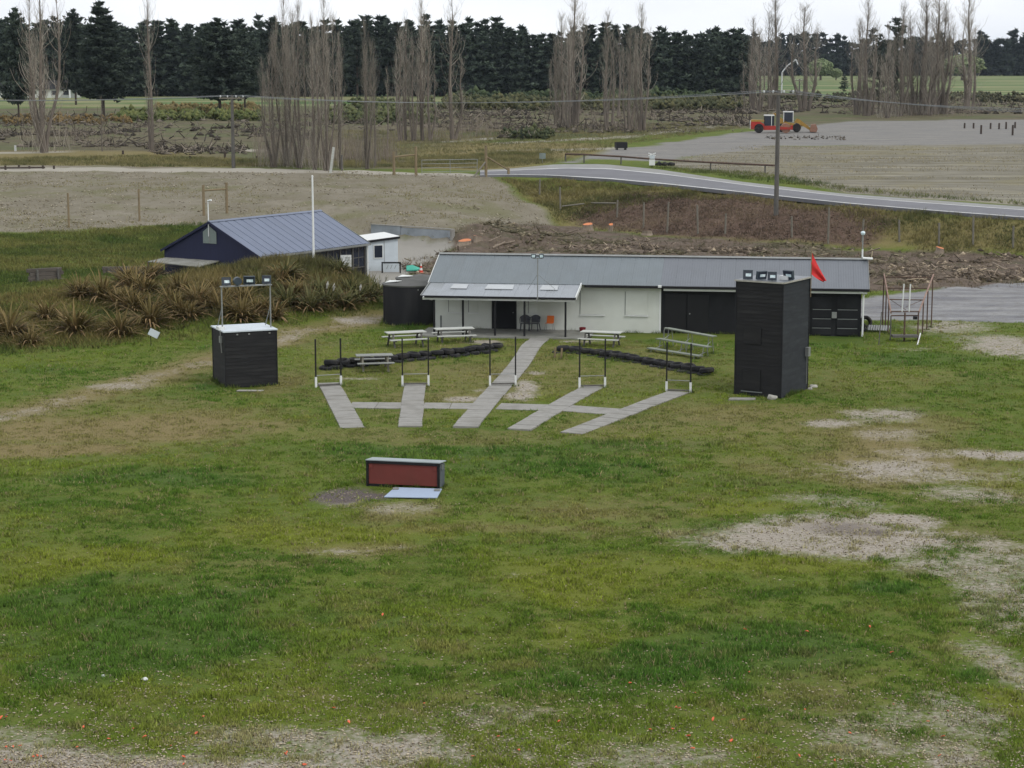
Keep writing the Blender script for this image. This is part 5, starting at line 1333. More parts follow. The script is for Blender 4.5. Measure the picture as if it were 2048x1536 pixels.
# ================================================================ FAR HOUSE, VAN
p = T(60, 196); hs = thing('farmhouse', 'white farmhouse with a grey gable roof at the far left', 'house', p, R(6))
MB().box(-12, 14.5, 0, 8, 0, 2.6).build('wall', M['white_paint'], hs)
MB().prism([(-12.6, -.6, 2.6), (-12.6, 4, 5.2), (-12.6, 8.6, 2.6)], (27.6, 0, 0)).build('roof', M['black_paint'], hs)
g = MB().prism([(-6, -.8, 3.0), (1, -.8, 3.0), (1, -.8, 4.6), (-2.5, -.8, 6.6), (-6, -.8, 4.6)], (0, 5, 0)).build('gable', M['white_paint'], hs)
MB().bar((-6.8, -1.0, 4.2), (-2.5, -1.0, 6.9), .3, .3).build('gable_trim', M['white_trim'], g); MB().bar((1.8, -1.0, 4.2), (-2.5, -1.0, 6.9), .3, .3).build('gable_trim', M['white_trim'], g)
for x in (-10.5, -7.5, -4, -.5, 3, 6.5, 10): w = MB().box(x, x + 1.8, -.06, -.01, .9, 2.2).build('window', M['glass_dark'], hs); MB().box(x - .1, x + 1.9, -.09, -.061, .78, .89).build('sill', M['white_trim'], w)
w = MB().box(-4, -1, -.86, -.81, 3.5, 4.6).build('window', M['glass_dark'], g)
MB().box(12.0, 12.5, -3, -2.5, 0, 2.5).build('porch_post', M['white_trim'], hs); MB().box(10.5, 15, -3, 0 - .61, 2.5, 2.59).build('porch_roof', M['white_trim'], hs)
p = T(332, 190); cv = thing('caravan', 'small white caravan parked under the dark pines', 'caravan', p, R(5)); sc = p.y / FPX * 8
MB().prism([(-1.1 * sc, 0, .5), (1.0 * sc, 0, .5), (1.1 * sc, 0, 1.2), (.85 * sc, 0, 2.5), (-.85 * sc, 0, 2.5), (-1.15 * sc, 0, 1.3)], (0, 2.2, 0)).build('body', M['white_trim'], cv); w = MB().box(-.6 * sc, .5 * sc, -.04, -.005, 1.4, 2.0).build('window', M['glass_dark'], cv); wheel(cv, 0, .1, .35, .35, .25, 'rubber', 'galv'); MB().bar((1.0 * sc, 1.1, .5), (1.7 * sc, 1.1, .45), .12, .1).build('drawbar', M['galv'], cv)
# ================================================================ ARRAY SCATTER HELPERS
def blades(P, H, W, C, lean=.35, rng=RNG):
    """one triangle per blade; P Nx3 feet, H heights, W widths, C Nx3 colours"""
    n = len(P); a = rng.random(n) * 2 * math.pi; l = rng.random(n) * lean * H; la = rng.random(n) * 2 * math.pi
    dx, dy = np.cos(a) * W / 2, np.sin(a) * W / 2
    V = np.empty((n, 3, 3), np.float32)
    V[:, 0] = P + np.stack([-dx, -dy, np.full(n, -.01)], -1); V[:, 1] = P + np.stack([dx, dy, np.full(n, -.01)], -1)
    V[:, 2] = P + np.stack([np.cos(la) * l, np.sin(la) * l, H], -1)
    F = np.arange(3 * n).reshape(n, 3)
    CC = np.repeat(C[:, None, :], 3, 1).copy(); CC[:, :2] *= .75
    return V.reshape(-1, 3), F, CC.reshape(-1, 3)

def prisms(P0, P1, R0, R1, C):
    """three-sided sticks"""
    P0 = np.asarray(P0, np.float32); P1 = np.asarray(P1, np.float32); n = len(P0); d = P1 - P0; d /= np.linalg.norm(d, axis=1, keepdims=True) + 1e-9
    ref = np.where(np.abs(d[:, 2:3]) > .9, np.array([[1., 0, 0]]), np.array([[0., 0, 1.]]))
    a = np.cross(d, ref); a /= np.linalg.norm(a, axis=1, keepdims=True); b = np.cross(d, a)
    V = np.empty((n, 6, 3), np.float32)
    for k in range(3):
        c, s = math.cos(k * 2.0944), math.sin(k * 2.0944); e = a * c + b * s
        V[:, k] = P0 + e * np.asarray(R0)[:, None]; V[:, 3 + k] = P1 + e * np.asarray(R1)[:, None]
    base = np.arange(n)[:, None] * 6
    F = np.concatenate([base + np.array(t) for t in ((0, 3, 4), (0, 4, 1), (1, 4, 5), (1, 5, 2), (2, 5, 3), (2, 3, 0))]).reshape(-1, 3)
    return V.reshape(-1, 3), F, np.repeat(C[:, None, :], 6, 1).reshape(-1, 3)

def octas(P, S, C, rng=RNG):
    n = len(P); base = np.array([[1, 0, 0], [-1, 0, 0], [0, 1, 0], [0, -1, 0], [0, 0, 1], [0, 0, -1.]])
    V = base[None] * S[:, None, :] * (.6 + .8 * rng.random((n, 6, 1)))
    a = rng.random(n) * 6.28; c, s = np.cos(a)[:, None], np.sin(a)[:, None]
    x, y = V[:, :, 0] * c - V[:, :, 1] * s, V[:, :, 0] * s + V[:, :, 1] * c
    V = np.stack([x, y, V[:, :, 2]], -1) + P[:, None, :]
    f = np.array([(0, 2, 4), (2, 1, 4), (1, 3, 4), (3, 0, 4), (2, 0, 5), (1, 2, 5), (3, 1, 5), (0, 3, 5)])
    F = (np.arange(n)[:, None, None] * 6 + f[None]).reshape(-1, 3)
    return V.reshape(-1, 3), F, np.repeat(C[:, None, :], 6, 1).reshape(-1, 3)

def join(parts):
    Vs, Fs, Cs, o = [], [], [], 0
    for V, F, C in parts: Vs.append(V); Fs.append(F + o); Cs.append(C); o += len(V)
    return np.concatenate(Vs), np.concatenate(Fs), np.concatenate(Cs)

def lerp3(A, B, t): return A + (np.asarray(B) - A) * t[:, None]
def arr(*c): return np.array(srgb(*c))

# ================================================================ LAWN
def lane_clear(X, Y):
    ok = np.ones(X.shape, bool)
    for a, b, hw in lanes:
        dx, dy = b.x - a.x, b.y - a.y; L2 = dx * dx + dy * dy
        t = ((X - a.x) * dx + (Y - a.y) * dy) / L2; dist = np.abs((X - a.x) * dy - (Y - a.y) * dx) / math.sqrt(L2)
        ok &= ~((t > -.01) & (t < 1.01) & (dist < hw - .02 - .10 * vnoise(X, Y, .35) ** 2))
    for (c, ang_, x0, x1, y0, y1) in ((C0, CA, -.4, LEN + .1, -3.3, 7), (H0, HA, 0, LW, 0, LD), (tower.location, TA, 0, TW, 0, TD), (trap.location, trap.rotation_euler[2], 0, TWd, -.3, 1.0)):
        dx, dy = X - c[0], Y - c[1]; u = dx * math.cos(ang_) + dy * math.sin(ang_); v = -dx * math.sin(ang_) + dy * math.cos(ang_)
        ok &= ~((u > x0) & (u < x1) & (v > y0) & (v < y1))
    m_ = [Vector((a.x, a.y)) for a in [G(790, 976), G(884, 979), G(874, 998), G(768, 996)]]
    ok &= ~((X > m_[3].x) & (X < m_[1].x) & (Y > m_[2].y) & (Y < m_[0].y))
    ok &= ~(((X + 5.72) ** 2 + (Y - 112.3) ** 2) < 1.5 ** 2)
    return ok

def grass_colour(X, Y, m, rng):
    n = len(X); f1, f2 = fbm(X, Y, 5, 4), fbm(X + 50, Y, 1.2, 3)
    c = lerp3(np.tile(arr(70, 98, 26), (n, 1)), arr(104, 118, 38), np.clip((f1 - .35) * 3, 0, 1))
    c = lerp3(c, arr(122, 122, 62), np.clip((f2 - .52) * 2.6, 0, 1))
    j = fbm(X - 90, Y + 40, 2.5, 3) - .5
    ed = lambda k, w=.25: sstep(.5 - w, .5 + w, m[k] + j * 1.0)
    c = lerp3(c, arr(116, 126, 40), ed('yel') * .8)
    c = lerp3(c, arr(64, 98, 32), ed('lush') * .8)
    c = lerp3(c, arr(120, 112, 66), ed('dry') * .75)
    c = lerp3(c, arr(158, 148, 112), sstep(.3, .8, m['bare'] + j) * .75)
    c = c * 1.6 * (.72 + .56 * rng.random((n, 1)))
    straw = rng.random(n) < .07 + .16 * m['dry'] + .22 * m['bare']
    c[straw] = arr(164, 152, 108) * (.7 + .5 * rng.random((straw.sum(), 1)))
    return c

def lawn():
    rng = np.random.default_rng(5); parts = []
    n = 350000
    # even density in the picture: depth drawn so that near ground gets more
    yy = 1.0 / (1 / 38.5 + (1 / 127. - 1 / 38.5) * rng.random(n) ** .82)
    xx = (rng.random(n) * 2 - 1) * (yy * .275 + 1)
    cl = vnoise(xx, yy, .8) * .45 + vnoise(xx + 9, yy, .28) * .55
    keep = (rng.random(n) < .12 + .95 * sstep(.36, .58, cl)) & lane_clear(xx, yy)
    xx, yy = xx[keep], yy[keep]
    m = masks(xx, yy)
    j = (fbm(xx - 90, yy + 40, 2.5, 3) - .5) + (vnoise(xx, yy, .5) - .5) * .8
    bare = np.maximum(np.maximum(m['bare'], m['darkg']), np.maximum(m['yard'], np.maximum(m['slash'], m['shed'])))
    keep = (bare + j * 1.2 < .52) | (rng.random(len(xx)) < .16)
    keep &= m['yard'] < .5
    keep &= m['slash'] < .5
    xx, yy = xx[keep], yy[keep]; m = {k: v[keep] for k, v in m.items()}
    zz = terrain(xx, yy) + micro(xx, yy)
    col = grass_colour(xx, yy, m, rng)
    lush = np.clip(m['lush'] + (fbm(xx - 90, yy + 40, 2.5, 3) - .5), 0, 1)
    h = (.035 + .045 * rng.random(len(xx))) * (1 + .8 * lush - .35 * m['dry']) * (.35 + 1.5 * vnoise(xx + 3, yy, .5) ** 1.5)
    k = 5
    P = np.stack([xx, yy, zz], -1); P = np.repeat(P, k, 0); sp = .035 + .0006 * P[:, 1]
    P[:, 0] += rng.normal(0, 1, len(P)) * sp; P[:, 1] += rng.normal(0, 1, len(P)) * sp
    H = np.repeat(h, k) * (.6 + .8 * rng.random(len(P))); W = (.012 + .014 * rng.random(len(P))) * (.6 + P[:, 1] / 60.)
    C = np.repeat(col, k, 0) * (.8 + .4 * rng.random((len(P), 1)))
    ok = lane_clear(P[:, 0], P[:, 1]); P, H, W, C = P[ok], H[ok], W[ok], C[ok]
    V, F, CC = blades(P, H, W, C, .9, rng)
    o = link('grass', tri_mesh('grass', V, F, M['grass_blade'], CC)); kind(o, 'stuff', 'short uneven green and yellowed grass of the range field')
lawn()

def rough():
    """long grass on the banks"""
    rng = np.random.default_rng(8); out = []
    regs = [([(-60, 470), (150, 465), (330, 452), (340, 505), (430, 540), (690, 520), (760, 600), (740, 628), (600, 648), (400, 678), (200, 695), (-60, 718)], 42000, (.10, .26), ((70, 88, 36), (110, 110, 58))),
            ([(1005, 358), (1120, 358), (1340, 377), (1500, 394), (1700, 414), (2048, 443), (2200, 452), (2200, 520), (2048, 512), (1850, 502), (1740, 470), (1700, 430), (1500, 402), (1330, 396), (1190, 430), (1120, 450), (1060, 400)], 26000, (.15, .40), ((82, 86, 48), (126, 116, 72))),
            ([(1290, 334), (1480, 358), (1700, 384), (2048, 410), (2100, 416), (2048, 405), (1700, 378), (1560, 352), (1400, 338)], 4000, (.15, .4), ((72, 86, 40), (108, 112, 60))),
            ([(0, 318), (300, 312), (560, 322), (800, 318), (1100, 300), (1100, 325), (960, 338), (560, 334), (0, 330)], 16000, (.12, .4), ((88, 92, 54), (132, 124, 82))), ([(640, 262), (1000, 262), (1480, 240), (1480, 258), (1230, 292), (1120, 326), (960, 338), (640, 330)], 20000, (.12, .4), ((86, 90, 54), (132, 124, 82))), ([(350, 565), (430, 542), (490, 524), (560, 515), (640, 520), (695, 538), (750, 590), (700, 620), (560, 628), (450, 640), (360, 640)], 16000, (.25, .6), ((78, 80, 46), (120, 108, 66))), ([(320, 450), (500, 440), (520, 465), (430, 540), (325, 525)], 5000, (.12, .3), ((70, 88, 36), (110, 110, 58))), (P_BANKBROWN, 7000, (.08, .3), ((78, 66, 54), (124, 108, 88))), (P_SLASH, 9000, (.08, .3), ((78, 72, 52), (118, 104, 80))), ([(-60, 600), (120, 580), (350, 560), (400, 640), (240, 680), (-60, 705)], 7000, (.15, .4), ((80, 82, 42), (118, 106, 62)))]
    for poly, n, (h0, h1), (c0, c1) in regs:
        P = np.array([tuple(T(*p)) for p in poly]); lo, hi = P.min(0), P.max(0)
        x = lo[0] + (hi[0] - lo[0]) * rng.random(n * 3); y = lo[1] + (hi[1] - lo[1]) * rng.random(n * 3)
        mk = poly_mask(poly, x, y, .8) > rng.random(len(x)); mk &= lane_clear(x, y); x, y = x[mk][:n], y[mk][:n]
        z = terrain(x, y) + micro(x, y); k = 3
        Q = np.repeat(np.stack([x, y, z], -1), k, 0); Q[:, :2] += rng.normal(0, .13, (len(Q), 2))
        f = np.clip((fbm(Q[:, 0], Q[:, 1], 4, 3) - .3) * 2.5, 0, 1)
        C = lerp3(np.tile(arr(*c0), (len(Q), 1)), arr(*c1), f) * 1.25 * (.65 + .6 * rng.random((len(Q), 1)))
        H = (h0 + (h1 - h0) * rng.random(len(Q))) * (.5 + vnoise(Q[:, 0], Q[:, 1], 1.2))
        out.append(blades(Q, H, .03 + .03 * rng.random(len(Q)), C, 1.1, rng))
    # longer tufts where the mower does not reach: along walls, posts, tables and slabs
    def edge(o0, an, w, d, n, h):
        s = rng.random(n) * 2 * (w + d); j = .02 + .10 * rng.random(n)
        u = np.where(s < w, s, np.where(s < w + d, w + j, np.where(s < 2 * w + d, 2 * w + d - s, -j))); v = np.where(s < w, -j, np.where(s < w + d, s - w, np.where(s < 2 * w + d, d + j, 2 * (w + d) - s)))
        x = o0[0] + u * math.cos(an) - v * math.sin(an); y = o0[1] + u * math.sin(an) + v * math.cos(an); cl = vnoise(x, y, .5); k_ = cl > .35; x, y, cl = x[k_], y[k_], cl[k_]
        P_ = np.stack([x, y, terrain(x, y) + micro(x, y)], -1); m_ = len(x); C_ = lerp3(np.tile(arr(62, 92, 30), (m_, 1)), arr(104, 112, 48), rng.random(m_)) * (.9 + .6 * rng.random((m_, 1)))
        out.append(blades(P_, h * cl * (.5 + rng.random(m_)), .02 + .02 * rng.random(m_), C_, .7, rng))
    edge(H0, HA, LW, LD, 900, .28); edge(tower.location, TA, TW, TD, 900, .26); edge(trap.location, trap.rotation_euler[2], TWd, .8, 500, .18); edge(C0, CA, LEN, 6.4, 2600, .24); edge((-5.72 - 1.55, 112.3 - 1.55), 0, 3.1, 3.1, 700, .3)
    for q in list(bpy.data.objects):
        if q.get('category') in ('shooting stand', 'tyre', 'picnic table', 'rock', 'frame', 'bench seating', 'stake'):
            r_ = .35 if q['category'] in ('tyre', 'rock', 'stake') else .05; 
            if q['category'] in ('tyre', 'rock', 'stake'): edge((q.location.x - r_, q.location.y - r_), 0, 2 * r_, 2 * r_, 70, .2)
            else:
                for c_ in q.children:
                    if c_.name.startswith(('leg', 'post')):
                        bb = [q.matrix_basis @ c_.matrix_basis @ Vector(v_) for v_ in c_.bound_box]; b0 = min(bb, key=lambda v_: v_.z); edge((b0.x - .06, b0.y - .06), 0, .14, .14, 40, .2)
    V, F, CC = join(out)
    o = link('rough_grass', tri_mesh('rough_grass', V, F, M['grass_blade'], CC)); kind(o, 'stuff', 'long rough grass on the banks and road verges')
rough()

def chips():
    rng = np.random.default_rng(9); n = 110000
    yy = 1.0 / (1 / 38.5 + (1 / 100. - 1 / 38.5) * rng.random(n) ** 1.5); xx = (rng.random(n) * 2 - 1) * (yy * .27 + 1)
    b = np.maximum(blob(BARE, xx, yy), .9 * blob(DARKG, xx, yy)); b = np.maximum(b, .05 + .42 * (1 - sstep(40, 54, yy)))
    keep = (rng.random(n) < b ** 1.3 * .85 * (.3 + vnoise(xx, yy, .8))) & lane_clear(xx, yy); xx, yy = xx[keep], yy[keep]; m = len(xx)
    P = np.stack([xx, yy, terrain(xx, yy) + micro(xx, yy) + .015], -1); S = np.stack([.02 + .03 * rng.random(m), .015 + .02 * rng.random(m), .008 + .012 * rng.random(m)], -1)
    C = np.where(rng.random((m, 1)) < .7, arr(176, 164, 142), arr(120, 108, 92)) * (.6 + .6 * rng.random((m, 1)))
    V, F, CC = octas(P, S, C, rng)
    o = link('stone_chips', tri_mesh('stone_chips', V, F, M['debris'], CC)); kind(o, 'stuff', 'pale stone chips and broken wads strewn over the bare ground')
chips()

def bank_clods():
    rng = np.random.default_rng(77); n = 15000
    y = 140 + 66 * rng.random(n); x = -60 + 68 * rng.random(n); mk = poly_mask(P_GRAVEL, x, y, .8) > .6; mk &= rng.random(n) < .2 + 1.2 * sstep(.4, .65, fbm(x, y, 6, 3)); x, y = x[mk], y[mk]; m = len(x)
    P = np.stack([x, y, terrain(x, y) + micro(x, y) + .02], -1); S = np.stack([.04 + .14 * rng.random(m) ** 3, .04 + .12 * rng.random(m) ** 3, .03 + .08 * rng.random(m) ** 3], -1)
    a = octas(P, S, lerp3(np.tile(arr(98, 90, 74), (m, 1)), arr(160, 152, 134), rng.random(m)), rng)
    k = 14000; y = 140 + 66 * rng.random(k); x = -60 + 68 * rng.random(k); mk = (poly_mask(P_GRAVEL, x, y, .8) > .5) & (rng.random(k) < 1.6 * sstep(.45, .7, fbm(x + 40, y, 9, 3))); x, y = x[mk], y[mk]; m = len(x)
    P = np.repeat(np.stack([x, y, terrain(x, y) + micro(x, y)], -1), 3, 0); P[:, :2] += rng.normal(0, .15, (len(P), 2))
    b = blades(P, .06 + .16 * rng.random(len(P)), .03 + .03 * rng.random(len(P)), lerp3(np.tile(arr(104, 102, 62), (len(P), 1)), arr(150, 138, 98), rng.random(len(P))), 1.2, rng)
    k = 26000; y = 150 + 150 * rng.random(k); x = 5 + 100 * rng.random(k); mk = (poly_mask(P_STRAW, x, y, 1.5) > .5) & (rng.random(k) < 1.6 * sstep(.4, .62, fbm(x * .25 + y * .08 + 40, y * 1.6, 9, 3))); x, y = x[mk], y[mk]
    P = np.repeat(np.stack([x, y, terrain(x, y) + micro(x, y)], -1), 3, 0); P[:, 0] += rng.normal(0, .5, len(P)); P[:, 1] += rng.normal(0, .12, len(P))
    c = blades(P, .06 + .14 * rng.random(len(P)), .04 + .05 * rng.random(len(P)), lerp3(np.tile(arr(122, 114, 84), (len(P), 1)), arr(172, 162, 132), rng.random(len(P))), 1.6, rng)
    k = 5000; y = 155 + 30 * rng.random(k); x = -2 + 34 * rng.random(k); mk = poly_mask(P_BANKBROWN, x, y, 1.) > .4; x, y = x[mk], y[mk]; m = len(x)
    P = np.stack([x, y, terrain(x, y) + micro(x, y) + .02], -1); e_ = octas(P, np.stack([.04 + .16 * rng.random(m) ** 3, .04 + .12 * rng.random(m) ** 3, .03 + .1 * rng.random(m) ** 3], -1), lerp3(np.tile(arr(66, 54, 46), (m, 1)), arr(112, 96, 84), rng.random(m)), rng)
    V, F, CC = join([a, b, c, e_]); o = link('bank_clods', tri_mesh('bank_clods', V, F, M['debris'], CC)); kind(o, 'stuff', 'clods, stones and thin dry tufts on the gravel bank')
bank_clods()

# orange clay fragments
def shards():
    rr = random.Random(4); meshes = []
    for k in range(4):
        b = MB(); n = 5; pts = []
        for i in range(n): a = math.pi * (0.1 + .8 * i / (n - 1)); r = .055 * (1 + .25 * rr.random()); pts.append((r * math.cos(a), r * math.sin(a), .012 * rr.random()))
        pts.append((0, .008, .018)); b.prism(pts, (0, 0, .014)); meshes.append(b.mesh('clay_shard', M['clay']))
    spots = [(1259, 1367), (1389, 1391), (1355, 1418), (1358, 1422), (1344, 1462), (1500, 1348), (1119, 1449), (1612, 1426), (1488, 1443), (1424, 1443), (1376, 1475), (1460, 1483), (1700, 1468), (1753, 1464), (1893, 1427), (1886, 1474), (1880, 1514), (1785, 1304),
             (1302, 1465), (1385, 1503), (1518, 1520), (1596, 1516), (1672, 1522), (1683, 1522), (1614, 1266), (1738, 1254), (5, 1436), (15, 1436), (165, 1459), (410, 1435), (289, 1481), (265, 1463), (218, 1483), (390, 1471), (340, 1497), (152, 1500), (25, 1498), (10, 1499), (40, 1496), (72, 1515), (64, 1515), (80, 1515), (8, 1523), (20, 1524), (569, 1511), (572, 1508), (700, 1450), (670, 1420), (368, 1518), (366, 1533), (610, 1534), (768, 1232), (1490, 1262), (1040, 1505), (1000, 1478), (946, 1520), (848, 1410), (1785, 1415), (1855, 1446)]
    for i, (px, py) in enumerate(spots):
        p = G(px, py); o = link('clay_shard', meshes[i % 4], None, (p.x, p.y, zt(p.x, p.y) + .035), (rr.uniform(-.5, .5), rr.uniform(-.5, .5), rr.uniform(0, 6)))
        s = rr.uniform(.6, 1.1); o.scale = (s, s, s); tag(o, 'small broken piece of orange clay target in the grass', 'clay piece', 'orange clay pieces strewn over the foreground grass')
shards()
for px, py, lb in ((290, 1361, 'crumpled white scrap in the dark green grass at the left'), (206, 1355, 'tiny white scrap left of the larger crumpled one')):
    rock('litter_scrap', lb, G(px, py), (.10 if px > 250 else .05, .06, .06), 'white_trim', px, 'litter')

# ================================================================ FLAX
def flax_mesh(seed, c0, c1, n=120, L0=1.0, L1=1.75, droop=.9):
    rng = np.random.default_rng(seed); V, F, C = [], [], []; o = 0; seg = 4
    for k in range(n):
        a = rng.random() * 6.283; L_ = L0 + (L1 - L0) * rng.random(); e = R(40 + 45 * rng.random()); w = .03 + .03 * rng.random()
        r0 = .25 * rng.random() ** .5; bx, by = r0 * math.cos(a), r0 * math.sin(a); a += rng.normal(0, .3)
        col = (arr(*c0) + (arr(*c1) - arr(*c0)) * rng.random()) * (.6 + .6 * rng.random()); dead = rng.random() < .25
        if dead: col = arr(150, 126, 92) * (.6 + .5 * rng.random()); e = R(15 + 40 * rng.random())
        x, y, z = bx, by, 0.0; el = e; dr = droop * (.3 + rng.random())
        px_, py_ = -math.sin(a), math.cos(a)
        for s in range(seg + 1):
            t = s / seg; ww = w * (1 - t ** 2.2) + .004
            V += [(x - px_ * ww, y - py_ * ww, z + ww * .4), (x + px_ * ww, y + py_ * ww, z + ww * .4)]
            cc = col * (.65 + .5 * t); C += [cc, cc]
            if s < seg:
                b = o + 2 * s; F += [(b, b + 1, b + 3), (b, b + 3, b + 2)]
            st = L_ / seg; x += math.cos(a) * math.cos(el) * st; y += math.sin(a) * math.cos(el) * st; z += math.sin(el) * st; el -= dr * .45
            if z < .03: z = .03
        o += 2 * (seg + 1)
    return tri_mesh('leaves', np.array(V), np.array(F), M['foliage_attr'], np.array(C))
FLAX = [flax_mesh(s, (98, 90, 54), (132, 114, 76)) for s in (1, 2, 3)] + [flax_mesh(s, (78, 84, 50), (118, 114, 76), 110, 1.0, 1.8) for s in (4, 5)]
FP = [(18, 672, 1.25, 0), (-45, 690, 1.2, 1), (150, 665, 1.3, 1), (95, 640, 1.05, 2), (205, 600, 1.2, 0), (160, 595, 1.0, 2), (242, 672, 1.1, 2), (235, 610, 1.0, 1), (300, 650, 1.2, 0), (290, 590, 1.05, 1), (345, 620, 1.1, 2), (360, 588, 1.0, 0), (395, 610, 1.1, 1),
      (440, 622, 1.0, 0), (480, 640, 1.05, 2), (515, 632, 1.0, 1), (548, 640, 1.0, 0), (575, 615, 1.05, 3), (590, 590, .95, 1), (620, 622, 1.05, 4), (655, 612, 1.05, 3), (640, 590, .9, 4), (690, 618, 1.05, 4), (715, 605, 1.0, 3), (740, 600, 1.0, 4), (758, 590, .85, 3), (700, 585, .9, 3), (430, 590, .9, 2), (475, 585, .85, 1), (520, 580, .85, 3), (60, 690, .8, 2), (270, 625, .9, 0)]
_fr = random.Random(3)
for _k in range(16):
    _x = _fr.uniform(100, 760); _y = _fr.uniform(560, 650) - (25 if _x > 520 else 0) + (20 if _x < 250 else 0); FP.append((_x, max(545, _y), _fr.uniform(.75, 1.15), _fr.choice((0, 1, 2)) if _x < 500 else _fr.choice((1, 3, 4, 3))))
FP.sort()

for i, (px, py, s, k) in enumerate(FP):
    p = T(px, py); t = thing('flax_bush', '%s flax bush on the left bank, %s counting from the left' % ('brown-green spiky' if k < 3 else 'olive green spiky', ORD[i]), 'flax bush', (p.x, p.y, p.z - .05), random.uniform(0, 6), 'flax bushes on the left bank')
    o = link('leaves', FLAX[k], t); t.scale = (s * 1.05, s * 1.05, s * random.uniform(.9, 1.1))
# plumes
for i, (px, yb, yt, dx) in enumerate(((648, 600, 562, 8), (660, 606, 566, 9), (716, 598, 568, 6), (748, 590, 553, 14), (762, 580, 548, 12))):
    p = T(px, yb + 12); h = D(px, yt, p.y).z - p.z; x = dx * p.y / FPX; t = thing('toetoe_plume', 'pale feathery plume on a thin stalk above the flax, %s from the left' % ORD[i], 'plume', p, 0, 'pale plumes above the flax')
    MB().tube((0, 0, 0), (x * .8, 0, h * .72), .012, n=5).build('stalk', M['timber_post'], t)
    b = MB(); b.tube((x * .78, 0, h * .68), (x * .95, 0, h * .86), .03, .08, 7); b.tube((x * .95, 0, h * .86), (x * 1.1, 0, h), .08, .01, 7); b.build('feather', M['stone'], t, True)

# ================================================================ SLASH BEHIND THE CLUBHOUSE
def slash():
    rng = np.random.default_rng(12); n = 16000
    y = 116 + 52 * rng.random(n); x = -9 + 66 * rng.random(n)
    ok = poly_mask(P_SLASH, x, y, 1.2) > .35
    dx, dy = x - C0.x, y - C0.y; u = dx * CU.x + dy * CU.y; v = dx * CV.x + dy * CV.y
    ok &= ~((u > -3.4) & (u < LEN + .5) & (v < 7)); ok &= ~((x < -4) & (y < 119))
    cl = fbm(x, y, 5, 3); ok &= rng.random(n) < .25 + 1.3 * sstep(.38, .62, cl)
    x, y, cl = x[ok], y[ok], cl[ok]; m = len(x)
    z = terrain(x, y) + micro(x, y) + (cl - .4) * .6 + .05
    L_ = .25 + 1.3 * rng.random(m) ** 3; a = rng.random(m) * 6.28; e = rng.normal(0, .35, m)
    d = np.stack([np.cos(a) * np.cos(e), np.sin(a) * np.cos(e), np.sin(e)], -1) * L_[:, None] / 2; P = np.stack([x, y, z], -1)
    C = lerp3(np.tile(arr(70, 62, 53), (m, 1)), arr(156, 141, 124), rng.random(m) ** 1.4); pale = rng.random(m) < .08; C[pale] = arr(186, 170, 146)
    gr = fbm(x + 30, y, 7, 2) > .56; C[gr] = C[gr] * .5 + arr(92, 92, 66) * .5
    r = (.012 + .04 * rng.random(m) ** 3) * (1 + L_ * .3)
    s1 = prisms(P - d, P + d, r, r * .6, C)
    k = 3500; i = rng.integers(0, m, k); S = np.stack([.1 + .3 * rng.random(k), .1 + .25 * rng.random(k), .06 + .15 * rng.random(k)], -1)
    s2 = octas(P[i] - np.array([0, 0, .08]), S, C[i] * .75, rng)
    V, F, CC = join([s1, s2])
    o = link('logging_debris', tri_mesh('logging_debris', V, F, M['debris'], CC)); kind(o, 'stuff', 'brown branches, roots and bark left from felled trees')
slash()
def stump(px, py, r, h, label, lean=0):
    p = T(px, py); t = thing('tree_stump', label, 'tree stump', p, random.uniform(0, 6), 'fresh stumps among the debris'); rr = random.Random(px)
    prof = []; n = 14; b = MB()
    for k, (rad, z) in enumerate(((1.45, -.1), (1.15, .12), (1.0, h * .5), (.97, h))):
        for i in range(n): a = 6.283 * i / n; q = r * rad * (1 + .12 * math.sin(3 * a + px) + .05 * rr.random()); b.v.append((q * math.cos(a), q * math.sin(a), z + (.08 * math.cos(a) if k == 3 else 0)))
    for k in range(3):
        for i in range(n): j = (i + 1) % n; b.f.append((k * n + i, k * n + j, (k + 1) * n + j, (k + 1) * n + i))
    b.build('trunk', M['log'], t, True)
    c = MB(); c.v = [(x, y, z + .004) for x, y, z in b.v[3 * n:]]; c.f = [tuple(range(n))]; c.v += [(x * .97, y * .97, z - .02) for x, y, z in c.v[:n]]; c.f += [(i, n + i, n + (i + 1) % n, (i + 1) % n) for i in range(n)]; c.build('cut_face', M['cut_wood'], t)
stump(1176, 460, .42, .55, 'freshly cut orange tree stump right of the gravel bank toe')
stump(1295, 470, .40, .35, 'low orange stump in the debris left of the brown bank')
stump(930, 492, .5, .4, 'broad pale orange stump near the end of the concrete wall')
stump(955, 486, .35, .5, 'smaller stump beside the broad pale orange one')
stump(1222, 465, .18, .7, 'narrow splintered stump in the debris behind the roof')
stump(1880, 508, .3, .4, 'small reddish stump below the grassy bank at the right')
for i, (a, c, r, lb) in enumerate((((985, 503), (1010, 487), .10, 'pale grey log propped over the debris, longest of the pile'), ((990, 497), (1030, 500), .09, 'pale log lying flat across the debris pile'), ((978, 488), (1000, 480), .07, 'thin pale log at the back of the debris pile'), ((1135, 470), (1158, 478), .06, 'thin pale branch right of the debris pile'), ((2010, 545), (1960, 530), .07, 'crooked pale branch in the debris at the far right'), ((1735, 510), (1768, 520), .06, 'pale branch beside the end of the clubhouse roof'))):
    p, q = T(*a), T(*c); q = Vector((q.x, p.y + (q.y - p.y) * .3, p.z + .25))
    b = MB(); b.tube((0, 0, r + .15), q - p + Vector((0, 0, r + .25)), r, r * .8, 9); o = b.build('log', M['log'], None, True, p); tag(o, lb, 'log', 'loose logs in the debris')

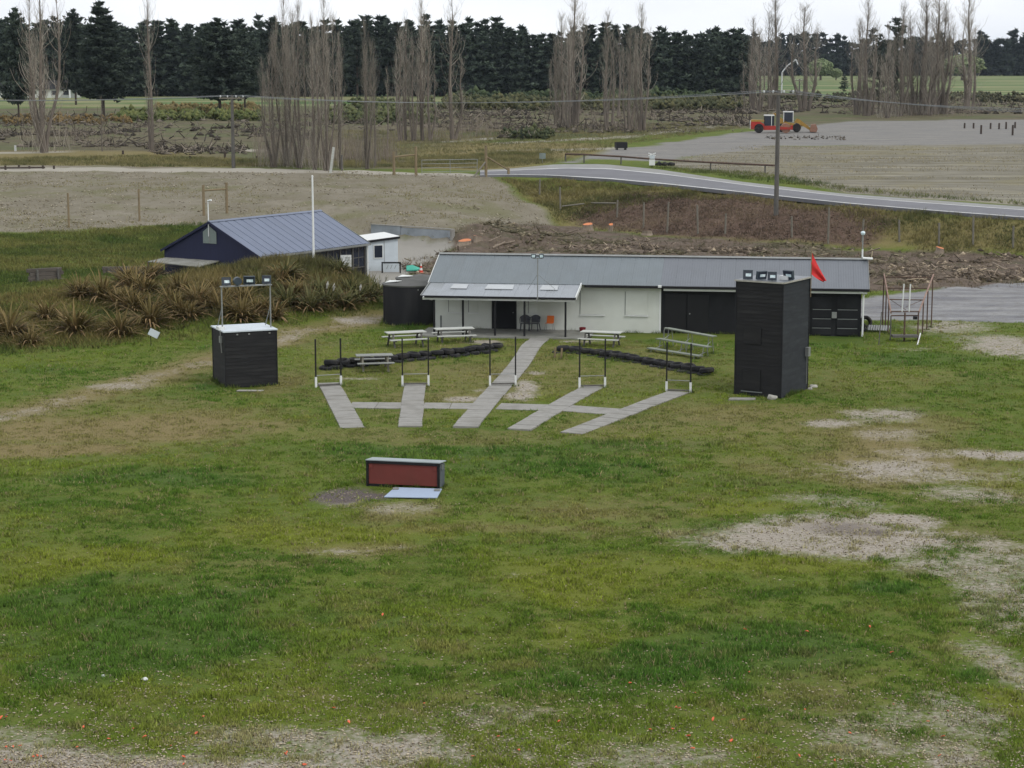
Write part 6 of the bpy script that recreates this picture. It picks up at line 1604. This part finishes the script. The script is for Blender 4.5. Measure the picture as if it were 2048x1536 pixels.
# ================================================================ FAR STUMP ROWS AND SCRUB
def scrub():
    rng = np.random.default_rng(14); n = 9000
    bands = [(-300, 900, 232, 262, 1700), (150, 620, 255, 286, 800), (640, 1500, 220, 256, 2000), (900, 1500, 240, 268, 700), (1450, 2300, 203, 228, 1500), (-200, 330, 262, 295, 900), (1000, 1100, 262, 278, 160), (1530, 1690, 275, 285, 160), (300, 500, 295, 312, 250)]
    S1, P_, C_, L_ = [], [], [], []
    for x0, x1, y0, y1, k in bands:
        px = x0 + (x1 - x0) * rng.random(k * 2); py = y0 + (y1 - y0) * rng.random(k * 2)
        d = np.array([tuple(G(a, c, 3.2)) for a, c in zip(px, py)]); cl = fbm(d[:, 0], d[:, 1], 16, 3); d = d[rng.random(len(d)) < .05 + 1.3 * sstep(.47, .64, cl)][:k]; P_.append(d)
    P = np.concatenate(P_); m = len(P); P[:, 2] = terrain(P[:, 0], P[:, 1]) + .1
    sc = .55 + P[:, 1] / 900.; sc = np.where((P[:, 1] < 330) & (P[:, 0] > 20), sc * .35, sc)
    L_ = (.6 + 2.2 * rng.random(m) ** 2) * sc; a = rng.random(m) * 6.28; e = np.abs(rng.normal(0.3, .5, m))
    d = np.stack([np.cos(a) * np.cos(e), np.sin(a) * np.cos(e), np.sin(e)], -1) * L_[:, None] / 2
    C = lerp3(np.tile(arr(60, 55, 49), (m, 1)), arr(136, 127, 114), rng.random(m) ** 2)
    r = (.05 + .12 * rng.random(m) ** 2) * sc
    Q = P + np.stack([np.zeros(m), np.zeros(m), .3 * sc * rng.random(m) + L_ * .25 * np.sin(e)], -1)
    s1 = prisms(Q - d, Q + d, r, r * .6, C)
    k = rng.random(m) < .35; S = np.stack([.3 + .7 * rng.random(k.sum()), .3 + .6 * rng.random(k.sum()), .12 + .35 * rng.random(k.sum())], -1) * sc[k][:, None]
    s2 = octas(P[k], S, C[k] * .7, rng)
    V, F, CC = join([s1, s2]); o = link('stump_rows', tri_mesh('stump_rows', V, F, M['debris'], CC)); kind(o, 'stuff', 'rows of uprooted stumps and dead branches beyond the bank')
    # scrub bushes
    out = []
    for x0, x1, y0, y1, k, c0, c1, hh in [(310, 520, 214, 232, 260, (92, 86, 54), (120, 106, 72), 1.2), (240, 520, 228, 242, 200, (66, 76, 44), (100, 104, 62), 1.4), (880, 1480, 200, 222, 420, (56, 62, 44), (92, 90, 62), 1.8), (900, 1450, 188, 200, 260, (44, 56, 40), (70, 80, 54), 2.2), (1450, 2100, 190, 205, 260, (54, 58, 46), (90, 88, 66), 1.5), (660, 860, 205, 250, 120, (58, 66, 44), (92, 96, 62), 1.8), (0, 260, 236, 250, 80, (90, 80, 54), (120, 100, 66), 1.0), (1000, 1100, 268, 280, 26, (52, 60, 44), (80, 84, 56), 1.2)]:
        for q in range(k):
            p = G(x0 + (x1 - x0) * rng.random(), y0 + (y1 - y0) * rng.random(), 3.2); s = hh * (.5 + .8 * rng.random()); nn = 13
            u = rng.normal(0, 1, (nn, 3)); u /= np.linalg.norm(u, axis=1, keepdims=True); u[:, 2] = np.abs(u[:, 2])
            Pp = np.array([p.x, p.y, 3.2]) + u * np.array([s * .9, s * .9, s]) * (.5 + .5 * rng.random((nn, 1)))
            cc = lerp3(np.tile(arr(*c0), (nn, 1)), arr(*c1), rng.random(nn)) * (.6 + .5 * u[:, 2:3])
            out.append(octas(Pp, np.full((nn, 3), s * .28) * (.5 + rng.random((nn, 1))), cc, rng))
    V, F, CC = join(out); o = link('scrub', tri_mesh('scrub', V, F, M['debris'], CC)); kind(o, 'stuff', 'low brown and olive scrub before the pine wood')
scrub()

def undergrowth():
    rng = np.random.default_rng(15); A_, B_ = [], []
    for x0, x1, y0, y1, k in ((515, 790, 292, 338, 1100), (780, 1010, 238, 286, 700), (1090, 1310, 226, 264, 700), (1470, 1560, 200, 226, 250), (1700, 1960, 200, 234, 800), (40, 330, 270, 306, 260)):
        px = x0 + (x1 - x0) * rng.random(k); py = y0 + (y1 - y0) * rng.random(k); d = np.array([tuple(G(a, c, 3.2)) for a, c in zip(px, py)]); d = d[rng.random(k) < 1.6 * sstep(.45, .65, fbm(d[:, 0], d[:, 1], 9, 3))]; A_.append(d)
    P = np.concatenate(A_); m = len(P); P[:, 2] = terrain(P[:, 0], P[:, 1]); k = 4; P = np.repeat(P, k, 0); P[:, :2] += rng.normal(0, .5, (len(P), 2)); m = len(P)
    L_ = .8 + 2.6 * rng.random(m) ** 2; a = rng.random(m) * 6.28; t = .35 * rng.random(m); Q = P + np.stack([np.cos(a) * t * L_, np.sin(a) * t * L_, L_], -1)
    V, F, CC = prisms(P, Q, np.full(m, .016), np.full(m, .005), lerp3(np.tile(arr(98, 88, 80), (m, 1)), arr(150, 140, 126), rng.random(m)))
    o = link('undergrowth', tri_mesh('undergrowth', V, F, M['debris'], CC)); kind(o, 'stuff', 'bare thin undergrowth and suckers beneath the poplars')
undergrowth()

# ================================================================ POPLARS
def poplar(seed, H, stems, spread, dense, sparse_top=True, base_twigs=0):
    """bare upright poplar; returns (trunk mesh, crown mesh)"""
    rng = np.random.default_rng(seed); tb = MB()
    P0, P1, r0, r1 = [], [], [], []
    for s in range(stems):
        a = rng.random() * 6.28; h = H * (1 if s == 0 else .55 + .42 * rng.random()); off = spread * (.0 if s == 0 else .3 + .5 * rng.random())
        bx, by = (.0, .0) if s == 0 else (.35 * math.cos(a), .35 * math.sin(a)); R0 = (.25 if s == 0 else .19) * H / 20
        def ax(t, h=h, off=off, a=a, bx=bx, by=by, w=rng.random() * 6): k = min(1, t * 2.2); return np.array([bx + off * math.cos(a) * k * k * (3 - 2 * k) + .12 * math.sin(t * 7 + w), by + off * math.sin(a) * k * k * (3 - 2 * k) + .12 * math.cos(t * 6 + w), h * t])
        K = 9
        for k in range(K): tb.tube(ax(k / K), ax((k + 1) / K), max(.02, R0 * (1 - k / K) ** .9), max(.014, R0 * (1 - (k + 1) / K) ** .9), 7, False)
        nb = int(dense * h / H * (1 if s == 0 else .7))
        for k in range(nb):
            t = .10 + .88 * rng.random() ** .75; b = ax(t); aa = rng.random() * 6.28; L_ = h * (.055 + .13 * math.sin(math.pi * min(1, t * 1.02) ** .9)) * (.5 + .8 * rng.random()); e = R(46 + 24 * rng.random()); pr = b; rr = .02 + .045 * (1 - t) * rng.random()
            pp = []
            for q in range(3):
                d = np.array([math.cos(aa) * math.cos(e), math.sin(aa) * math.cos(e), math.sin(e)]) * L_ / 3; nx_ = pr + d; P0.append(pr); P1.append(nx_); r0.append(rr); r1.append(rr * .7); rr *= .7; pr = nx_; e = min(R(86), e + R(14)); pp.append(nx_)
            for q in range(8):
                tt = rng.random(); base = b + (pp[2] - b) * tt; a2 = rng.random() * 6.28; e2 = R(50 + 35 * rng.random()); l2 = .5 + .9 * rng.random(); P0.append(base); P1.append(base + np.array([math.cos(a2) * math.cos(e2), math.sin(a2) * math.cos(e2), math.sin(e2)]) * l2); r0.append(.007); r1.append(.003)
    for k in range(base_twigs):
        a = rng.random() * 6.28; q = spread * 1.3 * rng.random() ** .5; h = .4 * rng.random(); e = R(66 + 20 * rng.random()); L_ = 1.5 + 4.5 * rng.random(); b = np.array([q * math.cos(a), q * math.sin(a), h * 2]); a2 = rng.random() * 6.28
        P0.append(b); P1.append(b + np.array([math.cos(a2) * math.cos(e), math.sin(a2) * math.cos(e), math.sin(e)]) * L_); r0.append(.018); r1.append(.005)
    n = len(P0); C = lerp3(np.tile(arr(114, 107, 97), (n, 1)), arr(166, 159, 147), rng.random(n))
    V, F, CC = prisms(np.array(P0), np.array(P1), np.array(r0), np.array(r1), C)
    return tb.mesh('trunk', M['bark'], True), tri_mesh('crown', V, F, M['twig'], CC), H
POP = [poplar(1, 20, 2, .8, 62), poplar(2, 20, 3, 1.1, 66), poplar(3, 20, 6, 2.0, 62, base_twigs=60), poplar(4, 18, 5, 1.9, 66, base_twigs=80), poplar(5, 20, 2, .9, 50), poplar(6, 20, 1, .6, 44)]
PL = [(88, 306, -60, 2, 'wide multi-stemmed', 1.25), (205, 303, 195, 5, 'thin dead', .6), (304, 302, -30, 4, 'slender', .9), (548, 335, 75, 3, 'bushy', 1.1), (572, 333, -20, 3, 'tall bushy', .9), (600, 336, 10, 3, 'bushy', .9), (628, 340, 38, 3, 'bushy', .9), (652, 341, -14, 3, 'tall bushy', .9), (680, 338, 70, 1, 'slim', .9), (733, 338, 48, 3, 'bushy', .75), (750, 334, 90, 4, 'slim', .8),
      (776, 300, 140, 5, 'small slim', .8), (801, 282, 66, 1, 'slim', .9), (812, 280, 32, 4, 'slender', .9), (826, 282, 80, 1, 'slim', .9), (843, 281, 4, 1, 'tall slim', 1.0), (858, 282, 48, 4, 'slender', .9), (903, 280, -8, 4, 'tall slender', 1.2), (1112, 252, 95, 3, 'bushy', .7), (1124, 252, 30, 1, 'slim', .9), (1147, 250, -20, 1, 'tall slim', 1.2), (1138, 258, 60, 4, 'slender', .9), (1213, 262, 26, 1, 'slim', .8), (1226, 252, 70, 5, 'slender', .9), (1238, 236, 60, 5, 'slender', .9), (1258, 262, 58, 1, 'slim', 1.0), (1270, 258, 80, 3, 'bushy', .6), (1281, 262, 12, 1, 'tall slim', .9),
      (1487, 226, 130, 5, 'small slim', .8), (1503, 222, 38, 1, 'slim', .9), (1518, 224, 60, 1, 'slim', .8), (1548, 220, -16, 1, 'tall slim', 1.0), (1536, 222, 80, 4, 'slender', .8), (1607, 222, 12, 1, 'tall slim', 1.2), (1716, 230, 40, 1, 'slim', 1.0), (1730, 232, 2, 1, 'tall slim', 1.0), (1746, 230, 90, 4, 'slender', .9), (1775, 236, 90, 3, 'bushy', .8), (1800, 232, 12, 3, 'tall bushy', .75), (1822, 230, 80, 3, 'bushy', .9), (1845, 230, -20, 1, 'tall dense', 1.2), (1868, 228, -20, 1, 'tall dense', 1.2), (1884, 228, 10, 1, 'tall slim', 1.0), (1858, 231, 84, 3, 'bushy', .9), (1934, 215, -8, 1, 'tall slim', 1.1), (1946, 216, 60, 5, 'slender', .9)]
PL.sort()
for i, (px, yb, yt, v, lk, wd) in enumerate(PL):
    p = T(px, yb); h = D(px, yt, p.y).z - p.z; tm, cm, H_ = POP[v]
    t = thing('poplar_tree', 'bare %s poplar, %s counting from the left' % (lk, ORD[i]) if i < len(ORD) else 'bare %s poplar in the right-hand cluster, %s from the right edge' % (lk, ORD[len(PL) - 1 - i]), 'tree', (p.x, p.y, p.z - .1), random.uniform(0, 6.28), 'bare poplars beyond the bank')
    link('trunk', tm, t); link('crown', cm, t); s = h / H_; w = max(.55, min(1.25, s)) * wd * p.y / 240; t.scale = (w, w, s)

# ================================================================ PINES
def pine(seed, H, W, tiers, per, clump, irregular=.25, bare=.12, flat=False, wf=.28):
    """dark conifer: trunk, whorls of boughs carrying needle tufts; returns trunk mesh and crown arrays"""
    rng = np.random.default_rng(seed); tb = MB(); K = 5
    for k in range(K): tb.tube((0, 0, H * k / K), (.0, 0, H * (k + 1) / K), max(.03, H * .016 * (1 - k / K)), max(.02, H * .016 * (1 - (k + 1) / K)), 7, False)
    Vs, Cs = [], []
    for i in range(tiers):
        t = bare + (1 - bare) * (i + rng.random()) / tiers
        prof = (1 - t) ** .75 * min(1, (t - bare) * 5 + .45) if not flat else (1 - t ** 3) * min(1, (t - bare) * 5 + .5)
        for q in range(per):
            a = rng.random() * 6.28; L_ = W * prof * (1 - irregular + 2 * irregular * rng.random()) + .35; up = R(8 + 30 * t + 10 * rng.normal())
            nc = max(2, int(L_ / clump * 1.6))
            for c in range(nc):
                s = (c + .5 + .5 * rng.random()) / nc; r = L_ * s; x, y, z = r * math.cos(a), r * math.sin(a), H * t + r * math.sin(up) * .6 + rng.normal(0, .15)
                m = 5
                d = rng.normal(0, 1, (m, 3)); d[:, 2] = np.abs(d[:, 2]) * .5 + .1; d /= np.linalg.norm(d, axis=1, keepdims=True); d *= clump * (.6 + .6 * rng.random((m, 1)))
                w = np.cross(d, rng.normal(0, 1, (m, 3))); w /= np.linalg.norm(w, axis=1, keepdims=True) + 1e-6; w *= clump * wf
                b = np.array([x, y, z]); tri = np.stack([b - d * .25 - w, b - d * .25 + w, b + d], 1); Vs.append(tri.reshape(-1, 3))
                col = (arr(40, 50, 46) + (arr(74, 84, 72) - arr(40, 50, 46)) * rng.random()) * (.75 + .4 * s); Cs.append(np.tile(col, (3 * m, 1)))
    V = np.concatenate(Vs); return tb, V, np.arange(len(V)).reshape(-1, 3), np.concatenate(Cs)
def pine_pair(*a, **k):
    tb, V, F, C = pine(*a, **k); return tb.mesh('trunk', M['bark_dark'], True), tri_mesh('crown', V, F, M['needle'], C), a[1]
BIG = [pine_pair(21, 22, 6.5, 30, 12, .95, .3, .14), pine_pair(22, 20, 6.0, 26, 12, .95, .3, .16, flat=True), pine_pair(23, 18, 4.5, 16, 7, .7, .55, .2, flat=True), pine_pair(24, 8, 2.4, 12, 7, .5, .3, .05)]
CL = [(38, 242, 20, 1, .6, 'dark pine at the far left behind the bare poplar'), (207, 232, 8, 0, 1.1, 'tall dark conifer with a pointed tip and broad skirt, left of the slender poplar'), (152, 210, 22, 1, .75, 'dark flat-topped conifer left of the pointed conifer'), (440, 230, 40, 1, 1.15, 'broad dark conifer beside the left power pole'), (490, 222, 52, 1, .8, 'dark conifer right of the broad one by the left power pole'), (545, 200, 38, 1, .9, 'dark conifer with flat boughs behind the first bushy poplars'), (715, 200, 40, 2, 1.0, 'ragged dark conifer with layered boughs between the bushy poplars'),
      (1788, 222, 34, 2, .85, 'ragged dark pine standing among the right-hand poplars'), (1757, 226, 66, 2, .6, 'shorter ragged pine left of the taller one among the right-hand poplars'), (1688, 184, 148, 3, 1.0, 'small dark conifer at the edge of the green paddock'), (1044, 280, 250, 3, .5, 'tiny dark conifer near the pale track')]
for px, yb, yt, v, w, lb in CL:
    p = T(px, yb); h = D(px, yt, p.y).z - p.z; tm, cm, H_ = BIG[v]; t = thing('conifer_tree', lb, 'tree', (p.x, p.y, p.z - .1), random.uniform(0, 6.28)); link('trunk', tm, t); link('crown', cm, t); s = h / H_; t.scale = (s * w, s * w, s)

def wood(name, label, x0, x1, d0, rows, gap, top, seed, variants, clip=None):
    rng = np.random.default_rng(seed); parts = []; trk = []
    for r in range(rows):
        d = d0 + r * gap * 1.1; px = x0 + rng.random() * 20; 
        while px < x1:
            X = (px - 1024) / FPX * d; Y = d + rng.normal(0, gap * .35); yt = top(px) + rng.normal(0, 9) + 8 * (rng.random() < .15) - (3 if r else 0)
            h = CAMH + (120 - yt) * d / FPX - 3.2; V, F, C, H_ = variants[rng.integers(len(variants))]; s = h / H_; a = rng.random() * 6.28; ca, sa_ = math.cos(a), math.sin(a); w = s * (.85 + .4 * rng.random())
            Q = np.stack([(V[:, 0] * ca - V[:, 1] * sa_) * w + X, (V[:, 0] * sa_ + V[:, 1] * ca) * w + Y, V[:, 2] * s + 3.2], -1); parts.append((Q, F, C * (.8 + .4 * rng.random())))
            trk.append((X, Y, h)); px += gap * FPX / d * (.7 + .6 * rng.random())
    t = np.array(trk); n = len(t); P0 = np.stack([t[:, 0], t[:, 1], np.full(n, 3.)], -1); P1 = P0 + np.stack([np.zeros(n), np.zeros(n), t[:, 2] * .9], -1); parts.append(prisms(P0, P1, np.full(n, .28), np.full(n, .05), np.tile(arr(60, 54, 50), (n, 1))))
    V, F, CC = join(parts); o = link(name, tri_mesh(name, V, F, M['needle'], CC)); kind(o, 'stuff', label)
WV = []
for s in (31, 32, 33, 34, 35, 39):
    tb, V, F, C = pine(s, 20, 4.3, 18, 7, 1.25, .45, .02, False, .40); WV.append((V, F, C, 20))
_tx = [-300, 0, 60, 120, 300, 420, 560, 640, 760, 900, 960, 1040, 1080, 1160, 1250, 1330, 1430, 1500, 1560]
_ty = [60, 58, 62, 60, 58, 66, 56, 66, 50, 58, 54, 66, 84, 70, 66, 72, 74, 78, 82]
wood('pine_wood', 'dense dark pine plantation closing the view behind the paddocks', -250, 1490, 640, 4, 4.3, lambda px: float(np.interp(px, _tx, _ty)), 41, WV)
FV = []
for s in (36, 37, 38):
    tb, V, F, C = pine(s, 20, 4.0, 9, 4, 2.1, .35, .0, False, .45); FV.append((V, F, C, 20))
wood('far_wood', 'distant dark wood along the horizon at the right', 1380, 2500, 1480, 4, 4.8, lambda px: float(np.interp(px, [1380, 1500, 1600, 1720, 1900, 2000, 2048, 2500], [84, 84, 86, 90, 88, 82, 78, 76])), 42, FV)
wood('far_wood', 'distant dark wood on the horizon at the far left', -300, 120, 1100, 2, 8.5, lambda px: 64., 43, FV)

# round pale willows in the paddock
def willow(seed):
    rng = np.random.default_rng(seed); tb = MB(); tb.tube((0, 0, 0), (0, 0, 2.4), .5, .4, 8)
    for k in range(7): a = k * .9; tb.tube((0, 0, 2.2), (2.6 * math.cos(a), 2.6 * math.sin(a), 5 + rng.random() * 1.5), .22, .06, 6)
    n = 900; u = rng.normal(0, 1, (n, 3)); u /= np.linalg.norm(u, axis=1, keepdims=True); rad = .55 + .45 * rng.random((n, 1)) ** .5; P = u * rad * np.array([5, 5, 3.4]) * (1 + .15 * np.sin(u[:, :1] * 5 + 1) * np.cos(u[:, 1:2] * 6)) + np.array([0, 0, 5.2]); P = P[P[:, 2] > 2.2]; n = len(P)
    C = lerp3(np.tile(arr(104, 122, 84), (n, 1)), arr(150, 160, 118), rng.random(n)); V, F, CC = octas(P, np.full((n, 3), .38) * (.5 + rng.random((n, 1))), C, rng)
    return tb.mesh('trunk', M['bark'], True), tri_mesh('crown', V, F, M['foliage_attr'], CC)
WL = [willow(1), willow(2)]
for i, (px, yb, yt, w, lb) in enumerate(((1641, 158, 117, 1.0, 'round pale green tree at the left of the far paddock'), (1672, 158, 136, .9, 'small round dark tree beside the round pale green one'), (1925, 162, 108, 1.35, 'broad pale green round tree behind the right-hand poplars'))):
    Y = 1150.; p = D(px, yb, Y); h = D(px, yt, Y).z - 3.2; t = thing('willow_tree', lb, 'tree', (p.x, Y, 3.1)); link('trunk', WL[i % 2][0], t); link('crown', WL[i % 2][1], t); s = h / 8.8; t.scale = (s * w, s * w, s)

# ================================================================ AIR
hb = MB().box(-6000, 6000, -100, 9500, -3.0, 75.0)
hm = bpy.data.materials.new('haze'); hm.use_nodes = True; hm.node_tree.nodes.clear()
ho = hm.node_tree.nodes.new('ShaderNodeOutputMaterial'); hv = hm.node_tree.nodes.new('ShaderNodeVolumePrincipled')
hv.inputs['Color'].default_value = (.72, .84, 1.0, 1); hv.inputs['Density'].default_value = 3.5e-5; hv.inputs['Anisotropy'].default_value = 0.0
hm.node_tree.links.new(hv.outputs[0], ho.inputs['Volume'])
hz = hb.build('haze', hm); kind(hz, 'stuff', 'thin bluish air over the whole place')
